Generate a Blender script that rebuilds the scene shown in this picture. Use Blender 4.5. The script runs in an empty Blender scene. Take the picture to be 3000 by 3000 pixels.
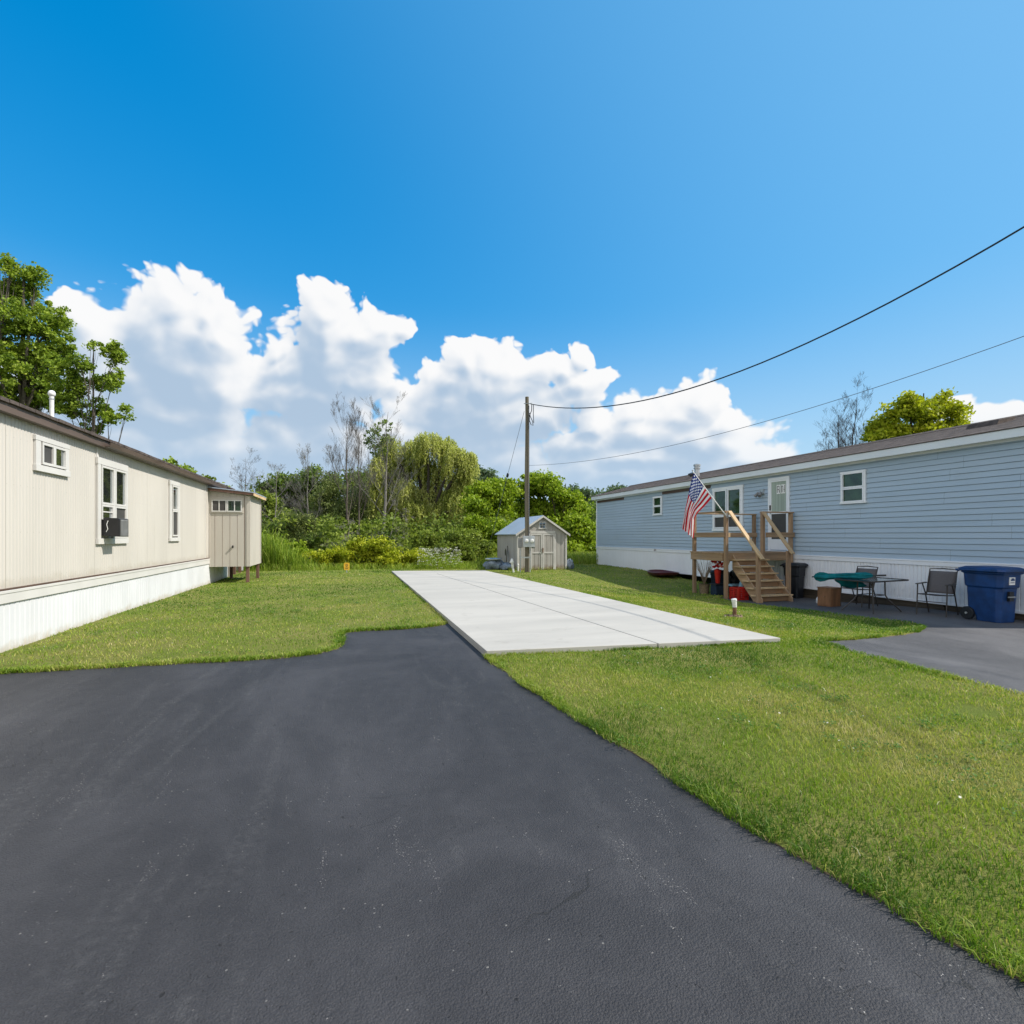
import bpy, bmesh, math, random
import numpy as np
from mathutils import Vector, Matrix, geometry
scene = bpy.context.scene
COL = scene.collection
R_ = math.radians

# ------------------------------------------------------------------ camera
TH = math.atan(0.301)                     # the camera looks 16.7 degrees right of the houses' long axis
CT, ST = math.cos(TH), math.sin(TH)
CAM_H = 1.5
cam_d = bpy.data.cameras.new("camera")
cam_d.sensor_width = 36.0
cam_d.lens = 36.0 * 1552.8 / 3000.0
cam_d.shift_y = 70.0 / 3000.0
cam_d.clip_start = 0.05
cam_d.clip_end = 5000
cam = bpy.data.objects.new("camera", cam_d)
COL.objects.link(cam)
cam.location = (0, 0, CAM_H)
cam.rotation_euler = (R_(90), 0, -TH)
scene.camera = cam

# ------------------------------------------------------------------ sun, exposure
SUN_EL, SUN_PHI = R_(46), R_(20)          # over the blue home's roof, a little behind the camera
sun_dir = Vector((math.cos(SUN_EL) * math.cos(SUN_PHI), -math.cos(SUN_EL) * math.sin(SUN_PHI), math.sin(SUN_EL)))
sl = bpy.data.lights.new("sun", 'SUN')
sl.energy = 4.3
sl.angle = R_(0.5)
sl.color = (1.0, 0.94, 0.85)
so = bpy.data.objects.new("sun", sl)
COL.objects.link(so)
so.rotation_euler = sun_dir.to_track_quat('Z', 'Y').to_euler()
so.location = (20, -5, 30)
vs = scene.view_settings
scene.display_settings.display_device = 'sRGB'
vs.view_transform = 'Standard'
vs.look = 'None'
vs.exposure = 0.50
vs.gamma = 1.0
vs.use_curve_mapping = False

# ------------------------------------------------------------------ sky: Nishita blue with procedural cumulus
SKY_STR = 0.12

def sock(nt, v):
    return v


class NT:
    """tiny helper to write node maths"""
    def __init__(s, tree):
        s.t = tree
        s.n = tree.nodes
        s.l = tree.links

    def new(s, typ, **kw):
        nd = s.n.new(typ)
        for k, v in kw.items():
            setattr(nd, k, v)
        return nd

    def put(s, inp, v):
        if isinstance(v, bpy.types.NodeSocket):
            s.l.new(v, inp)
        elif v is not None:
            inp.default_value = v

    def m(s, op, a, b=None, c=None, clamp=False):
        nd = s.n.new('ShaderNodeMath')
        nd.operation = op
        nd.use_clamp = clamp
        s.put(nd.inputs[0], a)
        s.put(nd.inputs[1], b)
        s.put(nd.inputs[2], c)
        return nd.outputs[0]

    def vm(s, op, a, b=None, c=None):
        nd = s.n.new('ShaderNodeVectorMath')
        nd.operation = op
        s.put(nd.inputs[0], a)
        s.put(nd.inputs[1], b)
        s.put(nd.inputs[2], c)
        return nd.outputs['Value'] if op in ('LENGTH', 'DOT_PRODUCT', 'DISTANCE') else nd.outputs[0]

    def noise(s, vec, scale, detail=4.0, rough=0.5, dist=0.0, lac=2.0, dim='3D'):
        nd = s.n.new('ShaderNodeTexNoise')
        nd.noise_dimensions = dim
        s.put(nd.inputs['Vector'], vec)
        nd.inputs['Scale'].default_value = scale
        nd.inputs['Detail'].default_value = detail
        nd.inputs['Roughness'].default_value = rough
        nd.inputs['Distortion'].default_value = dist
        nd.inputs['Lacunarity'].default_value = lac
        return nd.outputs[0]

    def voro(s, vec, scale, feat='F1', smooth=0.5, out='Distance', rand=1.0, dim='3D'):
        nd = s.n.new('ShaderNodeTexVoronoi')
        nd.feature = feat
        nd.voronoi_dimensions = dim
        s.put(nd.inputs['Vector'], vec)
        nd.inputs['Scale'].default_value = scale
        nd.inputs['Randomness'].default_value = rand
        if feat == 'SMOOTH_F1':
            nd.inputs['Smoothness'].default_value = smooth
        return nd.outputs[out]

    def ss(s, x, a, b, lo=0.0, hi=1.0):
        nd = s.n.new('ShaderNodeMapRange')
        nd.interpolation_type = 'SMOOTHSTEP'
        s.put(nd.inputs[0], x)
        nd.inputs[1].default_value = a
        nd.inputs[2].default_value = b
        nd.inputs[3].default_value = lo
        nd.inputs[4].default_value = hi
        return nd.outputs[0]

    def mix(s, f, a, b, mode='MIX'):
        nd = s.n.new('ShaderNodeMix')
        nd.data_type = 'RGBA'
        nd.blend_type = mode
        s.put(nd.inputs[0], f)
        for i, v in ((6, a), (7, b)):
            if isinstance(v, (tuple, list)) and len(v) == 3:
                v = (*v, 1)
            s.put(nd.inputs[i], v)
        return nd.outputs[2]

    def ramp(s, f, stops):
        nd = s.n.new('ShaderNodeValToRGB')
        e = nd.color_ramp.elements
        while len(e) < len(stops):
            e.new(0.5)
        for i, (p, c) in enumerate(stops):
            e[i].position = p
            e[i].color = (*c, 1) if len(c) == 3 else c
        s.put(nd.inputs[0], f)
        return nd.outputs[0]

    def comb(s, x, y, z=0.0):
        nd = s.n.new('ShaderNodeCombineXYZ')
        for i, v in enumerate((x, y, z)):
            s.put(nd.inputs[i], v)
        return nd.outputs[0]

    def sep(s, v):
        nd = s.n.new('ShaderNodeSeparateXYZ')
        s.put(nd.inputs[0], v)
        return nd.outputs


# cumulus: (bearing, elevation, half width, half height) in hundredths of a radian, bearing from the lane's view axis
def sky_pt(u, v):
    x = (u - 1500) / 1552.8
    a = math.atan(x)
    return a, math.atan((1570 - v) / 1552.8 * math.cos(a))


BL = []
def blob(u, v, ru, rv, w=1.0):
    a, e = sky_pt(u, v)
    k = math.cos(a)
    BL.append((a, e, ru / 1552.8 * k * k, rv / 1552.8 * k, w))
SKYBLOBS = '''240 937 95 85|300 1002 130 90|505 902 110 95|450 982 160 130|580 982 190 150|610 922 80 65|650 982 70 60|560 1102 240 140|380 1102 200 140|650 1162 170 85|300 1182 260 110|480 1202 260 90
950 920 95 80|960 985 140 120|1070 980 130 55|1130 970 70 50|1180 975 55 30|815 1030 50 42|860 1080 100 80|970 1080 190 130|900 1160 260 100|1040 1110 80 80|1020 1180 90 60|1065 1200 40 40
1370 1075 95 65|1300 1120 95 70|1460 1070 110 70|1420 1130 190 90|1300 1190 100 70|1560 1080 90 55|1640 1080 60 40|1700 1050 45 38|1700 1130 95 50|1400 1210 330 100|1200 1290 160 75
1850 1205 70 55|1760 1240 90 55|2040 1180 95 65|2000 1215 140 75|2140 1245 90 50|1900 1270 230 75|2080 1290 200 70|2200 1330 130 50|1700 1310 170 60|1850 1350 300 60
2790 1190 62 42|2860 1230 95 38|2960 1212 60 30|500 1330 520 130|950 1320 420 110|1250 1340 420 110|1800 1400 420 75'''
for ln in SKYBLOBS.split('\n'):
    for t in ln.split('|'):
        blob(*[float(q) for q in t.split()])

world = bpy.data.worlds.new("World")
scene.world = world
world.use_nodes = True
wt = NT(world.node_tree)
wt.n.clear()

def cloud_group(name, soft):
    grp = bpy.data.node_groups.new(name, 'ShaderNodeTree')
    grp.interface.new_socket("P", in_out='INPUT', socket_type='NodeSocketVector')
    grp.interface.new_socket("G", in_out='OUTPUT', socket_type='NodeSocketFloat')
    g = NT(grp)
    gi = g.new('NodeGroupInput').outputs[0]
    # warp, so that no ellipse reads as one
    w1 = g.new('ShaderNodeTexNoise')
    g.put(w1.inputs['Vector'], gi)
    w1.noise_dimensions = '2D'
    w1.inputs['Scale'].default_value = 9.0
    w1.inputs['Detail'].default_value = 3.0
    wv = g.vm('MULTIPLY_ADD', g.vm('SUBTRACT', w1.outputs['Color'], (0.5, 0.5, 0.5)), (0.06, 0.045, 0.0), gi)
    acc = None
    for (a, e, ra, re, w) in BL:
        ra, re = ra * 0.92, re * 0.94
        d = g.vm('MULTIPLY_ADD', wv, (1 / ra, 1 / re, 0), (-a / ra, -e / re, 0))
        f = g.m('SUBTRACT', w, g.vm('LENGTH', d))
        acc = f if acc is None else g.m('SMOOTH_MAX', acc, f, 0.14)
    pz = g.vm('MULTIPLY', wv, (1.0, 1.2, 1.0))
    v1 = g.voro(pz, 15.0, 'SMOOTH_F1', 0.6, dim='2D')
    bil = g.m('MULTIPLY_ADD', v1, -0.62, 0.37)
    v2 = g.voro(g.vm('ADD', pz, (3.1, 1.7, 0.0)), 38.0, 'SMOOTH_F1', 0.5, dim='2D')
    k2 = 0.16 if soft else 0.42
    bil = g.m('MULTIPLY_ADD', v2, -k2, g.m('ADD', bil, k2 * 0.52))
    if not soft:
        v3 = g.voro(g.vm('ADD', pz, (7.7, 4.2, 0.0)), 90.0, 'SMOOTH_F1', 0.45, dim='2D')
        n1 = g.noise(pz, 34.0, 8.0, 0.58, dim='2D')
        bil = g.m('MULTIPLY_ADD', v3, -0.19, g.m('ADD', bil, 0.08))
        bil = g.m('MULTIPLY_ADD', g.m('SUBTRACT', n1, 0.5), 0.15, bil)
    out = g.m('ADD', acc, bil)
    go = g.new('NodeGroupOutput')
    g.put(go.inputs[0], out)
    return grp
GF_, GS_ = cloud_group("cumulus_field", False), cloud_group("cumulus_bulk", True)

tc = wt.new('ShaderNodeTexCoord').outputs['Generated']
dx = wt.vm('DOT_PRODUCT', tc, (CT, -ST, 0))
dy = wt.vm('DOT_PRODUCT', tc, (ST, CT, 0))
dz = wt.sep(tc)[2]
az = wt.m('ARCTAN2', dx, dy)
el = wt.m('ARCSINE', dz)
P = wt.comb(az, el, 0.0)

def field(p, grp):
    nd = wt.new('ShaderNodeGroup')
    nd.node_tree = grp
    wt.put(nd.inputs[0], p)
    return nd.outputs[0]
g0 = field(P, GF_)
s0 = field(P, GS_)
s1 = field(wt.vm('ADD', P, (0.010, 0.016, 0.0)), GS_)
s2 = field(wt.vm('ADD', P, (0.022, 0.050, 0.0)), GS_)
s3 = field(wt.vm('ADD', P, (0.030, 0.110, 0.0)), GS_)
edge_w = wt.ss(el, 0.10, 0.30, 2.6, 1.0)
dens = wt.ss(wt.m('DIVIDE', wt.m('ADD', g0, wt.ss(el, 0.24, 0.10, 0.0, 0.22)), edge_w), 0.0, 0.18)
thick = wt.m('MULTIPLY', wt.m('MAXIMUM', s1, 0.0), 0.30)
thick = wt.m('MULTIPLY_ADD', wt.m('MAXIMUM', s2, 0.0), 0.80, thick)
thick = wt.m('MULTIPLY_ADD', wt.m('MAXIMUM', s3, 0.0), 0.95, thick)
lit = wt.m('EXPONENT', wt.m('MULTIPLY', thick, -1.0))
lit = wt.m('MULTIPLY_ADD', wt.m('SUBTRACT', s0, s1), 0.55, lit)
lit = wt.m('MULTIPLY_ADD', wt.m('SUBTRACT', g0, s0), 0.16, lit)
lit = wt.ss(lit, 0.08, 1.14)
K = 1.0 / SKY_STR
cl_col = wt.mix(lit, tuple(K * q for q in (0.31, 0.40, 0.51)), tuple(K * q for q in (0.70, 0.695, 0.69)))
sky = wt.new('ShaderNodeTexSky')
sky.sky_type = 'NISHITA'
sky.sun_disc = False
sky.sun_elevation = SUN_EL
sky.sun_rotation = R_(90) + SUN_PHI
sky.altitude = 100
sky.air_density = 1.0
sky.dust_density = 0.6
sky.ozone_density = 1.5
hs = wt.new('ShaderNodeHueSaturation')
hs.inputs['Hue'].default_value = 0.490
hs.inputs['Saturation'].default_value = 1.50
hs.inputs['Value'].default_value = 1.28
wt.put(hs.inputs['Color'], sky.outputs[0])
# compress the glare towards the sun, then let haze pale the sky towards the horizon and the sun side
bl_ch = wt.m('MULTIPLY', wt.new('ShaderNodeSeparateColor').outputs[2], SKY_STR * 1.41)
wt.l.new(hs.outputs[0], bl_ch.node.inputs[0].links[0].from_node.inputs[0])
gain = wt.m('DIVIDE', 2.05, wt.m('MULTIPLY_ADD', bl_ch, 1.40, 1.0))
sky_b = wt.vm('MULTIPLY', hs.outputs[0], wt.comb(gain, gain, gain))
sunside = wt.ss(wt.vm('DOT_PRODUCT', tc, tuple(sun_dir)), 0.05, 1.0)
sky_b = wt.mix(wt.m('MULTIPLY', sunside, 0.55), sky_b, tuple(K * q for q in (0.20, 0.44, 0.64)))
low = wt.ss(el, -0.02, 0.42)
hz_col = tuple(K * q for q in (0.36, 0.49, 0.63))
sky_c = wt.mix(wt.m('MULTIPLY_ADD', low, -0.85, 0.85), sky_b, hz_col)
cl_c = wt.mix(wt.m('MULTIPLY_ADD', wt.ss(el, 0.0, 0.22), -0.6, 0.6), cl_col, hz_col)
bg = wt.new('ShaderNodeBackground')
wt.put(bg.inputs[0], sky_c)
bg.inputs[1].default_value = SKY_STR
bgc = wt.new('ShaderNodeBackground')
wt.put(bgc.inputs[0], cl_c)
bgc.inputs[1].default_value = SKY_STR
band = wt.m('MULTIPLY', wt.m('LESS_THAN', el, 0.62), wt.m('GREATER_THAN', el, 0.0))
band = wt.m('MULTIPLY', band, wt.m('GREATER_THAN', dy, 0.0))
# unseen bright cloud cover, added behind and left of the lane to lift shade
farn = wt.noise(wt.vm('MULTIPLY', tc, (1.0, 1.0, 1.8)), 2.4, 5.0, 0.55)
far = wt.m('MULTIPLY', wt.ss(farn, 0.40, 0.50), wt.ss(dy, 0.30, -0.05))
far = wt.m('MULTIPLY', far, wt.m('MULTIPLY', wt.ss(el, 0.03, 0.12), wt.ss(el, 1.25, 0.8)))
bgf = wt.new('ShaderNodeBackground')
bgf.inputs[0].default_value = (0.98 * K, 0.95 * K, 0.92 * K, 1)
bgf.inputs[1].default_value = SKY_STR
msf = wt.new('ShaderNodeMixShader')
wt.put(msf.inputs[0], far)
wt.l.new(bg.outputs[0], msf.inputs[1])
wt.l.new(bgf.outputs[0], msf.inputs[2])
ms = wt.new('ShaderNodeMixShader')
wt.put(ms.inputs[0], wt.m('MULTIPLY', dens, 0.97))
wt.l.new(bg.outputs[0], ms.inputs[1])
wt.l.new(bgc.outputs[0], ms.inputs[2])
ms2 = wt.new('ShaderNodeMixShader')
wt.put(ms2.inputs[0], band)
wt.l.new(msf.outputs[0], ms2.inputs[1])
wt.l.new(ms.outputs[0], ms2.inputs[2])
wo = wt.new('ShaderNodeOutputWorld')
wt.l.new(ms2.outputs[0], wo.inputs[0])
world.cycles.sampling_method = 'MANUAL'
world.cycles.sample_map_resolution = 1024

# ================================================================== helpers
def smooth(a, b, x):
    t = np.clip((np.asarray(x, float) - a) / (b - a), 0, 1)
    return t * t * (3 - 2 * t)


def zg(x, y):
    """height of the yard: level, sinking a little towards the blue home's parking pad"""
    x = np.asarray(x, float)
    y = np.asarray(y, float)
    return -smooth(5.5, 9.5, x) * (0.12 + 0.13 * smooth(8.5, 11.5, y)) * (1 - smooth(15, 22, y))


OFF = {}


def tag(o, label=None, cat=None, group=None, kind=None):
    if label:
        o['label'] = label
    if cat:
        o['category'] = cat
    if group:
        o['group'] = group
    if kind:
        o['kind'] = kind
    return o


def thing(name, loc, label, cat, group=None, rz=0.0):
    o = bpy.data.objects.new(name, None)
    o.empty_display_size = 0.2
    COL.objects.link(o)
    o.location = loc
    o.rotation_euler = (0, 0, rz)
    OFF[o.as_pointer()] = Vector(loc)
    return tag(o, label, cat, group)


def link(name, me, parent=None, origin=(0, 0, 0)):
    o = bpy.data.objects.new(name, me)
    COL.objects.link(o)
    if parent is not None:
        o.parent = parent
        OFF[o.as_pointer()] = OFF[parent.as_pointer()]
    else:
        o.location = origin
        OFF[o.as_pointer()] = Vector(origin)
    return o


class MB:
    def __init__(s):
        s.v, s.f, s.m = [], [], []

    def add(s, vs_, fs_, mi=0):
        k = len(s.v)
        s.v += [tuple(q) for q in vs_]
        s.f += [tuple(k + i for i in q) for q in fs_]
        s.m += [mi] * len(fs_)
        return s

    def box(s, a, b, mi=0):
        x0, x1 = sorted((a[0], b[0]))
        y0, y1 = sorted((a[1], b[1]))
        z0, z1 = sorted((a[2], b[2]))
        return s.add([(x0, y0, z0), (x1, y0, z0), (x1, y1, z0), (x0, y1, z0), (x0, y0, z1), (x1, y0, z1), (x1, y1, z1), (x0, y1, z1)],
                     [(0, 3, 2, 1), (4, 5, 6, 7), (0, 1, 5, 4), (1, 2, 6, 5), (2, 3, 7, 6), (3, 0, 4, 7)], mi)

    def bar(s, a, b, w, h, up=(0, 0, 1), mi=0):
        """rectangular bar from a to b: w across, h along 'up'"""
        a, b = Vector(a), Vector(b)
        d = (b - a).normalized()
        u = Vector(up)
        x = d.cross(u)
        if x.length < 1e-5:
            x = d.cross(Vector((1, 0, 0)))
        x.normalize()
        u = x.cross(d).normalized()
        P_ = []
        for c in (a, b):
            for (i, j) in ((-1, -1), (1, -1), (1, 1), (-1, 1)):
                P_.append(c + x * (i * w / 2) + u * (j * h / 2))
        return s.add(P_, [(0, 1, 2, 3), (7, 6, 5, 4), (0, 4, 5, 1), (1, 5, 6, 2), (2, 6, 7, 3), (3, 7, 4, 0)], mi)

    def tube(s, pts, r, n=8, mi=0, cap=True):
        pts = [Vector(p) for p in pts]
        if not isinstance(r, (list, tuple)):
            r = [r] * len(pts)
        k = len(s.v)
        ref = None
        for i, p in enumerate(pts):
            d = (pts[min(i + 1, len(pts) - 1)] - pts[max(i - 1, 0)])
            if d.length < 1e-9:
                d = Vector((0, 0, 1))
            d.normalize()
            if ref is None:
                ref = d.orthogonal().normalized()
            ref = (ref - d * ref.dot(d))
            if ref.length < 1e-6:
                ref = d.orthogonal()
            ref.normalize()
            y = d.cross(ref)
            for j in range(n):
                t = 2 * math.pi * j / n
                s.v.append(tuple(p + (ref * math.cos(t) + y * math.sin(t)) * r[i]))
        for i in range(len(pts) - 1):
            for j in range(n):
                s.f.append((k + i * n + j, k + i * n + (j + 1) % n, k + (i + 1) * n + (j + 1) % n, k + (i + 1) * n + j))
                s.m.append(mi)
        if cap:
            s.f.append(tuple(k + j for j in reversed(range(n))))
            s.f.append(tuple(k + (len(pts) - 1) * n + j for j in range(n)))
            s.m += [mi, mi]
        return s

    def lathe(s, c, prof, n=16, mi=0):
        return s.tube([(c[0], c[1], c[2] + z) for r, z in prof], [max(r, 1e-4) for r, z in prof], n, mi)

    def prism(s, poly, vec, mi=0):
        n = len(poly)
        vec = Vector(vec)
        P_ = [Vector(p) for p in poly]
        return s.add(P_ + [p + vec for p in P_],
                     [tuple(reversed(range(n))), tuple(range(n, 2 * n))] + [(i, (i + 1) % n, n + (i + 1) % n, n + i) for i in range(n)], mi)

    def strip(s, rows, mi=0, close=False):
        """rows of equal length joined into a sheet"""
        n = len(rows[0])
        k = len(s.v)
        for r_ in rows:
            s.v += [tuple(p) for p in r_]
        for i in range(len(rows) - 1):
            for j in range(n - 1 + (1 if close else 0)):
                j2 = (j + 1) % n
                s.f.append((k + i * n + j, k + i * n + j2, k + (i + 1) * n + j2, k + (i + 1) * n + j))
                s.m.append(mi)
        return s

    def build(s, name, mats, parent=None, origin=None, bevel=0.0, sm=False, fix=True):
        if not isinstance(mats, (list, tuple)):
            mats = [mats]
        if parent is not None:
            off = OFF[parent.as_pointer()]
        elif origin is not None:
            off = Vector(origin)
        else:
            V_ = np.array(s.v)
            off = Vector(((V_[:, 0].min() + V_[:, 0].max()) / 2, (V_[:, 1].min() + V_[:, 1].max()) / 2, V_[:, 2].min()))
        me = bpy.data.meshes.new(name)
        me.from_pydata([(p[0] - off[0], p[1] - off[1], p[2] - off[2]) for p in s.v], [], s.f)
        for m_ in mats:
            me.materials.append(m_)
        if len(mats) > 1:
            me.polygons.foreach_set('material_index', s.m)
        if fix:
            b_ = bmesh.new()
            b_.from_mesh(me)
            bmesh.ops.recalc_face_normals(b_, faces=b_.faces)
            b_.to_mesh(me)
            b_.free()
        if sm:
            me.polygons.foreach_set('use_smooth', [True] * len(me.polygons))
        o = link(name, me, parent, off)
        if bevel > 0:
            bv = o.modifiers.new('bevel', 'BEVEL')
            bv.width = bevel
            bv.segments = 2
            bv.limit_method = 'ANGLE'
            bv.angle_limit = R_(40)
        if sm:
            try:
                me.set_sharp_from_angle(angle=R_(42))
            except Exception:
                pass
        return o


def fast_mesh(name, co, faces, mat_, parent=None, origin=(0, 0, 0), tint=None, normals_up=False):
    """numpy arrays straight to a mesh; faces (M,k)"""
    off = np.array(OFF[parent.as_pointer()] if parent is not None else origin, float)
    co = np.asarray(co, float) - off
    M_, k = faces.shape
    me = bpy.data.meshes.new(name)
    me.vertices.add(len(co))
    me.vertices.foreach_set('co', co.astype(np.float32).ravel())
    me.loops.add(M_ * k)
    me.loops.foreach_set('vertex_index', faces.astype(np.int32).ravel())
    me.polygons.add(M_)
    me.polygons.foreach_set('loop_start', np.arange(0, M_ * k, k, dtype=np.int32))
    try:
        me.polygons.foreach_set('loop_total', np.full(M_, k, dtype=np.int32))
    except Exception:
        pass
    if tint is not None:
        at = me.attributes.new('tint', 'FLOAT', 'FACE')
        at.data.foreach_set('value', np.asarray(tint, np.float32))
    me.update(calc_edges=True)
    me.materials.append(mat_)
    return link(name, me, parent, tuple(off))


def spot(u, d):
    """a point on the ground d metres out, on the bearing whose tangent is (u-1500)/1552.8"""
    xc = (u - 1500) / 1552.8
    return d * (xc * CT + ST), d * (-xc * ST + CT)


def hz(v, d):
    return CAM_H + (1570 - v) * d / 1552.8


# ================================================================== materials
def material(name, col, rough=0.6, spec=0.35, var=0.10, vs_=2.5, bump=0.0, bs=60.0, metal=0.0, stretch=(1, 1, 1), fine=0.0, fs=120.0, col2=None, detail=5.0):
    m_ = bpy.data.materials.new(name)
    m_.use_nodes = True
    t = NT(m_.node_tree)
    b = t.n['Principled BSDF']
    b.inputs['Roughness'].default_value = rough
    b.inputs['Specular IOR Level'].default_value = spec
    b.inputs['Metallic'].default_value = metal
    co = t.new('ShaderNodeTexCoord').outputs['Object']
    if stretch != (1, 1, 1):
        co = t.vm('MULTIPLY', co, stretch)
    f = t.noise(co, vs_, detail, 0.55)
    f = t.ss(f, 0.28, 0.72)
    c1 = tuple(q * (1 - var) for q in col)
    c2 = tuple(min(q * (1 + var), 1) for q in col) if col2 is None else col2
    c = t.mix(f, c1, c2)
    if fine > 0:
        f2 = t.ss(t.noise(co, fs, 3.0, 0.6), 0.3, 0.7)
        c = t.mix(t.m('MULTIPLY', f2, fine), c, tuple(q * 0.55 for q in col))
    t.put(b.inputs['Base Color'], c)
    rr = t.m('MULTIPLY_ADD', f, 0.12, rough - 0.06)
    t.put(b.inputs['Roughness'], rr)
    if bump > 0:
        bp = t.new('ShaderNodeBump')
        bp.inputs['Strength'].default_value = 1.0
        bp.inputs['Distance'].default_value = bump
        t.put(bp.inputs['Height'], t.noise(co, bs, 4.0, 0.6))
        t.put(b.inputs['Normal'], bp.outputs[0])
    return m_


def leaf_material(name, stops, trans=0.38, rough=0.55):
    m_ = bpy.data.materials.new(name)
    m_.use_nodes = True
    t = NT(m_.node_tree)
    t.n.clear()
    a = t.new('ShaderNodeAttribute')
    a.attribute_name = 'tint'
    c = t.ramp(a.outputs['Fac'], stops)
    d = t.new('ShaderNodeBsdfPrincipled')
    d.inputs['Roughness'].default_value = rough
    d.inputs['Specular IOR Level'].default_value = 0.25
    t.put(d.inputs['Base Color'], c)
    tr = t.new('ShaderNodeBsdfTranslucent')
    t.put(tr.inputs[0], t.mix(0.6, c, (0.9, 1.0, 0.35), 'MULTIPLY'))
    mx = t.new('ShaderNodeMixShader')
    mx.inputs[0].default_value = trans
    t.l.new(d.outputs[0], mx.inputs[1])
    t.l.new(tr.outputs[0], mx.inputs[2])
    o = t.new('ShaderNodeOutputMaterial')
    t.l.new(mx.outputs[0], o.inputs[0])
    return m_


def asphalt_material(name, base, worn, streak=True):
    m_ = bpy.data.materials.new(name)
    m_.use_nodes = True
    t = NT(m_.node_tree)
    b = t.n['Principled BSDF']
    co = t.new('ShaderNodeTexCoord').outputs['Object']
    big = t.ss(t.noise(t.vm('MULTIPLY', co, (1.0, 0.35, 1.0)), 0.9, 6.0, 0.6, 0.6), 0.35, 0.75)
    mid = t.noise(co, 6.0, 6.0, 0.65)
    grain = t.noise(co, 150.0, 3.0, 0.7)
    c = t.mix(big, base, worn)
    c = t.mix(t.ss(mid, 0.35, 0.7), t.mix(1.0, c, (0.80, 0.80, 0.82), 'MULTIPLY'), c)
    c = t.mix(t.m('MULTIPLY', t.ss(grain, 0.48, 0.66), 0.55), c, tuple(q * 0.35 for q in base))
    # pale stone chips
    vn = t.new('ShaderNodeTexVoronoi')
    t.put(vn.inputs['Vector'], co)
    vn.inputs['Scale'].default_value = 60.0
    sel = t.m('LESS_THAN', t.sep(vn.outputs['Color'])[0], 0.014)
    near = t.m('LESS_THAN', vn.outputs['Distance'], 0.26)
    chip = t.m('MULTIPLY', t.m('MULTIPLY', sel, near), 0.55)
    c = t.mix(chip, c, (0.26, 0.25, 0.23))
    # hairline cracks, only in a few worn areas
    ck = t.voro(t.vm('ADD', co, t.vm('MULTIPLY', t.comb(t.noise(co, 3.0, 3.0), t.noise(co, 2.6, 3.0), 0.0), (0.5, 0.5, 0.0))), 1.1, 'DISTANCE_TO_EDGE')
    ckm = t.m('MULTIPLY', t.m('LESS_THAN', ck, 0.0035), t.ss(t.noise(co, 0.55, 3.0), 0.52, 0.60))
    c = t.mix(t.m('MULTIPLY', ckm, 0.75), c, (0.012, 0.012, 0.012))
    # broad patches of thinner sealer
    thin = t.ss(t.noise(t.vm('MULTIPLY', co, (0.8, 0.45, 1.0)), 0.8, 5.0, 0.6, 0.8), 0.42, 0.66)
    c = t.mix(t.m('MULTIPLY', thin, 0.45), c, tuple(q * 1.45 for q in worn))
    if streak:
        # tyre scuffs: long pale smears wandering along the lane
        sx = t.vm('MULTIPLY', co, (2.6, 0.30, 1.0))
        s1 = t.ss(t.noise(sx, 1.0, 4.0, 0.55, 1.2), 0.52, 0.68)
        s2 = t.ss(t.noise(co, 26.0, 4.0, 0.7), 0.38, 0.75)
        c = t.mix(t.m('MULTIPLY', t.m('MULTIPLY', s1, s2), 0.42), c, (0.115, 0.114, 0.113))
        # scraped white crumbs in a few short runs
        s3 = t.ss(t.noise(t.vm('MULTIPLY', co, (5.5, 1.2, 1.0)), 1.0, 3.0, 0.5, 1.0), 0.62, 0.68)
        s4 = t.ss(t.noise(co, 95.0, 3.0, 0.7), 0.60, 0.68)
        c = t.mix(t.m('MULTIPLY', t.m('MULTIPLY', s3, s4), 0.85), c, (0.42, 0.40, 0.37))
    # open pits and short hairline tears
    pit = t.ss(t.noise(t.vm('MULTIPLY', co, (1.0, 0.55, 1.0)), 48.0, 3.0, 0.55, 0.8), 0.685, 0.72)
    c = t.mix(t.m('MULTIPLY', pit, 0.8), c, (0.008, 0.008, 0.009))
    t.put(b.inputs['Base Color'], c)
    b.inputs['Specular IOR Level'].default_value = 0.35
    t.put(b.inputs['Roughness'], t.m('MULTIPLY_ADD', grain, 0.25, 0.50))
    vg = t.new('ShaderNodeTexVoronoi')
    t.put(vg.inputs['Vector'], co)
    vg.inputs['Scale'].default_value = 125.0
    h = t.m('MULTIPLY_ADD', vg.outputs['Distance'], -0.75, t.m('MULTIPLY', t.noise(co, 320.0, 2.0, 0.6), 0.7))
    h = t.m('MULTIPLY_ADD', t.noise(co, 9.0, 5.0, 0.62), 1.2, h)
    h = t.m('MULTIPLY_ADD', pit, -0.7, h)
    stone = t.sep(vg.outputs['Color'])[0]
    c2_ = t.mix(t.ss(stone, 0.15, 1.0, 0.25, 0.50), t.mix(1.0, c, (0.78, 0.78, 0.80), 'MULTIPLY'), t.mix(1.0, c, (1.45, 1.44, 1.42), 'MULTIPLY'))
    t.put(b.inputs['Base Color'], c2_)
    bp = t.new('ShaderNodeBump')
    bp.inputs['Strength'].default_value = 1.0
    bp.inputs['Distance'].default_value = 0.0048
    t.put(bp.inputs['Height'], h)
    t.put(b.inputs['Normal'], bp.outputs[0])
    return m_


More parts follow.
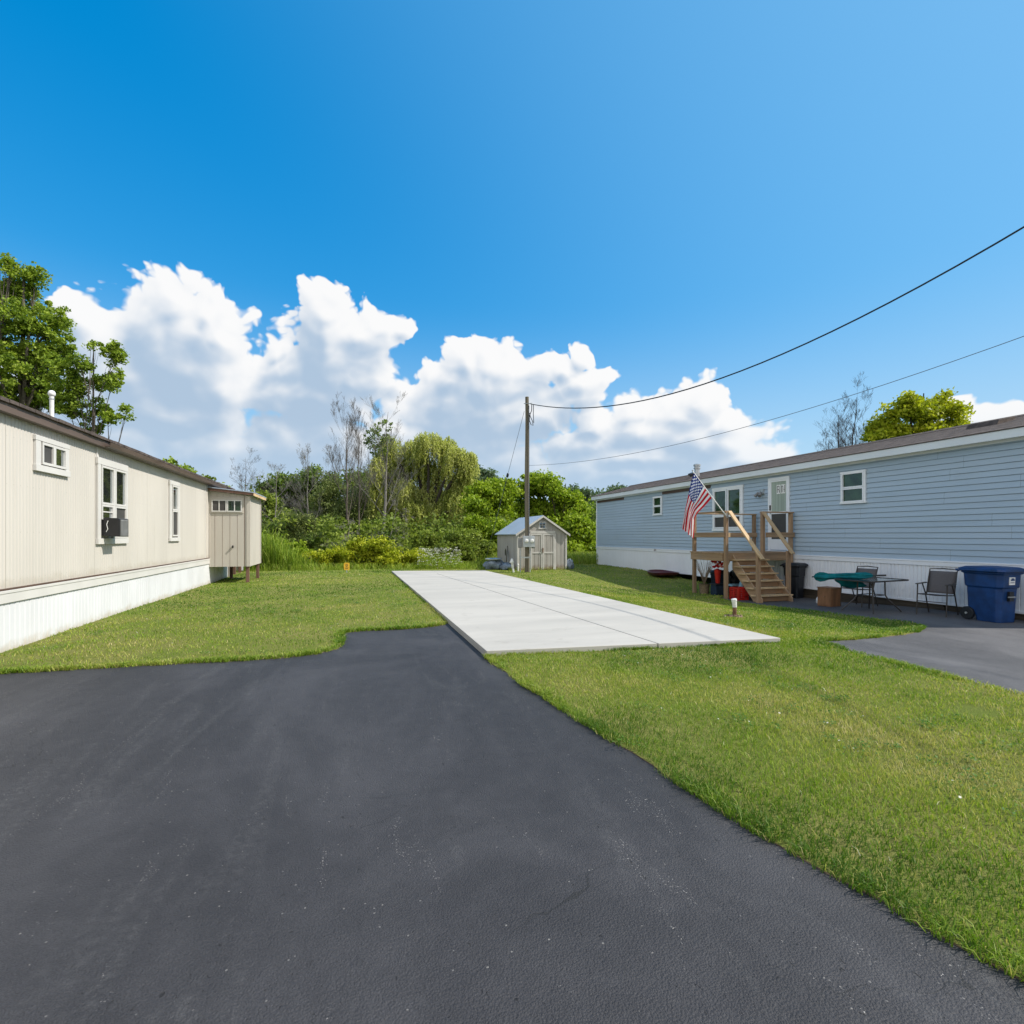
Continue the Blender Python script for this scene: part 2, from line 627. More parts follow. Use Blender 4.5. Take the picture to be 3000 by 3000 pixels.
def glass_material(name, col=(0.02, 0.024, 0.025), rough=0.03, var=0.3, refl=0.42):
    m_ = material(name, col, rough=max(rough, 0.06), spec=0.0, var=var, vs_=3.0)
    b = m_.node_tree.nodes['Principled BSDF']
    for l_ in list(b.inputs['Roughness'].links):
        m_.node_tree.links.remove(l_)
    b.inputs['Roughness'].default_value = rough
    t = NT(m_.node_tree)
    gl = t.new('ShaderNodeBsdfGlossy')
    gl.inputs['Color'].default_value = (0.85, 0.92, 0.95, 1)
    gl.inputs['Roughness'].default_value = rough
    fr_ = t.new('ShaderNodeFresnel')
    fr_.inputs['IOR'].default_value = 1.5
    mx = t.new('ShaderNodeMixShader')
    t.put(mx.inputs[0], t.m('MULTIPLY_ADD', fr_.outputs[0], 0.9, refl, clamp=True))
    t.l.new(b.outputs[0], mx.inputs[1])
    t.l.new(gl.outputs[0], mx.inputs[2])
    t.l.new(mx.outputs[0], t.n['Material Output'].inputs[0])
    return m_


def weathered(m_, dirt=(0.30, 0.24, 0.16), z_lo=0.0, z_hi=0.3, amt=0.7, streak=0.10, seam=None):
    """adds old stains: splash near the ground with its own ragged outline, rain streaks, sheet seams along Y"""
    t = NT(m_.node_tree)
    b = t.n['Principled BSDF']
    src = b.inputs['Base Color'].links[0].from_socket
    co = t.new('ShaderNodeTexCoord').outputs['Object']
    s_ = t.sep(co)
    n_ = t.noise(co, 5.0, 6.0, 0.65)
    hgt = t.m('ADD', s_[2], t.m('MULTIPLY', n_, -(z_hi - z_lo) * 1.6))
    f = t.m('MULTIPLY', t.ss(hgt, z_lo + 0.02, z_lo - (z_hi - z_lo) * 0.75), amt)
    c = t.mix(f, src, dirt)
    st = t.ss(t.noise(t.vm('MULTIPLY', co, (7.0, 7.0, 0.35)), 1.0, 4.0, 0.6), 0.55, 0.80)
    c = t.mix(t.m('MULTIPLY', st, streak), c, tuple(q * 0.8 for q in dirt))
    if seam:
        y = t.m('FRACT', t.m('DIVIDE', s_[1], seam))
        c = t.mix(t.m('MULTIPLY', t.m('LESS_THAN', y, 0.010 / seam), 0.55), c, tuple(q * 0.5 for q in dirt))
        # fastener heads along the sheet
        vx = t.comb(0.0, t.m('MULTIPLY', s_[1], 1 / 0.148), t.m('MULTIPLY', s_[2], 1 / 0.62))
        fr_ = t.vm('SUBTRACT', t.vm('FRACTION', vx), (0.0, 0.5, 0.5))
        dd = t.vm('LENGTH', t.vm('MULTIPLY', fr_, (0.0, 0.148, 0.62)))
        c = t.mix(t.m('MULTIPLY', t.m('LESS_THAN', dd, 0.006), 0.5), c, tuple(q * 0.6 for q in dirt))
    t.put(b.inputs['Base Color'], c)
    return m_


MT = {}
MT['cream'] = material('cream_painted_metal', (0.50, 0.472, 0.428), 0.5, 0.3, 0.05, 0.9, stretch=(1, 1, 0.25))
MT['cream_board'] = material('cream_painted_board', (0.455, 0.42, 0.37), 0.6, 0.25, 0.06, 2.0, bump=0.001, bs=140, stretch=(1, 1, 0.15))
MT['white_trim'] = material('white_trim', (0.56, 0.545, 0.52), 0.45, 0.35, 0.04, 1.5)
MT['white_skirt'] = material('white_vinyl_skirt', (0.60, 0.607, 0.625), 0.45, 0.35, 0.05, 1.6, stretch=(1, 1, 0.4))
MT['brown_trim'] = material('brown_trim', (0.085, 0.052, 0.040), 0.5, 0.35, 0.12, 2.0)
MT['brown_metal'] = material('brown_eave_metal', (0.10, 0.072, 0.058), 0.45, 0.35, 0.22, 1.6, stretch=(1, 0.4, 2))
MT['shingle_brown'] = material('brown_shingle', (0.085, 0.068, 0.060), 0.85, 0.2, 0.35, 9.0, bump=0.006, bs=40)
MT['shingle_grey'] = material('grey_brown_shingle', (0.13, 0.108, 0.098), 0.85, 0.2, 0.28, 7.0, bump=0.006, bs=40, stretch=(0.6, 1, 1))
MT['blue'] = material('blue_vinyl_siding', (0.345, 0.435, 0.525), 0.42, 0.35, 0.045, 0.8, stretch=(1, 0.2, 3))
MT['white_vinyl'] = material('white_vinyl', (0.72, 0.745, 0.78), 0.4, 0.4, 0.03, 1.4)
MT['fascia_blue'] = material('pale_blue_white_fascia', (0.62, 0.66, 0.69), 0.4, 0.4, 0.04, 1.2)
MT['glass'] = glass_material('window_glass')
MT['glass_green'] = glass_material('green_tinted_glass', (0.020, 0.045, 0.022), 0.03, 0.5, 0.02)
MT['screen'] = material('window_screen', (0.055, 0.052, 0.05), 0.55, 0.4, 0.2, 3.0)
MT['black_plastic'] = material('black_plastic', (0.012, 0.012, 0.013), 0.35, 0.5, 0.2, 6.0)
MT['grille'] = material('grey_grille', (0.20, 0.20, 0.20), 0.5, 0.4, 0.15, 6.0)
MT['dark_metal'] = material('dark_bronze_metal', (0.035, 0.030, 0.027), 0.4, 0.45, 0.15, 6.0)
MT['galv'] = material('galvanised_metal', (0.42, 0.44, 0.45), 0.38, 0.5, 0.15, 5.0, metal=0.6)
MT['white_pvc'] = material('white_pvc', (0.66, 0.66, 0.64), 0.4, 0.4, 0.08, 8.0)
MT['concrete'] = material('pale_concrete', (0.41, 0.392, 0.358), 0.75, 0.25, 0.075, 0.8, bump=0.0008, bs=120, stretch=(0.25, 1.6, 1), fine=0.06, fs=60)
def slab_finish(m_):
    t = NT(m_.node_tree)
    b = t.n['Principled BSDF']
    src = b.inputs['Base Color'].links[0].from_socket
    co = t.new('ShaderNodeTexCoord').outputs['Object']
    st = t.ss(t.noise(t.vm('MULTIPLY', co, (0.5, 1.8, 1.0)), 0.9, 6.0, 0.6, 0.7), 0.50, 0.72)
    c = t.mix(t.m('MULTIPLY', st, 0.30), src, (0.27, 0.258, 0.235))
    bl = t.ss(t.noise(co, 3.2, 5.0, 0.6), 0.60, 0.72)
    c = t.mix(t.m('MULTIPLY', bl, 0.28), c, (0.25, 0.235, 0.205))
    sp = t.ss(t.noise(co, 34.0, 3.0, 0.6), 0.66, 0.72)
    c = t.mix(t.m('MULTIPLY', sp, 0.30), c, (0.22, 0.21, 0.19))
    t.put(b.inputs['Base Color'], c)
    bp = t.new('ShaderNodeBump')
    bp.inputs['Distance'].default_value = 0.0012
    t.put(bp.inputs['Height'], t.noise(t.vm('MULTIPLY', co, (1.5, 140.0, 1.0)), 1.0, 3.0, 0.6))
    t.put(b.inputs['Normal'], bp.outputs[0])
def siding_laps(m_):
    """lap seams staggered course by course, each length of board a shade of its own"""
    t = NT(m_.node_tree)
    b = t.n['Principled BSDF']
    src = b.inputs['Base Color'].links[0].from_socket
    s_ = t.sep(t.new('ShaderNodeTexCoord').outputs['Object'])
    row = t.m('FLOOR', t.m('DIVIDE', t.m('SUBTRACT', s_[2], 0.955), 0.249))
    wn = t.new('ShaderNodeTexWhiteNoise')
    wn.noise_dimensions = '1D'
    t.put(wn.inputs['W'], row)
    y = t.m('ADD', t.m('DIVIDE', s_[1], 3.66), wn.outputs['Value'])
    w2_ = t.new('ShaderNodeTexWhiteNoise')
    w2_.noise_dimensions = '2D'
    t.put(w2_.inputs['Vector'], t.comb(row, t.m('FLOOR', y)))
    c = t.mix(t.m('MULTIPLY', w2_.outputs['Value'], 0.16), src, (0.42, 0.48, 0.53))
    c = t.mix(t.m('MULTIPLY', t.m('LESS_THAN', t.m('FRACT', y), 0.0024), 0.55), c, (0.12, 0.15, 0.18))
    gr = t.ss(t.noise(t.vm('MULTIPLY', t.comb(s_[0], s_[1], s_[2]), (1.0, 0.5, 1.4)), 1.4, 5.0, 0.6), 0.48, 0.75)
    c = t.mix(t.m('MULTIPLY', gr, 0.16), c, (0.24, 0.27, 0.28))
    t.put(b.inputs['Base Color'], c)
MT['concrete_side'] = material('raw_concrete_edge', (0.33, 0.315, 0.29), 0.85, 0.2, 0.2, 5.0, bump=0.004, bs=50, stretch=(1, 1, 3))
MT['joint'] = material('joint_grey', (0.37, 0.355, 0.33), 0.85, 0.2, 0.1, 5.0)  # grey of the joint floor, a little darker than the slab
MT['asphalt'] = asphalt_material('sealed_asphalt', (0.0335, 0.033, 0.0365), (0.049, 0.048, 0.052))
MT['asphalt_old'] = asphalt_material('weathered_asphalt', (0.072, 0.071, 0.074), (0.102, 0.10, 0.102), False)
MT['soil'] = material('soil', (0.17, 0.13, 0.085), 0.95, 0.1, 0.4, 12.0, bump=0.012, bs=40)
MT['lumber_x'] = material('weathered_lumber_along_x', (0.37, 0.245, 0.145), 0.7, 0.25, 0.25, 5.0, bump=0.0015, bs=40, stretch=(0.15, 2.2, 2.2), fine=0.3, fs=26)
MT['lumber_y'] = material('weathered_lumber_along_y', (0.37, 0.245, 0.145), 0.7, 0.25, 0.25, 5.0, bump=0.0015, bs=40, stretch=(2.2, 0.15, 2.2), fine=0.3, fs=26)
MT['lumber_z'] = material('weathered_lumber_upright', (0.34, 0.22, 0.13), 0.7, 0.25, 0.28, 5.0, bump=0.0015, bs=40, stretch=(2.2, 2.2, 0.15), fine=0.3, fs=26)
MT['lumber_pale'] = material('sun_bleached_lumber', (0.52, 0.37, 0.21), 0.7, 0.25, 0.18, 5.0, bump=0.0015, bs=40, stretch=(2.2, 0.3, 0.3), fine=0.25, fs=26)
MT['riser'] = material('brown_stair_riser', (0.235, 0.135, 0.07), 0.75, 0.2, 0.25, 5.0, bump=0.0015, bs=40, stretch=(0.15, 2.2, 2.2), fine=0.3, fs=26)  # brown boards, made darker to carry the shade beneath the treads in the colour
MT['dark_timber'] = material('dark_timber', (0.055, 0.045, 0.033), 0.8, 0.2, 0.35, 5.0, stretch=(1, 0.2, 1.5))
MT['brown_post'] = material('brown_stained_post', (0.15, 0.085, 0.062), 0.7, 0.25, 0.2, 8.0, stretch=(2, 2, 0.3))
MT['shed_board'] = material('grey_shed_board', (0.345, 0.328, 0.30), 0.75, 0.2, 0.12, 3.0, bump=0.001, bs=60, stretch=(1.5, 1.5, 0.25), fine=0.12, fs=30)
MT['shed_trim'] = material('pale_grey_shed_trim', (0.47, 0.455, 0.425), 0.7, 0.25, 0.10, 3.0)
MT['shed_roof'] = material('blue_grey_metal_roof', (0.34, 0.40, 0.48), 0.38, 0.5, 0.10, 3.0, stretch=(0.3, 2.5, 0.3))
MT['pole_wood'] = material('weathered_pole_wood', (0.150, 0.132, 0.098), 0.85, 0.15, 0.35, 5.0, bump=0.003, bs=30, stretch=(5, 5, 0.12), fine=0.35, fs=22)
MT['cable'] = material('black_cable', (0.010, 0.014, 0.022), 0.5, 0.4, 0.1, 6.0)
MT['steel_cable'] = material('grey_steel_cable', (0.10, 0.11, 0.13), 0.5, 0.4, 0.1, 6.0)
MT['teal'] = material('teal_canvas', (0.004, 0.115, 0.135), 0.8, 0.15, 0.25, 9.0, bump=0.004, bs=24)
MT['sling'] = material('grey_sling_fabric', (0.105, 0.098, 0.10), 0.8, 0.2, 0.15, 60.0)
MT['table_glass'] = glass_material('pebbled_table_glass', (0.05, 0.07, 0.07), 0.12, 0.2, 0.10)
MT['bin_blue'] = material('blue_bin_plastic', (0.003, 0.036, 0.140), 0.45, 0.4, 0.30, 5.0, fine=0.25, fs=9)
MT['bin_black'] = material('black_bin_plastic', (0.010, 0.012, 0.016), 0.45, 0.4, 0.15, 3.0)
MT['maroon'] = material('maroon_plastic', (0.075, 0.014, 0.022), 0.4, 0.4, 0.2, 4.0)
MT['cabinet'] = material('brown_cabinet_board', (0.19, 0.092, 0.042), 0.6, 0.3, 0.3, 4.0, stretch=(2, 2, 0.4))
MT['red_plastic'] = material('red_plastic', (0.42, 0.018, 0.012), 0.45, 0.35, 0.12, 5.0)
MT['white'] = material('white_paint', (0.74, 0.74, 0.73), 0.45, 0.35, 0.03, 3.0)
MT['label_blue'] = material('label_ink', (0.03, 0.06, 0.16), 0.5, 0.3, 0.05, 3.0)
MT['yellow'] = material('yellow_sign', (0.62, 0.36, 0.03), 0.5, 0.3, 0.1, 8.0)
MT['rust'] = material('rusty_iron', (0.16, 0.085, 0.05), 0.85, 0.2, 0.35, 14.0, bump=0.003, bs=60)
MT['bark'] = material('grey_bark', (0.115, 0.098, 0.082), 0.9, 0.15, 0.3, 7.0, bump=0.01, bs=24, stretch=(2, 2, 0.4))
MT['bark_dark'] = material('dark_bark', (0.055, 0.046, 0.038), 0.9, 0.15, 0.3, 7.0, bump=0.01, bs=24, stretch=(2, 2, 0.4))
MT['bark_pale'] = material('silvery_dead_bark', (0.21, 0.195, 0.175), 0.9, 0.15, 0.25, 7.0, bump=0.006, bs=24, stretch=(2, 2, 0.4))
MT['tarp'] = material('blue_grey_tarp', (0.16, 0.20, 0.25), 0.45, 0.4, 0.3, 6.0, bump=0.02, bs=12)
MT['red_flower'] = material('red_petal', (0.52, 0.02, 0.025), 0.6, 0.3, 0.3, 12.0)
MT['pink'] = material('pink_petal', (0.62, 0.20, 0.17), 0.6, 0.3, 0.3, 12.0)
MT['curtain'] = material('pale_lace_curtain', (0.30, 0.36, 0.31), 0.7, 0.3, 0.18, 1.0, stretch=(1, 26, 0.3))
MT['navy'] = material('navy_cloth', (0.016, 0.03, 0.05), 0.8, 0.2, 0.3, 8.0, bump=0.01, bs=16)
MT['tan'] = material('tan_wicker', (0.20, 0.15, 0.10), 0.8, 0.2, 0.3, 30.0)
MT['pale_blue'] = material('pale_blue_plastic', (0.22, 0.38, 0.48), 0.45, 0.4, 0.15, 6.0)
MT['grass'] = leaf_material('lawn_blades', [(0.0, (0.070, 0.150, 0.012)), (0.28, (0.185, 0.300, 0.025)), (0.55, (0.310, 0.375, 0.050)), (0.80, (0.46, 0.41, 0.135)), (0.97, (0.50, 0.43, 0.22)), (1.0, (0.70, 0.68, 0.58))], 0.42, 0.5)

def board_shades(m_, a=0.28):
    t = NT(m_.node_tree)
    b = t.n['Principled BSDF']
    src = b.inputs['Base Color'].links[0].from_socket
    rn = t.new('ShaderNodeObjectInfo').outputs['Random']
    k = t.m('MULTIPLY_ADD', rn, a, 1 - a * 0.6)
    co = t.new('ShaderNodeTexCoord').outputs['Object']
    gy_ = t.ss(t.noise(co, 2.2, 5.0, 0.6), 0.42, 0.72)
    c = t.mix(t.m('MULTIPLY', gy_, 0.35), src, (0.22, 0.19, 0.155))
    t.put(b.inputs['Base Color'], t.vm('MULTIPLY', c, t.comb(k, k, k)))
for q in ('lumber_x', 'lumber_y', 'lumber_z', 'lumber_pale', 'riser'):
    board_shades(MT[q])
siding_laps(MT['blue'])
slab_finish(MT['concrete'])
weathered(MT['cream'], (0.30, 0.25, 0.18), 0.80, 1.0, 0.35, 0.16, 1.22)
weathered(MT['white_skirt'], (0.36, 0.29, 0.19), -0.02, 0.18, 0.6, 0.07)
weathered(MT['white_vinyl'], (0.40, 0.36, 0.30), -0.2, 0.05, 0.5, 0.06)
weathered(MT['shed_board'], (0.17, 0.105, 0.06), 0.02, 0.35, 0.85, 0.18)


# lawn sheet and meadow: what shows between the blades
def ground_material(name, c0, c1, c2):
    m_ = bpy.data.materials.new(name)
    m_.use_nodes = True
    t = NT(m_.node_tree)
    b = t.n['Principled BSDF']
    co = t.new('ShaderNodeTexCoord').outputs['Object']
    f1 = t.ss(t.noise(co, 0.8, 6.0, 0.6), 0.32, 0.70)
    f2 = t.ss(t.noise(co, 75.0, 5.0, 0.75), 0.36, 0.64)
    c = t.mix(f1, c0, c1)
    c = t.mix(t.m('MULTIPLY', f2, 0.7), c, c2)
    t.put(b.inputs['Base Color'], c)
    b.inputs['Roughness'].default_value = 0.95
    b.inputs['Specular IOR Level'].default_value = 0.1
    bp = t.new('ShaderNodeBump')
    bp.inputs['Distance'].default_value = 0.03
    t.put(bp.inputs['Height'], t.noise(co, 60.0, 4.0, 0.7))
    t.put(b.inputs['Normal'], bp.outputs[0])
    return m_
MT['lawn'] = ground_material('lawn_thatch', (0.15, 0.205, 0.032), (0.265, 0.25, 0.08), (0.10, 0.115, 0.026))
MT['meadow'] = ground_material('meadow', (0.06, 0.095, 0.018), (0.10, 0.12, 0.03), (0.035, 0.05, 0.012))

# ================================================================== ground, asphalt, lawn, slab
def ground_h(x, y):
    z = zg(x, y) - 0.13
    drop = smooth(25, 34, y) * (1 - smooth(3, 9, x)) + smooth(34, 44, y) * smooth(3, 9, x)
    return z - 0.9 * np.clip(drop, 0, 1)


def grid_sheet(name, xs, ys, hf, mat_, kind='structure', parent=None):
    X, Y = np.meshgrid(xs, ys)
    Z = hf(X, Y)
    co = np.stack([X, Y, Z], -1).reshape(-1, 3)
    nx, ny = len(xs), len(ys)
    i = np.arange(ny - 1)[:, None] * nx + np.arange(nx - 1)[None, :]
    f = np.stack([i, i + 1, i + nx + 1, i + nx], -1).reshape(-1, 4)
    o = fast_mesh(name, co, f, mat_, parent)
    o.data.polygons.foreach_set('use_smooth', [True] * len(o.data.polygons))
    if kind:
        o['kind'] = kind
    return o


def axis_pts(lo, hi, step, far):
    a = list(np.arange(lo, hi + 1e-6, step))
    g_ = step
    p = hi
    post = []
    while p < far:
        g_ *= 1.6
        p += g_
        post.append(p)
    g_ = step
    p = lo
    pre = []
    while p > -far:
        g_ *= 1.6
        p -= g_
        pre.insert(0, p)
    return np.array(pre + a + post)


grid_sheet('ground', axis_pts(-40, 40, 1.0, 1500), axis_pts(-20, 80, 1.0, 1500), ground_h, MT['meadow'])
grid_sheet('driveway', np.arange(-14, 2.9, 0.3), np.arange(-6, 9.6, 0.3), lambda x, y: 0 * x, MT['asphalt'])
grid_sheet('parking_pad', np.append(np.arange(5.6, 12.2, 0.2), 12.30), np.arange(-6, 14.3, 0.25), lambda x, y: zg(x, y), MT['asphalt_old'])

LAWN = [(-14, 7.2), (-9, 7.2), (-3.67, 7.12), (-2.81, 7.1), (-1.88, 7.07), (-1.02, 7.02), (-.51, 7.12), (-.23, 7.33), (-.13, 7.55), (-.13, 7.93), (-.17, 8.35), (-.14, 8.58), (-.02, 8.67),
        (.69, 8.65), (1.30, 8.76), (1.56, 8.98), (1.75, 9.0), (1.75, 6.5), (1.56, 6.3), (1.62, 5.35), (1.74, 4.07), (1.83, 3.33), (1.91, 2.65), (1.96, 2.23), (2.01, 1.9), (2.06, 1.7), (2.10, 1.5),
        (2.15, 1.26), (2.2, .6), (2.3, -1), (2.4, -4), (6.3, -4), (6.1, 1), (6.02, 3.37), (6.04, 3.9), (6.11, 4.5), (6.23, 5.3), (6.30, 5.86), (6.38, 6.03), (6.89, 6.04), (7.93, 6.25), (8.7, 6.41), (9.3, 6.66), (9.75, 6.95), (9.93, 7.3), (9.8, 7.75),
        (9.62, 8.13), (9.51, 9.32), (9.7, 10.4), (9.80, 11.22), (9.75, 12.1), (9.9, 12.75), (12.28, 12.8), (12.28, 27), (13.5, 33), (6.5, 33), (5.5, 26), (0, 24.3), (-5, 24.3), (-14, 24.3)]
rng = np.random.default_rng(7)


def vnoise(x, y, sc, seed):
    """smooth value noise on a lattice, 0..1"""
    r = np.random.default_rng(seed)
    T_ = r.random((64, 64))
    fx, fy = x * sc + 100, y * sc + 100
    ix, iy = np.floor(fx).astype(int), np.floor(fy).astype(int)
    tx, ty = fx - ix, fy - iy
    tx, ty = tx * tx * (3 - 2 * tx), ty * ty * (3 - 2 * ty)
    q = lambda a, b: T_[a % 64, b % 64]
    return (q(ix, iy) * (1 - tx) + q(ix + 1, iy) * tx) * (1 - ty) + (q(ix, iy + 1) * (1 - tx) + q(ix + 1, iy + 1) * tx) * ty


def fbm(x, y, sc, seed, o=4):
    s_, a, t = 0, 1, 0
    for i in range(o):
        s_ = s_ + a * vnoise(x, y, sc * 2 ** i, seed + i)
        t += a
        a *= 0.55
    return s_ / t


def densify(poly, step):
    out_ = []
    for i in range(len(poly)):
        a, b = np.array(poly[i]), np.array(poly[(i + 1) % len(poly)])
        n = max(1, int(np.linalg.norm(b - a) / step))
        for k in range(n):
            out_.append(a + (b - a) * k / n)
    return np.array(out_)


def chaikin(poly, keep):
    out_ = []
    n = len(poly)
    for i in range(n):
        p0, p, p1 = np.array(poly[i - 1]), np.array(poly[i]), np.array(poly[(i + 1) % n])
        if i in keep:
            out_.append(p)
        else:
            out_ += [p + (p0 - p) * 0.25, p + (p1 - p) * 0.25]
    return out_


KEEP = {0, 15, 16, 17, 18, 31, 32} | set(range(54, len(LAWN)))
edge = densify(chaikin([tuple(p) for p in LAWN], KEEP), 0.09)
wob = 0.018 * (fbm(edge[:, 0], edge[:, 1], 2.2, 5) - 0.5) * 2 + 0.045 * (fbm(edge[:, 0], edge[:, 1], 9.0, 15, 3) - 0.5) + 0.02 * (rng.random(len(edge)) - 0.5)
tan_ = np.roll(edge, -1, 0) - np.roll(edge, 1, 0)
nrm = np.stack([tan_[:, 1], -tan_[:, 0]], 1) / (np.linalg.norm(tan_, axis=1)[:, None] + 1e-9)
edge = edge + nrm * wob[:, None]


def inside(poly, x, y):
    r = np.zeros(len(x), bool)
    n = len(poly)
    for i in range(n):
        x0, y0 = poly[i]
        x1, y1 = poly[(i + 1) % n]
        if y0 == y1:
            continue
        c = ((y0 > y) != (y1 > y))
        r ^= c & (x < (x1 - x0) * (y - y0) / (y1 - y0) + x0)
    return r


def lawn_h(x, y):
    return zg(x, y) + 0.024 + 0.05 * (fbm(x, y, 0.35, 21, 3) - 0.5) * smooth(0.2, 1.6, np.minimum(np.abs(y - 6.9), np.abs(x - 1.7)))


gx, gy = np.meshgrid(np.arange(-14, 14, 0.45), np.arange(-4, 34, 0.45))
gx, gy = gx.ravel() + rng.random(gx.size) * 0.1, gy.ravel() + rng.random(gy.size) * 0.1
ins = inside(edge, gx, gy)
gp = np.stack([gx[ins], gy[ins]], 1)
allp = np.vstack([edge, gp])
ne = len(edge)
res = geometry.delaunay_2d_cdt([Vector(p) for p in allp], [], [list(range(ne))], 1, 1e-4)
lv = np.array([(p.x, p.y) for p in res[0]])
lz = lawn_h(lv[:, 0], lv[:, 1])
lz[:ne] = zg(lv[:ne, 0], lv[:ne, 1]) + 0.007
lm = MB()
lm.add(np.column_stack([lv, lz]), [tuple(f) for f in res[2]], 0)
ez = zg(edge[:, 0], edge[:, 1]) + 0.007
low_e = edge + nrm * (0.004 + 0.012 * rng.random((ne, 1)))
rows = [[(edge[i % ne, 0], edge[i % ne, 1], ez[i % ne]) for i in range(ne + 1)], [(low_e[i % ne, 0], low_e[i % ne, 1], ez[i % ne] - 0.10) for i in range(ne + 1)]]
lm.strip(rows, 1)
lawn = lm.build('lawn', [MT['lawn'], MT['soil']], origin=(0, 0, 0))
lawn['kind'] = 'structure'

# ---- concrete slab (pad for another home), with its sawn joints left open as grooves
SX0, SX1, SY0, SY1, SZ = 1.57, 5.58, 6.22, 21.6, 0.085
def slab_x0(y):
    return 1.58 - 0.005 * (y - 6.3)
slab = MB()
jy, jw = 19.9, 0.010
fr = lambda x: 6.34 - 0.092 * (x - 1.58)          # the near edge runs a little off square
jf = lambda y: 3.85 - (y - 6.16) * 0.0594
bk = lambda x: 21.9 - (x - 1.58) * 0.2
lf = lambda y: 1.58 - (y - 6.3) * 0.004
rt = lambda y: 5.68 - (y - 6.0) * 0.031
y0_, y1_ = jy - jw, jy + jw
for p in ([(1.58, fr(1.58)), (jf(6.13) - jw, fr(3.84)), (jf(y0_) - jw, y0_), (lf(y0_), y0_)],
          [(jf(6.13) + jw, fr(3.86)), (rt(5.96), fr(5.68)), (rt(y0_), y0_), (jf(y0_) + jw, y0_)],
          [(lf(y1_), y1_), (rt(y1_), y1_), (rt(21), bk(rt(21))), (lf(21.9), bk(lf(21.9)))]):
    slab.prism([(q[0], q[1], -0.06) for q in p], (0, 0, SZ + 0.06))
so_ = slab.build('concrete_pad', MT['concrete'], bevel=0.006)
tag(so_, kind='structure')
jo = MB()
jo.prism([(1.62, 6.4, -0.05), (5.55, 6.05, -0.05), (5.1, 20.9, -0.05), (1.62, 20.9, -0.05)], (0, 0, SZ + 0.038))
jo_ = jo.build('concrete_pad_joint', MT['joint'])
jo_['kind'] = 'structure'

# ---- lawn blades
def blades(name, n_try, box_, dens, hgt, lean, wid, poly, mat_, hfun, tintf, seed, origin=(0, 0, 0)):
    r = np.random.default_rng(seed)
    x = r.uniform(box_[0], box_[1], n_try)
    y = r.uniform(box_[2], box_[3], n_try)
    k = r.random(n_try) < dens(x, y)
    x, y = x[k], y[k]
    k = inside(poly, x, y)
    # nothing grows through the slab or under the homes
    k &= ~((x > 1.57) & (x < 5.66) & (y > fr(x)) & (y < 21.9 - (x - 1.58) * 0.2))
    k &= ~((x < -4.24) & (y > 1))
    k &= ~((x > 6.72) & (x < 9.05) & (y > 21.55) & (y < 25))
    return blades_at(name, x[k], y[k], hgt, lean, wid, mat_, hfun, tintf, r, origin)


def blades_at(name, x, y, hgt, lean, wid, mat_, hfun, tintf, r, origin=(0, 0, 0)):
    n = len(x)
    z = hfun(x, y)
    d = np.hypot(x, y)
    h = hgt(x, y, d) * r.uniform(0.55, 1.25, n)
    w = wid(d) * r.uniform(0.7, 1.3, n)
    a = r.uniform(0, 2 * np.pi, n)
    b = r.uniform(0, 2 * np.pi, n)
    ln = h * lean * r.uniform(0.2, 1.3, n)
    sx, sy = np.cos(a) * w / 2, np.sin(a) * w / 2
    tx, ty = np.cos(b) * ln, np.sin(b) * ln
    base = np.stack([x, y, z - 0.004], 1)
    s3 = np.stack([sx, sy, 0 * sx], 1)
    mid = base + np.stack([tx * 0.35, ty * 0.35, h * 0.6], 1)
    tip = base + np.stack([tx, ty, h * (1.0 - 0.25 * np.minimum(lean, 1))], 1)
    co = np.stack([base - s3, base + s3, mid + s3 * 0.75, mid - s3 * 0.75, tip], 1).reshape(-1, 3)
    i = np.arange(n)[:, None] * 5
    f = np.concatenate([i + np.array([[0, 1, 2]]), i + np.array([[0, 2, 3]]), i + np.array([[3, 2, 4]])], 1).reshape(-1, 3)
    t = np.repeat(tintf(x, y, r, n), 3)
    return fast_mesh(name, co, f, mat_, None, origin, t)


def lawn_tint(x, y, r, n):
    dry = fbm(x, y, 0.55, 31, 5)
    spot_ = fbm(x, y, 2.4, 37, 3)
    t = 0.27 + 1.35 * (dry - 0.47) + 0.45 * (spot_ - 0.5) + r.normal(0, 0.16, n)
    # parched strip along both drive edges
    t = np.where(r.random(n) < 0.05, r.uniform(0.7, 0.97, n), t)
    t = np.where(r.random(n) < 0.0012, 1.0, np.clip(t, 0, 0.97))
    return t


def lawn_dens(x, y):
    d = np.hypot(x, y)
    bare = smooth(0.27, 0.40, fbm(x, y, 1.3, 53, 4)) 
    return np.clip((3.6 / np.maximum(d, 3.6)) ** 1.35, 0.05, 1) * (0.70 + 0.30 * bare) * (0.08 + 0.92 * smooth(0.10, 0.26, np.hypot((x - 5.0) / 1.3, y - 3.15)))


edge_boost = lambda x, y, d: 0.022 + 0.034 * fbm(x, y, 1.9, 41, 4) ** 1.5 + 0.010 * fbm(x, y, 7.0, 43, 2)
for bx, nt_, sd in (((-14, 2.0, 6.5, 24.4), 620000, 1), ((1.4, 6.6, -0.5, 6.7), 230000, 2), ((5.5, 10.1, 5.5, 12.9), 200000, 3), ((1.4, 13.6, 12.7, 33), 420000, 4)):
    bl_ = blades('grass', nt_, bx, lawn_dens, edge_boost, 0.8, lambda d: 0.0042 * np.maximum(1, d / 4.2), edge, MT['grass'], lawn_h, lawn_tint, 100 + sd)
    bl_['kind'] = 'stuff'
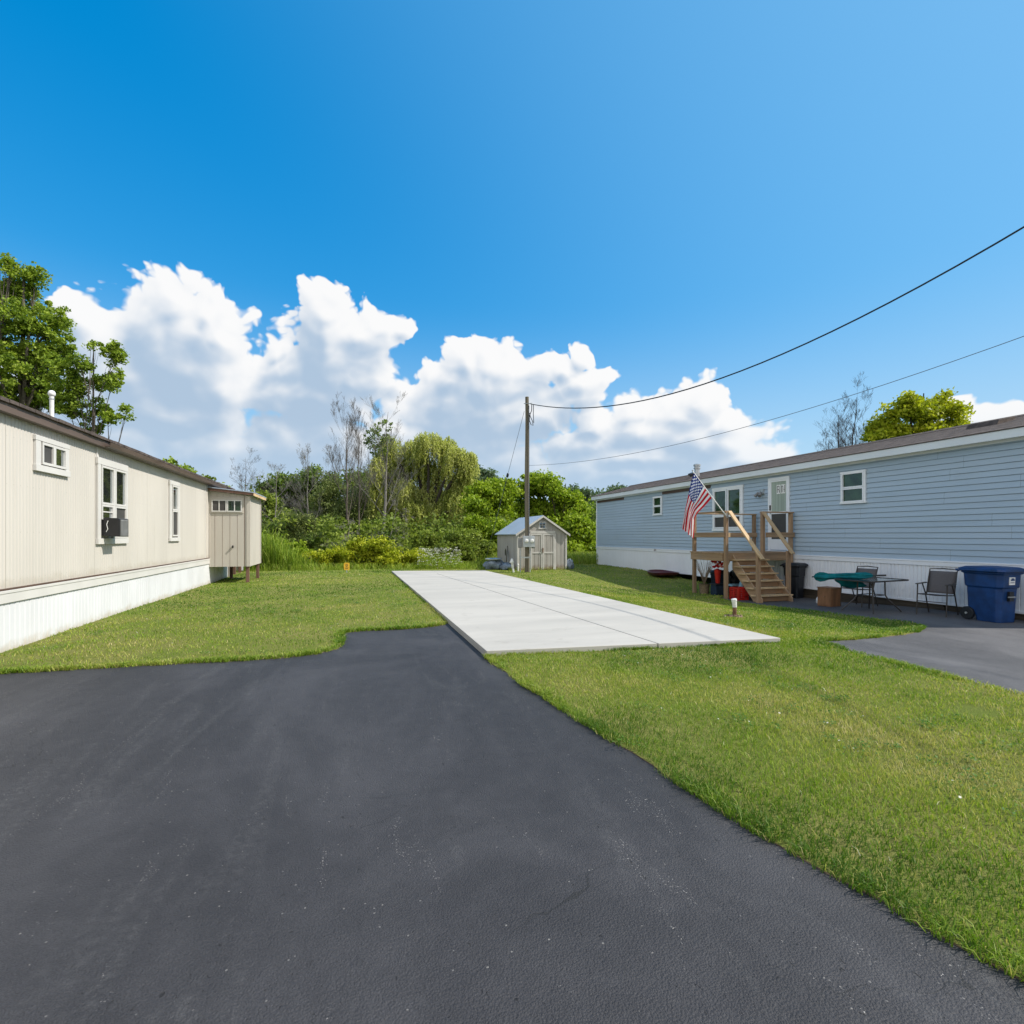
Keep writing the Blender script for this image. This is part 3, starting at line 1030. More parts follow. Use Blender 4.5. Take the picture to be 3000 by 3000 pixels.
# longer tufts hanging over the drive edges
ok_e = (np.hypot(edge[:, 0], edge[:, 1]) < 12) & (edge[:, 1] < 12) & ~((edge[:, 0] > 1.5) & (edge[:, 0] < 1.8) & (edge[:, 1] > 6.4))
ei = np.nonzero(ok_e)[0]
NTUFT = 46000
ti = ei[rng.integers(0, len(ei), NTUFT)]
inw = rng.random(NTUFT) ** 1.3 * 0.11 - 0.022
tn = tan_[ti] / (np.linalg.norm(tan_[ti], axis=1)[:, None] + 1e-9)
sl_ = rng.uniform(-0.05, 0.05, NTUFT)
tx_, ty_ = edge[ti, 0] - nrm[ti, 0] * inw + sl_ * tn[:, 0], edge[ti, 1] - nrm[ti, 1] * inw + sl_ * tn[:, 1]
kk = fbm(tx_, ty_, 1.6, 77, 4) + rng.normal(0, 0.06, NTUFT) > 0.42
bl_ = blades_at('grass', tx_[kk], ty_[kk], lambda x, y, d: 0.055 + 0.03 * fbm(x, y, 3.0, 61, 2), 1.15, lambda d: 0.0042 * np.maximum(1, d / 4.2), MT['grass'], lambda x, y: zg(x, y) + 0.004, lambda x, y, r, n: lawn_tint(x, y, r, n) * 0.95 + 0.05 * (r.random(n) < 0.3), np.random.default_rng(5))
bl_['kind'] = 'stuff'

# broad-leaved weeds and clover mats in the near lawn
rw = np.random.default_rng(44)
wx, wy = rw.uniform(1.7, 9.5, 900), rw.uniform(0.4, 9.0, 900)
wk = inside(edge, wx, wy) & ~((wx > 1.5) & (wx < 5.7) & (wy > 6.0)) & (fbm(wx, wy, 0.8, 63, 3) > 0.56) & (np.hypot(wx, wy) > 3.2)
lx_, ly_ = rw.uniform(-4, 1.3, 500), rw.uniform(7.2, 15, 500)
lk = inside(edge, lx_, ly_) & (fbm(lx_, ly_, 0.8, 63, 3) > 0.53)
wx, wy = np.concatenate([wx[wk], lx_[lk]]), np.concatenate([wy[wk], ly_[lk]])
nl = 34
k = np.repeat(np.arange(len(wx)), nl)
rad = rw.uniform(0.04, 0.16, len(wx))[k]
an, rr_ = rw.uniform(0, 6.28, len(k)), rw.random(len(k)) ** 0.5
cx_, cy_ = wx[k] + np.cos(an) * rr_ * rad, wy[k] + np.sin(an) * rr_ * rad
cz_ = lawn_h(cx_, cy_) + rw.uniform(0.022, 0.05, len(k))
nn_ = rw.normal(0, 0.35, (len(k), 3)) + [0, 0, 1]
nn_ /= np.linalg.norm(nn_, axis=1)[:, None]
a1 = np.cross(nn_, rw.normal(0, 1, (len(k), 3)))
a1 /= np.linalg.norm(a1, axis=1)[:, None]
b1 = np.cross(nn_, a1)
sz_ = rw.uniform(0.005, 0.011, len(k))[:, None]
Cc = np.stack([cx_, cy_, cz_], 1)
co_ = np.stack([Cc - a1 * sz_, Cc + b1 * sz_ * 0.8, Cc + a1 * sz_, Cc - b1 * sz_ * 0.8], 1).reshape(-1, 3)
MT['clover'] = leaf_material('clover_leaves', [(0.0, (0.045, 0.120, 0.016)), (0.96, (0.12, 0.235, 0.03)), (0.97, (0.66, 0.64, 0.58)), (1.0, (0.7, 0.68, 0.6))], 0.35)
tc_ = np.where(rw.random(len(k)) < 0.012, 1.0, rw.uniform(0, 0.95, len(k)))
cv_ = fast_mesh('clover', co_, np.arange(len(k))[:, None] * 4 + np.array([[0, 1, 2, 3]]), MT['clover'], None, (0, 0, 0), tc_)
cv_['kind'] = 'stuff'
# grass creeping against the slab
n_ = 9000
sx_r = rw.uniform(1.58, 5.68, n_)
side_ = rw.random(n_)
gx_ = np.where(side_ < 0.45, sx_r, np.where(side_ < 0.7, 1.57 - 0.03 * rw.random(n_), 5.70 + 0.03 * rw.random(n_)))
gy_ = np.where(side_ < 0.45, fr(sx_r) - 0.035 * rw.random(n_), rw.uniform(9.1, 20, n_))
gx_ = np.where((side_ >= 0.45) & (side_ < 0.7), 1.58 - (gy_ - 6.3) * 0.004 - 0.035 * rw.random(n_), gx_)
gy_ = np.where(side_ >= 0.7, rw.uniform(6.1, 21, n_), gy_)
gx_ = np.where(side_ >= 0.7, 5.685 - (gy_ - 6.0) * 0.031 + 0.035 * rw.random(n_), gx_)
gk_ = fbm(gx_, gy_, 1.4, 88, 4) + rw.normal(0, 0.10, n_) > 0.52
bl_ = blades_at('grass', gx_[gk_], gy_[gk_], lambda x, y, d: 0.050 + 0.035 * fbm(x, y, 3.0, 61, 2), 0.9, lambda d: 0.0042 * np.maximum(1, d / 4.2), MT['grass'], lambda x, y: zg(x, y) + 0.01, lawn_tint, np.random.default_rng(6))
bl_['kind'] = 'stuff'

# ================================================================== cream mobile home (left)
LX = -4.25
home = thing('mobile_home', (LX, 12, 0), 'cream ribbed metal mobile home with white skirting and brown roof edge', 'mobile home')
HY0, HY1 = 1.5, 21.3


def ribbed(y0, y1, z0, z1, x, amp, pitch, sgn=1, flat=0.5):
    """vertical-rib sheet in the plane X = x"""
    ys = []
    y = y0
    while y < y1 - 1e-6:
        for fr_, h in ((0, 0), (flat * 0.6, 0), (flat * 0.75, 1), (0.95, 1)):
            yy = y + pitch * fr_
            if yy < y1:
                ys.append((yy, h))
        y += pitch
    ys.append((y1, 0))
    return [[(x + sgn * amp * h, yy, z0) for yy, h in ys], [(x + sgn * amp * h, yy, z1) for yy, h in ys]]

w = MB()
w.strip(ribbed(HY0, 17.98, 0.80, 3.06, LX, 0.0065, 0.074))
w.strip([[(LX, 17.98, 0.8), (LX, HY1, 0.8)], [(LX, 17.98, 3.06), (LX, HY1, 3.06)]])
w.add([(LX, HY0, .0), (LX - 4.2, HY0, .0), (LX - 4.2, HY0, 3.06), (LX - 2.1, HY0, 3.5), (LX, HY0, 3.06)], [(0, 1, 2, 3, 4)])
w.add([(LX, HY1, .0), (LX - 4.2, HY1, .0), (LX - 4.2, HY1, 3.06), (LX - 2.1, HY1, 3.5), (LX, HY1, 3.06)], [(0, 1, 2, 3, 4)])
w.add([(LX - 4.2, HY0, .0), (LX - 4.2, HY1, .0), (LX - 4.2, HY1, 3.06), (LX - 4.2, HY0, 3.06)], [(0, 1, 2, 3)])
w.build('wall', MT['cream'], home, fix=False)
# skirting: broad flat pans with narrow seams
w = MB()
pn = []
y = HY0
k = 0
while y < 20.6:
    for o_, dpt in ((0, -0.016), (0.022, 0.006), (0.10, 0.006), (0.107, -0.004), (0.121, -0.004), (0.128, 0.004), (0.215, 0.004), (0.222, -0.004), (0.236, -0.004), (0.243, 0.004), (0.325, 0.004)):
        pn.append((y + o_, dpt))
    y += 0.335
w.strip([[(LX + 0.004 + dp, yy, -0.03 + 0.006 * math.sin(yy * 3)) for yy, dp in pn], [(LX + 0.004 + dp, yy, 0.655) for yy, dp in pn]])
w.build('skirting', MT['white_skirt'], home, fix=False)
w = MB()
w.box((LX - 0.02, HY0, 0.642), (LX + 0.034, 20.6, 0.80))
w.box((LX - 0.02, HY0, 0.765), (LX + 0.042, 20.6, 0.803))
w.build('skirting_rail', MT['white_trim'], home, bevel=0.004)
w = MB()
w.box((LX - 0.02, HY0, 0.806), (LX + 0.03, 20.6, 0.828))
w.build('brown_strip', MT['brown_trim'], home)
for yy in (10.86, 17.93):
    w = MB()
    w.box((LX, yy - 0.014, 0.83 if yy > 12 else 2.86), (LX + 0.018, yy + 0.014, 3.04))
    w.build('seam_strip', MT['white_trim'], home)
# roof: low gable, shingled, brown eave
w = MB()
ex, rx, bx_ = LX + 0.13, LX - 2.1, LX - 4.33
for (x0, z0, x1, z1) in ((ex, 3.175, rx, 3.61), (rx, 3.61, bx_, 3.175)):
    w.prism([(x0, HY0 - .1, z0), (x1, HY0 - .1, z1), (x1, HY0 - .1, z1 + 0.022), (x0, HY0 - .1, z0 + 0.022)], (0, HY1 - HY0 + .2, 0))
roof = w.build('roof', MT['shingle_brown'], home)
w = MB()
rr = random.Random(3)
y = HY0 - .1
while y < HY1:                        # ragged shingle butts over the eave
    l_ = 0.16 + rr.random() * 0.06
    w.box((ex - 0.02, y, 3.165 - rr.random() * 0.008), (ex + 0.018 + rr.random() * 0.012, y + l_ - 0.008, 3.204 + rr.random() * 0.006))
    y += l_
w.build('shingle_edge', MT['shingle_brown'], roof)
w = MB()
w.box((LX + 0.013, HY0 - .05, 3.045), (ex - 0.012, HY1 + .05, 3.172))
w.build('eave_fascia', MT['brown_metal'], home, bevel=0.004)
w = MB()
w.prism([(ex - 0.01, 10.9, 3.05), (ex + 0.06, 10.9, 3.06), (ex + 0.075, 10.9, 3.135), (ex + 0.065, 10.9, 3.135), (ex + 0.052, 10.9, 3.07), (ex - 0.01, 10.9, 3.065)], (0, 8.9, 0))
w.build('gutter', MT['brown_metal'], home)
w = MB()
w.lathe((LX - 0.72, 11.05, 3.25), [(0.032, 0), (0.032, 0.66), (0.050, 0.675), (0.055, 0.705), (0.050, 0.73), (0.032, 0.755), (0.0, 0.765)], 14)
vp = w.build('vent_pipe', MT['white_pvc'], home, sm=True)
w = MB()
w.lathe((LX - 0.72, 11.05, 3.25), [(0.033, 0.60), (0.038, 0.605), (0.038, 0.62), (0.033, 0.625)], 14)
w.build('collar', MT['galv'], vp, sm=True)


def window(parent, x, y0, y1, z0, z1, sgn, cells, trim=0.085, sill=0.10, fr_m='white_trim', proud=0.045, frame_w=0.035, head=None):
    """window in the plane X = x facing sgn; cells: (y0,y1,z0,z1,glass key) in metres"""
    w_ = MB()
    hd = trim if head is None else head
    a, b = x, x + sgn * proud * 0.75
    w_.box((a, y0, z0 + sill), (b, y0 + trim, z1 - hd))
    w_.box((a, y1 - trim, z0 + sill), (b, y1, z1 - hd))
    w_.box((a, y0 - 0.012, z1 - hd), (x + sgn * (proud * 0.75 + 0.004), y1 + 0.012, z1))
    w_.box((a, y0 - 0.015, z0), (x + sgn * (proud * 0.75 + 0.010), y1 + 0.015, z0 + sill))
    f_ = w_.build('window', MT[fr_m], parent, bevel=0.003)
    s_ = MB()
    for (ya, yb, za, zb, gk) in cells:
        fw = frame_w
        c, d = x + sgn * 0.002, x + sgn * proud
        s_.box((c, ya, za), (d, ya + fw, zb))
        s_.box((c, yb - fw, za), (d, yb, zb))
        s_.box((c, ya + fw, za), (d - sgn * 0.002, yb - fw, za + fw))
        s_.box((c, ya + fw, zb - fw), (d - sgn * 0.002, yb - fw, zb))
    s_.build('sash', MT[fr_m], f_)
    for (ya, yb, za, zb, gk) in cells:
        g_ = MB()
        fw = frame_w
        g_.box((x + sgn * 0.003, ya + fw - 0.002, za + fw - 0.002), (x + sgn * (0.016 if gk != 'screen' else 0.020), yb - fw + 0.002, zb - fw + 0.002))
        g_.build('screen' if gk == 'screen' else 'pane', MT[gk], f_)
    return f_

XW = LX + 0.008
window(home, XW, 8.96, 9.86, 2.41, 2.91, 1, [(9.10, 9.42, 2.515, 2.83, 'screen'), (9.42, 9.76, 2.515, 2.83, 'glass')], 0.12, 0.09, head=0.07)
wd = window(home, XW, 10.84, 12.10, 1.355, 2.87, 1,
            [(10.96, 11.50, 2.06, 2.74, 'glass'), (11.52, 12.03, 2.06, 2.74, 'glass'), (10.96, 11.44, 1.79, 2.055, 'glass'), (11.52, 12.03, 1.46, 2.055, 'screen')], 0.11, 0.10, head=0.12)
w = MB()
w.box((XW + 0.002, 11.442, 1.46), (XW + 0.044, 11.515, 2.74))
w.box((XW + 0.004, 10.99, 1.918), (XW + 0.038, 11.42, 1.938))
w.build('mullion', MT['white_trim'], wd)
window(home, XW, 14.62, 15.36, 1.37, 2.85, 1, [(14.78, 15.22, 2.13, 2.74, 'glass'), (14.78, 15.22, 1.49, 2.125, 'screen')], 0.13, 0.09, head=0.10)

# window air conditioner: slides out of the sash, so a thing of its own
ac = thing('air_conditioner', (XW, 11.2, 1.49), 'black window air conditioner with a grey grille jutting from the tall double window', 'air conditioner')
w = MB()
w.prism([(XW + 0.02, 11.0, 1.50), (XW + 0.29, 11.0, 1.485), (XW + 0.29, 11.0, 1.80), (XW + 0.265, 11.0, 1.815), (XW + 0.02, 11.0, 1.825)], (0, 0.40, 0))
w.build('casing', MT['black_plastic'], ac, bevel=0.008)
w = MB()
for i in range(13):
    w.box((XW + 0.288, 11.045, 1.505 + i * 0.0215), (XW + 0.300, 11.36, 1.518 + i * 0.0215))
w.box((XW + 0.282, 11.04, 1.50), (XW + 0.293, 11.37, 1.79))
w.build('grille', MT['grille'], ac)
w = MB()
w.tube([(XW + 0.12, 10.992, 1.77), (XW + 0.10, 10.985, 1.70), (XW + 0.115, 10.99, 1.62), (XW + 0.09, 10.992, 1.57)], 0.006, 6)
w.build('cord', MT['white_pvc'], ac)

# ------------------------------------------------------------------ lean-to room on posts at the end of the cream home
AX0, AX1, AY0, AY1 = LX + 0.001, -3.10, 18.37, 20.42
ad = thing('lean_to_room', (-3.7, 18.4, 0), 'beige board lean-to room on brown posts at the far end of the cream home', 'lean-to')
w = MB()
zl, zr = 2.90, 2.76
bott = 0.54
# outward faces: front (towards the lane), side, back, floor
for Y_ in (AY0, AY1):
    w.add([(AX0, Y_, bott), (AX1, Y_, bott), (AX1, Y_, zr), (AX0, Y_, zl)], [(0, 1, 2, 3)])
w.add([(AX1, AY0, bott), (AX1, AY1, bott), (AX1, AY1, zr), (AX1, AY0, zr)], [(0, 1, 2, 3)])
w.add([(AX0, AY0, bott), (AX1, AY0, bott), (AX1, AY1, bott), (AX0, AY1, bott)], [(0, 1, 2, 3)])
w.build('wall', MT['cream_board'], ad)
w = MB()
for i, xx in enumerate((-4.215, -4.08, -3.87, -3.66, -3.45, -3.25, -3.16)):
    t_ = 0.012 if i in (0, 5, 6) else 0.006
    w.box((xx - t_ / 2, AY0 - 0.003, bott), (xx + t_ / 2, AY0 + 0.001, 2.18 if 0 < i < 5 else 2.77))
for xx in (-4.02, -3.85, -3.66, -3.47):
    w.box((xx - 0.002, AY0 - 0.003, 2.72), (xx + 0.002, AY0 + 0.001, 2.80))
w.build('groove', MT['brown_post'], ad)
w = MB()
w.box((AX1 - 0.09, AY0 - 0.022, bott - 0.004), (AX1 + 0.003, AY0 - 0.001, zr))
w.box((AX0 + 0.004, AY0 - 0.02, bott), (AX0 + 0.05, AY0 - 0.001, zl - 0.02))
w.box((AX1 + 0.001, AY1 - 0.06, bott), (AX1 + 0.02, AY1 + 0.012, zr))
w.box((AX1 + 0.001, AY0 - 0.022, bott - 0.003), (AX1 + 0.02, AY0 + 0.03, zr))
w.build('corner_board', MT['cream_board'], ad, bevel=0.003)
w = MB()
w.box((-4.21, AY0 - 0.022, 2.205), (-3.27, AY0 - 0.001, 2.70))
win = w.build('window', MT['cream_board'], ad, bevel=0.004)
w = MB()
for (xa, xb) in ((-4.165, -3.745), (-3.735, -3.315)):
    za, zb, fw = 2.25, 2.62, 0.032
    for (a, b) in (((xa, za), (xb, za + fw)), ((xa, zb - fw), (xb, zb)), ((xa, za + fw), (xa + fw, zb - fw)), ((xb - fw, za + fw), (xb, zb - fw)), (((xa + xb) / 2 - 0.014, za + fw), ((xa + xb) / 2 + 0.014, zb - fw))):
        w.box((a[0], AY0 - 0.045, a[1]), (b[0], AY0 - 0.021, b[1]))
w.build('sash', MT['white_trim'], win)
for (xa, xb, gk) in ((-4.135, -3.775, 'screen'), (-3.705, -3.345, 'glass_green')):
    w = MB()
    w.box((xa, AY0 - 0.032, 2.28), (xb, AY0 - 0.0215, 2.59))
    w.build('pane', MT[gk], win)
w = MB()
w.lathe((-3.575, AY0 - 0.03, 1.115), [(0.0, 0), (0.022, 0.008), (0.024, 0.045), (0.020, 0.085), (0.0, 0.09)], 8)
w.bar((-3.575, AY0 - 0.001, 1.16), (-3.575, AY0 - 0.075, 1.16), 0.03, 0.05)
w.build('handle', MT['black_plastic'], ad, bevel=0.002)
w = MB()
# mono-pitch roof with a thick brown edge
w.prism([(LX - 0.02, AY0 - 0.17, 2.985), (AX1 + 0.16, AY0 - 0.17, 2.845), (AX1 + 0.16, AY0 - 0.17, 2.872), (LX - 0.02, AY0 - 0.17, 3.012)], (0, 2.45, 0))
w.build('roof', MT['shed_roof'], ad)
w = MB()
w.prism([(LX + 0.02, AY0 - 0.15, 2.895), (AX1 + 0.13, AY0 - 0.15, 2.765), (AX1 + 0.13, AY0 - 0.15, 2.846), (LX + 0.02, AY0 - 0.15, 2.980)], (0, 0.03, 0))
w.build('front_fascia', MT['brown_post'], ad)
w = MB()
w.box((AX1 + 0.131, AY0 - 0.16, 2.755), (AX1 + 0.152, AY0 + 2.25, 2.843))
w.build('side_fascia', MT['lumber_pale'], ad)
for (xx, yy) in ((-3.17, 18.45), (-3.17, 20.30), (-4.0, 20.30)):
    w = MB()
    w.box((xx - 0.045, yy - 0.045, -0.05), (xx + 0.045, yy + 0.045, bott - 0.002))
    w.build('post', MT['brown_post'], ad, bevel=0.004)
# small landing seen between the posts
bs = thing('back_steps', (-4.7, 23.3, 0), 'small brown wooden landing with white side panel behind the lean-to posts', 'steps')
w = MB()
w.box((-5.3, 23.72, 0.10), (-4.25, 23.76, 0.9))
w.build('side_panel', MT['white_skirt'], bs)
for (xx, yy) in ((-5.2, 22.6), (-4.35, 22.6), (-5.2, 23.65), (-4.35, 23.65)):
    w = MB()
    w.box((xx - 0.045, yy - 0.045, -0.02), (xx + 0.045, yy + 0.045, 0.66))
    w.build('leg', MT['brown_post'], bs)
w = MB()
w.box((-5.3, 22.5, 0.66), (-4.25, 23.7, 0.70))
w.build('platform', MT['lumber_x'], bs)
w = MB()
w.box((-5.15, 22.57, 0.20), (-4.4, 22.63, 0.27))
w.build('rung', MT['brown_post'], bs)

# ================================================================== blue mobile home (right)
RX, RY0, RY1 = 12.35, 5.9, 25.5
hb = thing('mobile_home', (RX, 14, 0), 'blue clapboard mobile home with white skirting and grey shingle roof', 'mobile home')
w = MB()
zs, course = 0.955, 0.1245
rows = []
z = zs
while z < 3.36:
    zt = min(z + course, 3.40)
    for (dx_, zz) in ((0.000, z), (-0.020, z + 0.001), (-0.004, zt - 0.012), (0.010, zt - 0.011), (0.010, zt - 0.001)):
        rows.append([(RX + dx_, RY0, zz), (RX + dx_, RY1, zz)])
    z = zt
w.strip(rows)
for Y_ in (RY0, RY1):
    w.add([(RX, Y_, 0.0), (RX + 4.1, Y_, 0.0), (RX + 4.1, Y_, 3.42), (RX + 2.05, Y_, 4.02), (RX, Y_, 3.42)], [(0, 1, 2, 3, 4)])
w.add([(RX + 4.1, RY0, 0), (RX + 4.1, RY1, 0), (RX + 4.1, RY1, 3.42), (RX + 4.1, RY0, 3.42)], [(0, 1, 2, 3)])
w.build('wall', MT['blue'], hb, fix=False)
w = MB()
pn = []
y = RY0
while y < RY1 - 0.3:
    for o_, dpt in ((0, 0.018), (0.012, 0), (0.075, 0), (0.080, 0.014), (0.090, 0.014), (0.095, 0), (0.165, 0), (0.170, 0.014), (0.180, 0.014), (0.185, 0), (0.255, 0)):
        pn.append((y + o_, dpt))
    y += 0.265
pn.append((RY1, 0))
w.strip([[(RX - 0.024 + dp, yy, 0.02 - 0.06 * float(smooth(17, 21, yy))) for yy, dp in pn], [(RX - 0.024 + dp, yy, 0.85) for yy, dp in pn]])
w.build('skirting', MT['white_vinyl'], hb, fix=False)
w = MB()
w.box((RX - 0.048, RY0, 0.835), (RX + 0.01, RY1 + 0.01, 0.953))
w.box((RX - 0.058, RY0, 0.925), (RX + 0.01, RY1 + 0.01, 0.958))
w.box((RX - 0.042, RY0, 0.0), (RX + 0.01, 17.0, 0.045))
w.build('skirting_rail', MT['white_vinyl'], hb, bevel=0.004)
w = MB()
for (a, b) in ((5.95, 8.3), (8.32, 10.4), (10.42, 12.4), (12.42, 15.2)):
    w.box((RX - 0.03, a, -0.30), (RX + 0.12, b, -0.155 if a > 9 else -0.055))
    w.box((RX - 0.015, a + 0.03, -0.15 if a > 9 else -0.052), (RX + 0.12, b - 0.02, -0.003))
w.build('timber_footing', MT['dark_timber'], hb, bevel=0.006)
w = MB()
w.box((RX - 0.03, RY1 - 0.06, 0.958), (RX + 0.03, RY1 + 0.02, 3.39))
w.build('corner_trim', MT['white_vinyl'], hb)
# eave: soffit, fascia, roof
w = MB()
w.box((RX - 0.22, RY0 - .15, 3.405), (RX + 0.02, RY1 + .15, 3.42))
w.box((RX - 0.045, RY0, 3.345), (RX + 0.005, RY1, 3.404))
w.build('soffit', MT['white_vinyl'], hb)
w = MB()
w.box((RX - 0.245, RY0 - .16, 3.385), (RX - 0.221, RY1 + .16, 3.552))
w.build('fascia', MT['fascia_blue'], hb, bevel=0.004)
w = MB()
e0, rg = RX - 0.265, RX + 2.05
zr0, zr1 = 3.556, 4.17
for (x0, z0, x1, z1) in ((e0, zr0, rg, zr1), (rg, zr1, RX + 4.36, zr0)):
    w.prism([(x0, RY0 - .18, z0), (x1, RY0 - .18, z1), (x1, RY0 - .18, z1 + 0.024), (x0, RY0 - .18, z0 + 0.024)], (0, RY1 - RY0 + .36, 0))
roof = w.build('roof', MT['shingle_grey'], hb)
w = MB()
slope = (zr1 - zr0) / (rg - e0)
rr = random.Random(9)
for i in range(1, 17):                # shingle courses as thin butts
    xx = e0 + i * 0.138
    zz = zr0 + (xx - e0) * slope + 0.024
    w.prism([(xx, RY0 - .17, zz - 0.004), (xx + 0.13, RY0 - .17, zz + 0.13 * slope - 0.002), (xx + 0.13, RY0 - .17, zz + 0.13 * slope + 0.001), (xx, RY0 - .17, zz + 0.007)], (0, RY1 - RY0 + .34, 0))
w.build('shingle_course', MT['shingle_grey'], roof)
w = MB()
w.prism([(rg - 0.13, RY0 - .16, zr1 + 0.002), (rg, RY0 - .16, zr1 + 0.04), (rg + 0.13, RY0 - .16, zr1 + 0.002), (rg, RY0 - .16, zr1 + 0.062)], (0, RY1 - RY0 + .32, 0))
w.build('ridge_cap', MT['shingle_brown'], roof)
w = MB()
zz = zr0 + 1.35 * slope
w.prism([(e0 + 1.15, 7.9, zz - 0.06), (e0 + 1.75, 7.9, zz + 0.08), (e0 + 1.75, 7.9, zz + 0.20), (e0 + 1.25, 7.9, zz + 0.10)], (0, 0.62, 0))
w.build('roof_vent', MT['shingle_brown'], hb, bevel=0.01)
w = MB()
w.lathe((13.15, 18.1, 3.74), [(0.10, 0), (0.10, 0.42), (0.135, 0.43), (0.135, 0.47), (0.105, 0.48), (0.105, 0.53), (0.14, 0.54), (0.14, 0.60), (0.09, 0.63), (0.0, 0.64)], 14)
w.build('flue', MT['galv'], hb, sm=True)
w = MB()
w.lathe((13.6, 19.0, 3.90), [(0.13, 0), (0.13, 0.12), (0.20, 0.14), (0.20, 0.19), (0.0, 0.27)], 12)
w.build('roof_cap', MT['dark_metal'], hb, sm=True)
for (a, b, za, zb) in ((22.55, 25.4, 3.22, 3.335), (16.2, 19.3, 3.215, 3.335)):
    w = MB()
    w.box((RX - 0.026, a, za), (RX + 0.002, b, zb))
    tag(w.build('bare_board', MT['brown_trim'], hb), 'dark brown board where siding is missing')
WV = 'white_vinyl'
window(hb, RX - 0.012, 10.16, 10.87, 2.33, 3.17, -1, [(10.20, 10.83, 2.74, 3.13, 'glass_green'), (10.20, 10.83, 2.37, 2.735, 'glass_green')], 0.05, 0.05, WV, 0.055, 0.035)
window(hb, RX - 0.012, 14.52, 16.05, 1.67, 3.19, -1, [(14.60, 15.26, 2.20, 3.10, 'glass_green'), (15.30, 15.97, 2.20, 3.10, 'glass_green'), (14.60, 15.26, 1.76, 2.195, 'screen'), (15.30, 15.97, 1.76, 2.195, 'screen')], 0.085, 0.085, WV, 0.06, 0.045)
window(hb, RX - 0.012, 19.30, 19.97, 2.37, 3.17, -1, [(19.34, 19.93, 2.76, 3.13, 'glass_green'), (19.34, 19.93, 2.41, 2.755, 'glass_green')], 0.05, 0.05, WV, 0.055, 0.035)
# storm door
w = MB()
dx0, dx1 = RX - 0.055, RX - 0.012
w.box((dx0, 12.58, 1.055), (dx1, 12.66, 3.27))
w.box((dx0, 13.33, 1.055), (dx1, 13.41, 3.27))
w.box((dx0, 12.66, 3.19), (dx1, 13.33, 3.27))
w.box((dx0 + 0.012, 12.66, 1.08), (dx1, 13.33, 1.40))
w.box((dx0 + 0.012, 12.66, 2.165), (dx1, 13.33, 2.235))
w.box((dx0 + 0.012, 12.66, 1.40), (dx1, 12.705, 3.19))
w.box((dx0 + 0.012, 13.285, 1.40), (dx1, 13.33, 3.19))
w.box((dx0 + 0.012, 12.705, 3.14), (dx1, 13.285, 3.19))
w.box((dx0 - 0.03, 12.55, 1.035), (dx1, 13.44, 1.056))
door = w.build('door', MT[WV], hb, bevel=0.003)
w = MB()
w.box((dx0 + 0.026, 12.70, 1.395), (dx1, 13.29, 2.17))
w.build('lower_pane', MT['screen'], door)
w = MB()
w.box((dx0 + 0.026, 12.70, 2.23), (dx1, 13.29, 3.145))
w.build('upper_pane', MT['curtain'], door)
w = MB()                               # little two-panel sign with dark glyphs
for (ya, yb) in ((12.745, 12.90), (12.93, 13.075)):
    w.box((dx0 + 0.018, ya, 2.77), (dx0 + 0.027, yb, 3.04))
sg = w.build('door_sign', MT['white'], door)
w = MB()
for (ya, za, yb, zb) in ((13.055, 2.80, 13.035, 3.01), (13.055, 2.99, 12.965, 3.01), (12.965, 2.90, 12.985, 3.0), (13.03, 2.885, 12.965, 2.905), (12.985, 2.80, 12.955, 2.885), (12.89, 2.80, 12.87, 3.01), (12.87, 2.98, 12.82, 3.0), (12.84, 2.80, 12.82, 2.98), (12.80, 2.88, 12.765, 2.90), (12.775, 2.80, 12.755, 3.02)):
    w.box((dx0 + 0.0165, ya, za), (dx0 + 0.0185, yb, zb))
w.build('lettering', MT['dark_metal'], sg)
w = MB()
w.box((dx0 - 0.03, 13.295, 2.28), (dx0 + 0.012, 13.32, 2.44))
w.build('handle', MT['dark_metal'], door, bevel=0.003)
# twin-lamp fitting
w = MB()
w.box((RX - 0.05, 13.60, 2.79), (RX - 0.012, 13.76, 2.97))
w.tube([(RX - 0.05, 13.68, 2.86), (RX - 0.13, 13.74, 2.84)], 0.015, 6)
w.tube([(RX - 0.05, 13.68, 2.86), (RX - 0.13, 13.62, 2.84)], 0.015, 6)
lp = w.build('wall_light', MT['galv'], hb, bevel=0.003)
w = MB()
for yy in (13.60, 13.80):
    w.tube([(RX - 0.11, 13.70 + (yy - 13.70) * 0.4, 2.86), (RX - 0.20, yy, 2.74)], [0.035, 0.058], 10)
w.build('lamp_head', MT['grille'], lp, sm=True)
w = MB()
w.tube([(RX - 0.05, 19.73, 0.90), (RX - 0.12, 19.73, 0.90), (RX - 0.14, 19.73, 0.86)], 0.014, 6)
w.lathe((RX - 0.11, 19.73, 0.93), [(0.008, 0), (0.03, 0.005), (0.03, 0.015), (0, 0.017)], 8)
w.build('spigot', MT['rust'], hb)

# ================================================================== grey shed
sx0, sx1, sy0, sy1 = 6.75, 9.01, 21.6, 24.9
sh = thing('garden_shed', (7.88, 21.6, 0), 'grey gabled board shed with double doors behind the utility pole', 'shed')
cx, zw, zrg = 7.88, 1.57, 2.36
w = MB()
for Y_ in (sy0, sy1):
    w.add([(sx0, Y_, 0.03), (sx1, Y_, 0.03), (sx1, Y_, zw), (cx, Y_, zrg - 0.03), (sx0, Y_, zw)], [(0, 1, 2, 3, 4)])
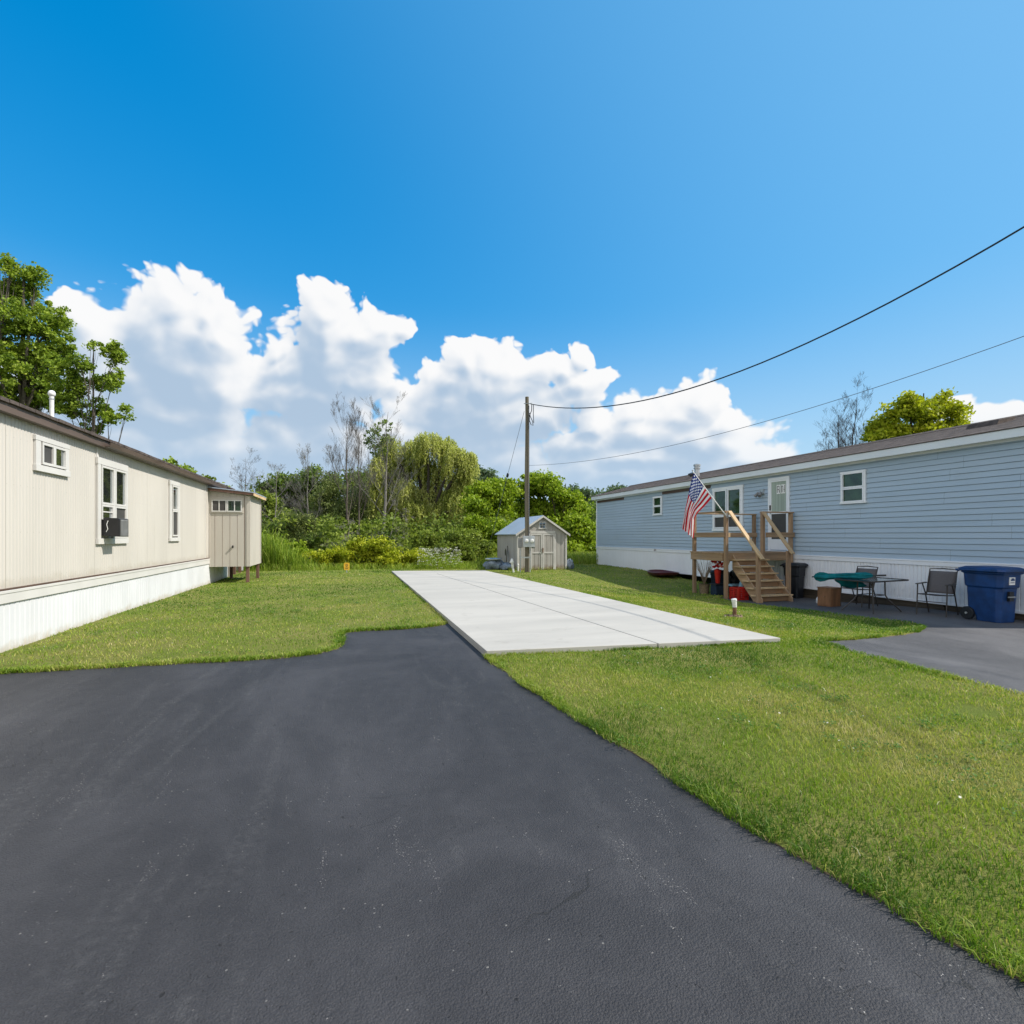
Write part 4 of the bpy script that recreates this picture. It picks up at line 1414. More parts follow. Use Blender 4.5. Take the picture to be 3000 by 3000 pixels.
# left side: battened boards
pn = []
y = sy0
while y < sy1 - 0.01:
    for o_, d_ in ((0, 0.008), (0.012, 0), (0.19, 0)):
        if y + o_ < sy1:
            pn.append((y + o_, d_))
    y += 0.2
pn.append((sy1, 0))
for X_, sg_ in ((sx0, 1), (sx1, -1)):
    w.strip([[(X_ + sg_ * d_, yy, 0.03) for yy, d_ in pn], [(X_ + sg_ * d_, yy, zw) for yy, d_ in pn]])
w.build('wall', MT['shed_board'], sh, fix=False)
w = MB()
for i in range(12):
    xx = sx0 + 0.09 + i * 0.19
    if 7.30 < xx < 8.45:
        w.box((xx - 0.004, sy0 - 0.002, 1.74), (xx + 0.004, sy0 + 0.001, 1.80))
    else:
        w.box((xx - 0.004, sy0 - 0.002, 0.03), (xx + 0.004, sy0 + 0.001, 1.6))
w.build('groove', MT['dark_timber'], sh)
w = MB()
for xx in (sx0, sx1 - 0.07):
    w.box((xx - 0.002, sy0 - 0.024, 0.03), (xx + 0.072, sy0 - 0.003, zw - 0.01))
w.box((sx0 - 0.02, sy0 - 0.023, 0.03), (sx0 - 0.003, sy0 + 0.07, zw - 0.01))
w.box((7.31, sy0 - 0.026, 1.60), (8.47, sy0 - 0.003, 1.71))
w.box((8.44, sy0 - 0.022, 0.03), (8.50, sy0 - 0.003, 1.598))
w.box((7.27, sy0 - 0.022, 0.03), (7.33, sy0 - 0.003, 1.598))
w.build('trim', MT['shed_trim'], sh, bevel=0.003)
for (xa, xb) in ((7.335, 7.872), (7.888, 8.435)):
    w = MB()
    w.box((xa, sy0 - 0.014, 0.05), (xb, sy0 - 0.003, 1.59))
    dr = w.build('door', MT['shed_board'], sh)
    w = MB()
    f_ = 0.062
    w.box((xa + 0.001, sy0 - 0.032, 0.051), (xa + f_, sy0 - 0.0145, 1.589))
    w.box((xb - f_, sy0 - 0.032, 0.051), (xb - 0.001, sy0 - 0.0145, 1.589))
    w.box((xa + f_, sy0 - 0.030, 1.53), (xb - f_, sy0 - 0.0145, 1.588))
    w.box((xa + f_, sy0 - 0.030, 0.74), (xb - f_, sy0 - 0.0145, 0.80))
    w.build('frame', MT['shed_trim'], dr, bevel=0.002)
    w = MB()
    for q in (0.33, 0.66):
        xx = xa + (xb - xa) * q
        w.box((xx - 0.004, sy0 - 0.0158, 0.06), (xx + 0.004, sy0 - 0.0142, 1.53))
    w.build('groove', MT['dark_timber'], dr)
w = MB()
w.box((7.865, sy0 - 0.06, 0.78), (7.905, sy0 - 0.033, 0.98))
w.tube([(7.885, sy0 - 0.03, 0.93), (7.885, sy0 - 0.09, 0.93)], 0.02, 8)
w.build('latch', MT['rust'], sh, bevel=0.003)
w = MB()
w.box((7.70, sy0 - 0.03, 1.80), (7.745, sy0 - 0.003, 2.12))
w.box((8.005, sy0 - 0.03, 1.80), (8.05, sy0 - 0.003, 2.12))
w.box((7.745, sy0 - 0.03, 2.075), (8.005, sy0 - 0.003, 2.12))
w.box((7.68, sy0 - 0.036, 1.795), (8.07, sy0 - 0.003, 1.845))
win = w.build('window', MT['shed_trim'], sh, bevel=0.003)
w = MB()
w.box((7.743, sy0 - 0.012, 1.843), (8.007, sy0 - 0.003, 2.077))
w.build('pane', MT['glass'], win)
w = MB()
w.box((7.868, sy0 - 0.02, 1.846), (7.882, sy0 - 0.012, 2.074))
w.box((7.746, sy0 - 0.021, 1.953), (8.004, sy0 - 0.0125, 1.967))
w.build('muntin', MT['shed_trim'], win)
w = MB()
for sgn in (-1, 1):
    xe = cx + sgn * 1.24
    ze = zw - 0.02
    w.prism([(cx, sy0 - 0.12, zrg), (xe, sy0 - 0.12, ze), (xe, sy0 - 0.12, ze + 0.03), (cx, sy0 - 0.12, zrg + 0.03)], (0, sy1 - sy0 + 0.24, 0))
rf = w.build('roof', MT['shed_roof'], sh)
w = MB()
for sgn in (-1, 1):
    xe = cx + sgn * 1.245
    ze = zw - 0.02
    w.prism([(cx, sy0 - 0.135, zrg - 0.06), (xe, sy0 - 0.135, ze - 0.07), (xe, sy0 - 0.135, ze + 0.026), (cx, sy0 - 0.135, zrg + 0.028)], (0, 0.03, 0))
w.build('bargeboard', MT['shed_trim'], rf)
w = MB()
w.box((sx0 - 0.03, sy0 - 0.06, -0.02), (sx1 + 0.03, sy1, 0.029))
w.build('base', MT['lumber_x'], sh)

lump_later = []
# ================================================================== wooden porch with stairs and rails
PX0, PX1, PY0, PY1, PZ = 9.93, 12.27, 12.50, 13.95, 1.03
GZ = -0.25
pd = thing('porch_deck', (10.5, 12.5, GZ), 'weathered wooden porch with steep open stairs in front of the storm door', 'porch')
w = MB()
n_b = 10
bw = (PY1 - PY0 + 0.06) / n_b
for i in range(n_b):
    w.box((PX0 - 0.04, PY0 - 0.03 + i * bw, PZ - 0.035), (PX1, PY0 - 0.03 + (i + 1) * bw - 0.006, PZ))
w.build('decking', MT['lumber_x'], pd, bevel=0.003)
w = MB()
w.box((PX0 - 0.02, PY0, PZ - 0.24), (PX0 + 0.02, PY1, PZ - 0.037))
w.build('rim_joist', MT['lumber_y'], pd, bevel=0.003)
w = MB()
w.box((PX0 + 0.021, PY0 - 0.02, PZ - 0.24), (PX1, PY0 + 0.02, PZ - 0.037))
w.build('rim_joist', MT['lumber_x'], pd, bevel=0.003)
w = MB()
w.box((PX0 + 0.021, PY1 - 0.04, PZ - 0.24), (PX1, PY1, PZ - 0.037))
w.build('rim_joist', MT['lumber_x'], pd, bevel=0.003)
w = MB()
w.prism([(PX0 + 0.02, PY0 - 0.024, PZ - 0.24), (PX0 + 0.22, PY0 - 0.024, PZ - 0.24), (PX0 + 0.14, PY0 - 0.024, PZ - 0.40), (PX0 + 0.02, PY0 - 0.024, PZ - 0.42)], (0, 0.04, 0))
w.build('gusset', MT['lumber_x'], pd)
RT = PZ + 1.13
POSTS = [(PX0 + 0.065, PY1 - 0.06, GZ, RT), (PX0 + 0.045, PY0 - 0.066, GZ, RT + 0.02), (PX1 - 0.07, PY1 - 0.06, PZ, RT), (11.22, PY0 - 0.066, PZ - 0.24, RT), (PX1 - 0.06, PY0 - 0.066, GZ, RT)]
for (xx, yy, za, zb) in POSTS:
    w = MB()
    w.box((xx - 0.046, yy - 0.046, za - (0.05 if za < 0 else 0)), (xx + 0.046, yy + 0.046, zb))
    w.build('post', MT['lumber_z'], pd, bevel=0.004)
def rail(a, b, w_, h_, key):
    q = MB()
    q.bar(a, b, w_, h_)
    return q.build('rail', MT[key], pd, bevel=0.004)
xl, yb_, yf = PX0 + 0.045, PY1 - 0.06, PY0 - 0.066
rail((xl, yf - 0.03, RT + 0.022), (xl, yb_ + 0.06, RT + 0.022), 0.14, 0.038, 'lumber_y')
rail((xl + 0.03, yb_, RT + 0.020), (PX1 - 0.02, yb_, RT + 0.020), 0.13, 0.036, 'lumber_x')
rail((11.17, yf, RT + 0.02), (PX1 + 0.01, yf, RT + 0.02), 0.13, 0.036, 'lumber_x')
rail((xl - 0.066, yf - 0.02, PZ + 0.50), (xl - 0.066, yb_ + 0.05, PZ + 0.50), 0.038, 0.14, 'lumber_y')
rail((xl + 0.03, yb_ - 0.066, PZ + 0.50), (PX1 - 0.02, yb_ - 0.066, PZ + 0.50), 0.038, 0.14, 'lumber_x')
rail((11.28, yf - 0.066, PZ + 0.50), (PX1 + 0.01, yf - 0.066, PZ + 0.50), 0.038, 0.14, 'lumber_x')
w = MB()
w.box((xl + 0.047, yf - 0.045, PZ + 0.44), (xl + 0.11, yf + 0.05, PZ + 0.56))
w.build('block', MT['lumber_pale'], pd)
# stairs run down towards the camera
NT_, rise = 6, (PZ - GZ) / 7
run = 0.165
sx_0, sx_1 = 10.17, 11.29
for xx in (sx_0 + 0.07, sx_1 - 0.07):
    w = MB()
    y_top, y_bot = PY0 - 0.02, PY0 - 0.02 - run * 6.6
    w.prism([(xx - 0.02, y_top, PZ - 0.06), (xx - 0.02, y_top, PZ - 0.46), (xx - 0.02, y_bot + 0.26, GZ), (xx - 0.02, y_bot - 0.04, GZ), (xx - 0.02, y_bot - 0.03, GZ + 0.10)], (0.04, 0, 0))
    w.build('stringer', MT['lumber_y'], pd, bevel=0.003)
for i in range(NT_):
    zt = PZ - rise * (i + 1)
    ya = PY0 - 0.02 - run * (i + 1) - 0.05
    w = MB()
    w.box((sx_0 - 0.02, ya, zt - 0.038), (sx_1 + 0.03, ya + 0.25, zt))
    w.build('tread', MT['lumber_pale'], pd, bevel=0.004)
    w = MB()
    w.box((sx_0 + 0.095, ya + 0.06, zt - rise + 0.012), (sx_1 - 0.095, ya + 0.078, zt - 0.039))
    w.build('riser', MT['riser'], pd)
yn = PY0 - 0.02 - run * 5.3
for (xx, yy, zb) in ((sx_0 + 0.0, yn - 0.18, PZ + 0.12), (sx_1 + 0.03, yn + 0.0, PZ + 0.16)):
    w = MB()
    w.box((xx - 0.046, yy - 0.046, GZ - 0.05), (xx + 0.046, yy + 0.046, zb - 0.10))
    w.build('newel', MT['lumber_z'], pd, bevel=0.004)
for (xx, x2, yy, zz) in ((xl + 0.10, sx_0 + 0.0, yn - 0.34, PZ - 0.14), (11.22, sx_1 + 0.04, yn - 0.16, PZ - 0.02)):
    w = MB()
    w.bar((xx, yf - 0.02, RT + 0.03), (x2, yy, zz), 0.125, 0.04)
    w.build('handrail', MT['lumber_pale'], pd, bevel=0.004)

# ------------------------------------------------------------------ flag on an angled pole, fixed to the porch post
fl = thing('flag', (PX0, PY0 - 0.1, 1.9), 'american flag hanging from an angled white pole on the porch post', 'flag')
def fq(q, z, off=0.0):
    return Vector((9.93 - 0.93 * q - 0.2 * off, 12.40 + 0.2 * q - 0.93 * off, z))
w = MB()
w.tube([fq(-0.02, 2.06), fq(0.985, 3.285)], 0.0135, 8)
pole_ = w.build('pole', MT['white'], fl, sm=True)
w = MB()
w.lathe(fq(0.99, 3.285), [(0, 0), (0.024, 0.008), (0.028, 0.026), (0.016, 0.044), (0, 0.05)], 8)
w.build('finial', MT['galv'], pole_)
w = MB()
w.tube([fq(-0.035, 2.04), fq(0.06, 2.155)], 0.022, 8)
w.box((9.955, 12.385, 2.0), (10.0, 12.42, 2.14))
w.build('bracket', MT['galv'], fl)
HO = [(0.956, 3.236), (0.426, 2.545)]
TOP = [(0.956, 3.236), (1.031, 3.057), (1.094, 2.816), (1.161, 2.507), (1.236, 2.163), (1.336, 1.734)]
BOT = [(0.426, 2.545), (0.658, 2.303), (0.863, 2.13), (0.956, 1.975), (0.985, 1.717), (1.001, 1.425)]
FLY = [(1.336, 1.734), (1.217, 1.614), (1.124, 1.552), (1.05, 1.477), (1.001, 1.425)]
def along(pts, t):
    pts = [Vector(p) for p in pts]
    L_ = [0]
    for i in range(len(pts) - 1):
        L_.append(L_[-1] + (pts[i + 1] - pts[i]).length)
    s_ = t * L_[-1]
    for i in range(len(pts) - 1):
        if s_ <= L_[i + 1] + 1e-9:
            return pts[i].lerp(pts[i + 1], (s_ - L_[i]) / (L_[i + 1] - L_[i]))
    return pts[-1]
NU, NV = 56, 40
V_, UVs = [], []
for i in range(NU + 1):
    u = i / NU
    for j in range(NV + 1):
        v = j / NV                                  # 0 = top of the hoist
        p = along(TOP, u) * (1 - v) + along(BOT, u) * v + along(HO, v) * (1 - u) + along(FLY, v) * u
        p -= (Vector(HO[0]) * (1 - u) * (1 - v) + Vector(FLY[0]) * u * (1 - v) + Vector(HO[1]) * (1 - u) * v + Vector(FLY[-1]) * u * v)
        k = u ** 0.8
        fold = k * (0.055 * math.sin(v * 13.0 + u * 2.2) + 0.03 * math.sin(v * 24.0 - u * 4) + 0.035 * math.sin(u * 6 + v * 3)) + 0.01
        V_.append(fq(p[0], p[1], fold + 0.012))
        UVs.append((u, 1 - v))
me_f = []
for i in range(NU):
    for j in range(NV):
        a = i * (NV + 1) + j
        me_f.append((a, a + 1, a + NV + 2, a + NV + 1))
fm = bpy.data.materials.new('flag_cloth')
fm.use_nodes = True
t = NT(fm.node_tree)
b = t.n['Principled BSDF']
uvn = t.new('ShaderNodeUVMap').outputs[0]
sp = t.sep(uvn)
U_, Vv = sp[0], sp[1]
stripe = t.m('MODULO', t.m('FLOOR', t.m('MULTIPLY', Vv, 13.0)), 2.0)       # 0 red, 1 white
cst = t.mix(stripe, (0.56, 0.014, 0.026), (0.80, 0.78, 0.77))
can = t.m('MULTIPLY', t.m('LESS_THAN', U_, 0.40), t.m('GREATER_THAN', Vv, 6.0 / 13))
# eleven columns by nine rows of a staggered star lattice
su = t.m('MULTIPLY', U_, 12.0 / 0.40)
sv = t.m('MULTIPLY', t.m('SUBTRACT', Vv, 6.0 / 13), 10.0 * 13 / 7)
cu, cv = t.m('ROUND', su), t.m('ROUND', sv)
par = t.m('MODULO', t.m('ADD', cu, cv), 2.0)
du, dv = t.m('SUBTRACT', su, cu), t.m('MULTIPLY', t.m('SUBTRACT', sv, cv), 0.85)
rad = t.m('SQRT', t.m('ADD', t.m('MULTIPLY', du, du), t.m('MULTIPLY', dv, dv)))
ang = t.m('ARCTAN2', du, dv)
star = t.m('MULTIPLY_ADD', t.m('COSINE', t.m('MULTIPLY', ang, 5.0)), 0.15, 0.44)
isin = t.m('LESS_THAN', rad, star)
edge_ok = t.m('MULTIPLY', t.m('MULTIPLY', t.m('GREATER_THAN', cu, 0.5), t.m('LESS_THAN', cu, 11.5)), t.m('MULTIPLY', t.m('GREATER_THAN', cv, 0.5), t.m('LESS_THAN', cv, 9.5)))
isstar = t.m('MULTIPLY', t.m('MULTIPLY', isin, edge_ok), t.m('LESS_THAN', par, 0.5))
cc = t.mix(isstar, (0.014, 0.034, 0.20), (0.85, 0.85, 0.86))
t.put(b.inputs['Base Color'], t.mix(can, cst, cc))
b.inputs['Roughness'].default_value = 0.8
b.inputs['Specular IOR Level'].default_value = 0.15
tb = t.new('ShaderNodeBsdfTranslucent')
t.put(tb.inputs[0], t.mix(can, cst, cc))
mxs = t.new('ShaderNodeMixShader')
mxs.inputs[0].default_value = 0.45
outn = t.n['Material Output']
t.l.new(b.outputs[0], mxs.inputs[1])
t.l.new(tb.outputs[0], mxs.inputs[2])
t.l.new(mxs.outputs[0], outn.inputs[0])
w = MB()
w.add(V_, me_f)
cl = w.build('cloth', fm, fl, sm=True)
uvl = cl.data.uv_layers.new(name='UVMap')
for lp_ in cl.data.loops:
    uvl.data[lp_.index].uv = UVs[lp_.vertex_index]

# ------------------------------------------------------------------ things kept under the porch
rr = random.Random(11)
tk = thing('storage_bin', (10.68, 13.60, GZ), 'dark navy lidded drum standing under the porch behind the corner post', 'bin')
w = MB()
w.lathe((10.68, 13.60, GZ), [(0.20, 0.0), (0.23, 0.05), (0.26, 0.55), (0.27, 0.56), (0.27, 0.62)], 20)
w.build('body', MT['navy'], tk, sm=True)
w = MB()
w.lathe((10.68, 13.60, GZ), [(0.285, 0.61), (0.29, 0.65), (0.24, 0.70), (0.0, 0.72)], 20)
w.build('lid', MT['bin_black'], tk, sm=True)
gr = thing('barbecue_grill', (10.95, 13.0, GZ), 'black kettle grill with pale blue side tray under the porch', 'grill')
w = MB()
w.lathe((10.95, 13.0, GZ + 0.42), [(0.02, 0), (0.17, 0.05), (0.24, 0.16), (0.25, 0.22), (0.25, 0.23), (0.23, 0.31), (0.14, 0.39), (0, 0.42)], 18)
w.build('kettle', MT['bin_black'], gr, sm=True)
for a in (0.3, 2.4, 4.5):
    w = MB()
    w.tube([(10.95 + 0.15 * math.cos(a), 13.0 + 0.15 * math.sin(a), GZ + 0.5), (10.95 + 0.26 * math.cos(a), 13.0 + 0.26 * math.sin(a), GZ)], 0.012, 6)
    w.build('leg', MT['black_plastic'], gr)
w = MB()
w.box((10.42, 12.72, GZ + 0.30), (10.78, 12.92, GZ + 0.36))
w.build('tray', MT['pale_blue'], gr, bevel=0.01)
tt_ = thing('storage_tote', (10.3, 13.2, GZ), 'low dark tote under the porch carrying the red flower vase', 'tote')
w = MB()
w.prism([(10.12, 13.04, GZ), (10.44, 13.04, GZ), (10.44, 13.30, GZ), (10.12, 13.30, GZ)], (0, 0, 0.31))
w.build('body', MT['navy'], tt_, bevel=0.015)
w = MB()
w.box((10.10, 13.02, GZ + 0.312), (10.46, 13.32, GZ + 0.355))
w.build('lid', MT['bin_black'], tt_, bevel=0.01)
bq = thing('flower_arrangement', (10.27, 13.16, GZ + 0.36), 'bunch of red and pink artificial flowers in a tapering red vase under the porch', 'flowers')
w = MB()
w.lathe((10.27, 13.16, GZ + 0.36), [(0.055, 0), (0.06, 0.02), (0.10, 0.38), (0.105, 0.40), (0.09, 0.40)], 14)
w.build('vase', MT['red_plastic'], bq, sm=True)
for q, n_q, key in (('red_bloom', 17, 'red_flower'), ('pink_bloom', 8, 'pink')):
    for i in range(n_q):
        a, e = rr.uniform(0, 6.28), rr.uniform(-0.5, 1.5)
        r_ = rr.uniform(0.08, 0.19)
        c = (10.27 + r_ * math.cos(a) * math.cos(e), 13.16 + r_ * math.sin(a) * math.cos(e), GZ + 0.88 + 0.20 * math.sin(e) + rr.uniform(-.05, .05))
        w = MB()
        w.lathe(c, [(0.012, -0.03), (0.05, -0.005), (0.062, 0.016), (0.04, 0.036), (0.0, 0.042)], 7)
        w.build(q, MT[key], bq)
wb = thing('wicker_planter', (10.22, 12.98, GZ), 'tan wicker planter with dried stems beside the navy drum', 'planter')
w = MB()
w.lathe((10.12, 13.58, GZ), [(0.12, 0), (0.16, 0.3), (0.17, 0.31), (0.15, 0.31), (0.14, 0.26)], 14)
w.build('pot', MT['tan'], wb, sm=True)
w = MB()
for i in range(34):
    a = rr.uniform(0, 6.28)
    w.tube([(10.12, 13.58, GZ + 0.25), (10.12 + 0.12 * math.cos(a), 13.58 + 0.12 * math.sin(a), GZ + 0.62), (10.12 + rr.uniform(.1, .38) * math.cos(a), 13.58 + .3 * math.sin(a), GZ + rr.uniform(0.75, 1.1))], [0.006, 0.005, 0.003], 4)
w.build('stems', MT['tan'], wb)
mk = thing('milk_crate', (10.22, 11.98, GZ), 'red slotted plastic crate on the ground beside the stair stringer', 'crate')
w = MB()
x0, y0, s_, h_ = 10.02, 12.0, 0.34, 0.33
for k in range(7):
    zz = GZ + 0.01 + k * 0.049
    t_ = 0.026 if k < 6 else 0.032
    w.box((x0, y0, zz), (x0 + s_, y0 + 0.012, zz + t_))
    w.box((x0, y0 + s_ - 0.012, zz), (x0 + s_, y0 + s_, zz + t_))
    w.box((x0, y0 + 0.0125, zz), (x0 + 0.012, y0 + s_ - 0.0125, zz + t_))
    w.box((x0 + s_ - 0.012, y0 + 0.0125, zz), (x0 + s_, y0 + s_ - 0.0125, zz + t_))
for (xx, yy) in ((x0, y0), (x0 + s_ - 0.03, y0), (x0, y0 + s_ - 0.03), (x0 + s_ - 0.03, y0 + s_ - 0.03), (x0 + s_ / 2, y0), (x0, y0 + s_ / 2)):
    w.box((xx - 0.003, yy - 0.003, GZ), (xx + 0.033, yy + 0.033, GZ + h_))
w.box((x0 + 0.005, y0 + 0.005, GZ + 0.004), (x0 + s_ - 0.005, y0 + s_ - 0.005, GZ + 0.02))
w.build('basket', MT['red_plastic'], mk)
fb = thing('folded_umbrella', (10.75, 12.15, GZ), 'pale blue and dark folded cloth bundle leaning under the stairs', 'umbrella')
w = MB()
w.tube([(10.62, 12.55, GZ), (10.50, 12.48, GZ + 0.25), (10.66, 12.50, GZ + 0.62), (10.62, 12.52, GZ + 0.84)], [0.03, 0.07, 0.09, 0.02], 9)
w.build('cover', MT['pale_blue'], fb, sm=True)
w = MB()
w.tube([(10.95, 12.30, GZ), (10.93, 12.32, GZ + 0.3), (10.96, 12.36, GZ + 0.5)], [0.16, 0.19, 0.05], 10)
w.build('bag', MT['navy'], fb, sm=True)


def wheeled_bin(loc, rz, key, label, group=None, label_plate=True, scale=(1, 1, 1)):
    """two-wheeled cart: front (lift bar) towards -Y, wheels at +Y"""
    r = thing('wheeled_bin', (0, 0, 0), label, 'wheeled bin', group)
    m_ = MT[key]
    w = MB()
    def ring(hx, yf_, yb2, z, c=0.07):
        return [(-hx + c, yf_, z), (hx - c, yf_, z), (hx, yf_ + c, z), (hx, yb2 - c, z), (hx - c, yb2, z), (-hx + c, yb2, z), (-hx, yb2 - c, z), (-hx, yf_ + c, z)]
    rings = [ring(0.232, -0.29, 0.16, 0.0, 0.06), ring(0.236, -0.293, 0.18, 0.10, 0.06), ring(0.243, -0.30, 0.32, 0.27, 0.06), ring(0.262, -0.325, 0.335, 0.66), ring(0.285, -0.355, 0.36, 0.68), ring(0.297, -0.37, 0.375, 0.93), ring(0.325, -0.40, 0.40, 0.935), ring(0.33, -0.405, 0.405, 0.97)]
    rings = [q[::-1] for q in rings]
    w.strip(rings, close=True)
    w.f += [tuple(range(8)), tuple(range(len(w.v) - 8, len(w.v)))]
    w.m += [0, 0]
    w.build('body', m_, r, bevel=0.012)
    w = MB()
    ex_ = [ring(0.36, -0.43, 0.43, 0.972, 0.08), ring(0.375, -0.45, 0.44, 0.985, 0.08), ring(0.37, -0.445, 0.44, 1.03, 0.09), ring(0.30, -0.37, 0.36, 1.065, 0.1), ring(0.12, -0.18, 0.15, 1.08, 0.06)]
    w.strip([q[::-1] for q in ex_], close=True)
    w.f += [tuple(range(8)), tuple(range(len(w.v) - 8, len(w.v)))]
    w.m += [0, 0]
    w.build('lid', m_, r, bevel=0.006)
    w = MB()
    w.tube([(-0.26, 0.44, 0.97), (-0.26, 0.50, 0.985), (0.26, 0.50, 0.985), (0.26, 0.44, 0.97)], 0.02, 8)
    w.build('handle', m_, r, sm=True)
    for s2 in (-1, 1):
        w = MB()
        k = 0.248
        xs2 = s2 * 0.225
        w.tube([(xs2, 0.27, 0.13), (xs2 + s2 * 0.065, 0.27, 0.13)], 0.13, 22)
        wl = w.build('wheel', MT['bin_black'], r, bevel=0.012)
        w = MB()
        w.tube([(xs2 + s2 * 0.064, 0.27, 0.13), (xs2 + s2 * 0.085, 0.27, 0.13)], 0.022, 10)
        w.build('hub', MT['galv'], wl)
    if label_plate:
        w = MB()
        w.box((-0.055, -0.362, 0.42), (0.055, -0.262, 0.60))
        w.build('recess', MT['bin_black'], r)
        tag(r.children[-1], None)
        w = MB()
        w.tube([(-0.085, -0.36, 0.50), (0.085, -0.36, 0.50)], 0.013, 8)
        w.build('lift_bar', MT['galv'], r, sm=True)
        w = MB()
        w.add([(-0.075, -0.372, 0.735), (0.065, -0.372, 0.735), (0.065, -0.3775, 0.88), (-0.075, -0.3775, 0.88), (-0.075, -0.36, 0.735), (0.065, -0.36, 0.735), (0.065, -0.365, 0.88), (-0.075, -0.365, 0.88)],
              [(0, 1, 2, 3), (7, 6, 5, 4), (0, 4, 5, 1), (1, 5, 6, 2), (2, 6, 7, 3), (3, 7, 4, 0)])
        st = w.build('sticker', MT['white'], r)
        w = MB()
        def dec(xa, xb, za, zb):
            yo = lambda z_: -0.3735 - (z_ - 0.735) * 0.0379
            w.add([(xa, yo(za), za), (xb, yo(za), za), (xb, yo(zb), zb), (xa, yo(zb), zb)], [(0, 1, 2, 3)])
        dec(-0.05, 0.055, 0.812, 0.842)
        dec(-0.03, 0.04, 0.842, 0.862)
        dec(-0.055, 0.05, 0.782, 0.790)
        dec(-0.055, 0.05, 0.768, 0.775)
        w.build('printing', MT['label_blue'], st)
    r.location = loc
    r.rotation_euler = (0, 0, rz)
    r.scale = scale
    return r

wheeled_bin((11.70, 7.06, float(zg(11.7, 7.06))), R_(-4), 'bin_blue', 'blue wheeled recycling bin with a white sticker standing on the parking pad', scale=(0.94, 0.94, 0.97))
wheeled_bin((12.02, 12.10, GZ), R_(14), 'bin_black', 'black wheeled rubbish bin tucked behind the porch stairs', None, False, (0.72, 0.62, 0.92))

# ------------------------------------------------------------------ patio set
def folding_chair():
    r = thing('folding_chair', (0, 0, 0), 'grey sling folding chair at the right end of the glass table', 'chair', 'sling chairs by the blue home')
    dm = MT['dark_metal']
    # faces -X ; seat 0.43 high
    for s2 in (-1, 1):
        yy = s2 * 0.25
        w = MB()
        w.tube([(-0.27, yy, 0.0), (-0.23, yy, 0.44), (-0.22, yy, 0.62)], 0.0125, 8)
        w.build('leg', dm, r, sm=True)
        w = MB()
        w.tube([(0.34, yy, 0.0), (0.16, yy, 0.43), (0.02, yy, 0.62)], 0.0125, 8)
        w.build('leg', dm, r, sm=True)
        w = MB()
        w.bar((-0.27, yy, 0.632), (0.20, yy, 0.64), 0.05, 0.02)
        w.build('armrest', dm, r, bevel=0.006)
    w = MB()
    w.tube([(-0.245, -0.25, 0.28), (-0.245, 0.25, 0.28)], 0.009, 6)
    w.tube([(-0.25, -0.235, 0.425), (-0.25, 0.235, 0.425)], 0.012, 6)
    w.tube([(-0.25, -0.235, 0.425), (0.19, -0.235, 0.40)], 0.011, 6)
    w.tube([(-0.25, 0.235, 0.425), (0.19, 0.235, 0.40)], 0.011, 6)
    w.build('seat_frame', dm, r, sm=True)
    w = MB()
    rows = []
    for i in range(9):
        t_ = i / 8
        rows.append([(-0.25 + 0.44 * t_, -0.235 + 0.47 * j / 6, 0.428 - 0.025 * t_ - 0.022 * math.sin(math.pi * t_) * math.sin(math.pi * j / 6)) for j in range(7)])
    w.strip(rows)
    o = w.build('seat', MT['sling'], r, sm=True)
    sd = o.modifiers.new('cloth_thickness', 'SOLIDIFY')
    sd.thickness = 0.006
    w = MB()
    w.tube([(0.18, -0.235, 0.40), (0.27, -0.235, 0.68), (0.36, -0.235, 0.92), (0.362, 0.0, 0.935), (0.36, 0.235, 0.92), (0.27, 0.235, 0.68), (0.18, 0.235, 0.40)], 0.0125, 8)
    w.build('back_frame', dm, r, sm=True)
    w = MB()
    rows = []
    for i in range(9):
        t_ = i / 8
        rows.append([(0.185 + 0.165 * t_ + 0.012 * math.sin(math.pi * t_), -0.228 + 0.456 * j / 6, 0.43 + 0.45 * t_) for j in range(7)])
    w.strip(rows)
    o = w.build('backrest', MT['sling'], r, sm=True)
    sd = o.modifiers.new('cloth_thickness', 'SOLIDIFY')
    sd.thickness = 0.006
    return r

ch = folding_chair()
ch.location = (11.50, 7.92, float(zg(11.5, 7.9)))
ch.rotation_euler = (0, 0, R_(16))
c2 = ch.copy()
COL.objects.link(c2)
for k_ in ch.children:
    q = k_.copy()
    COL.objects.link(q)
    q.parent = c2
c2.location = (11.42, 9.62, float(zg(11.4, 9.6)))
c2.rotation_euler = (0, 0, R_(8))
c2['label'] = 'grey sling folding chair half hidden behind the teal umbrella'

tb_ = thing('patio_table', (10.72, 8.72, -0.13), 'glass topped patio table with bent dark metal legs', 'table', rz=R_(6))
OFF[tb_.as_pointer()] = Vector((0, 0, 0))
hx, hy, tz = 0.66, 0.42, 0.70
w = MB()
pr = []
for (sx_, sy_) in ((1, 1), (-1, 1), (-1, -1), (1, -1)):
    for k in range(5):
        a = math.atan2(sy_, sx_) - math.pi / 4 + k * math.pi / 8
        pr.append((sx_ * (hx - 0.12) + 0.12 * math.cos(a), sy_ * (hy - 0.12) + 0.12 * math.sin(a)))
w.strip([[(x * s3, y * s3, z) for x, y in pr] for s3, z in ((0.945, tz - 0.004), (0.945, tz - 0.022), (1.0, tz - 0.028), (1.008, tz - 0.008), (0.995, tz + 0.002), (0.945, tz - 0.004))], close=True)
w.build('rim', MT['dark_metal'], tb_, sm=True)
w = MB()
w.prism([(x * 0.948, y * 0.948, tz - 0.018) for x, y in pr], (0, 0, 0.008))
w.build('tabletop', MT['table_glass'], tb_)
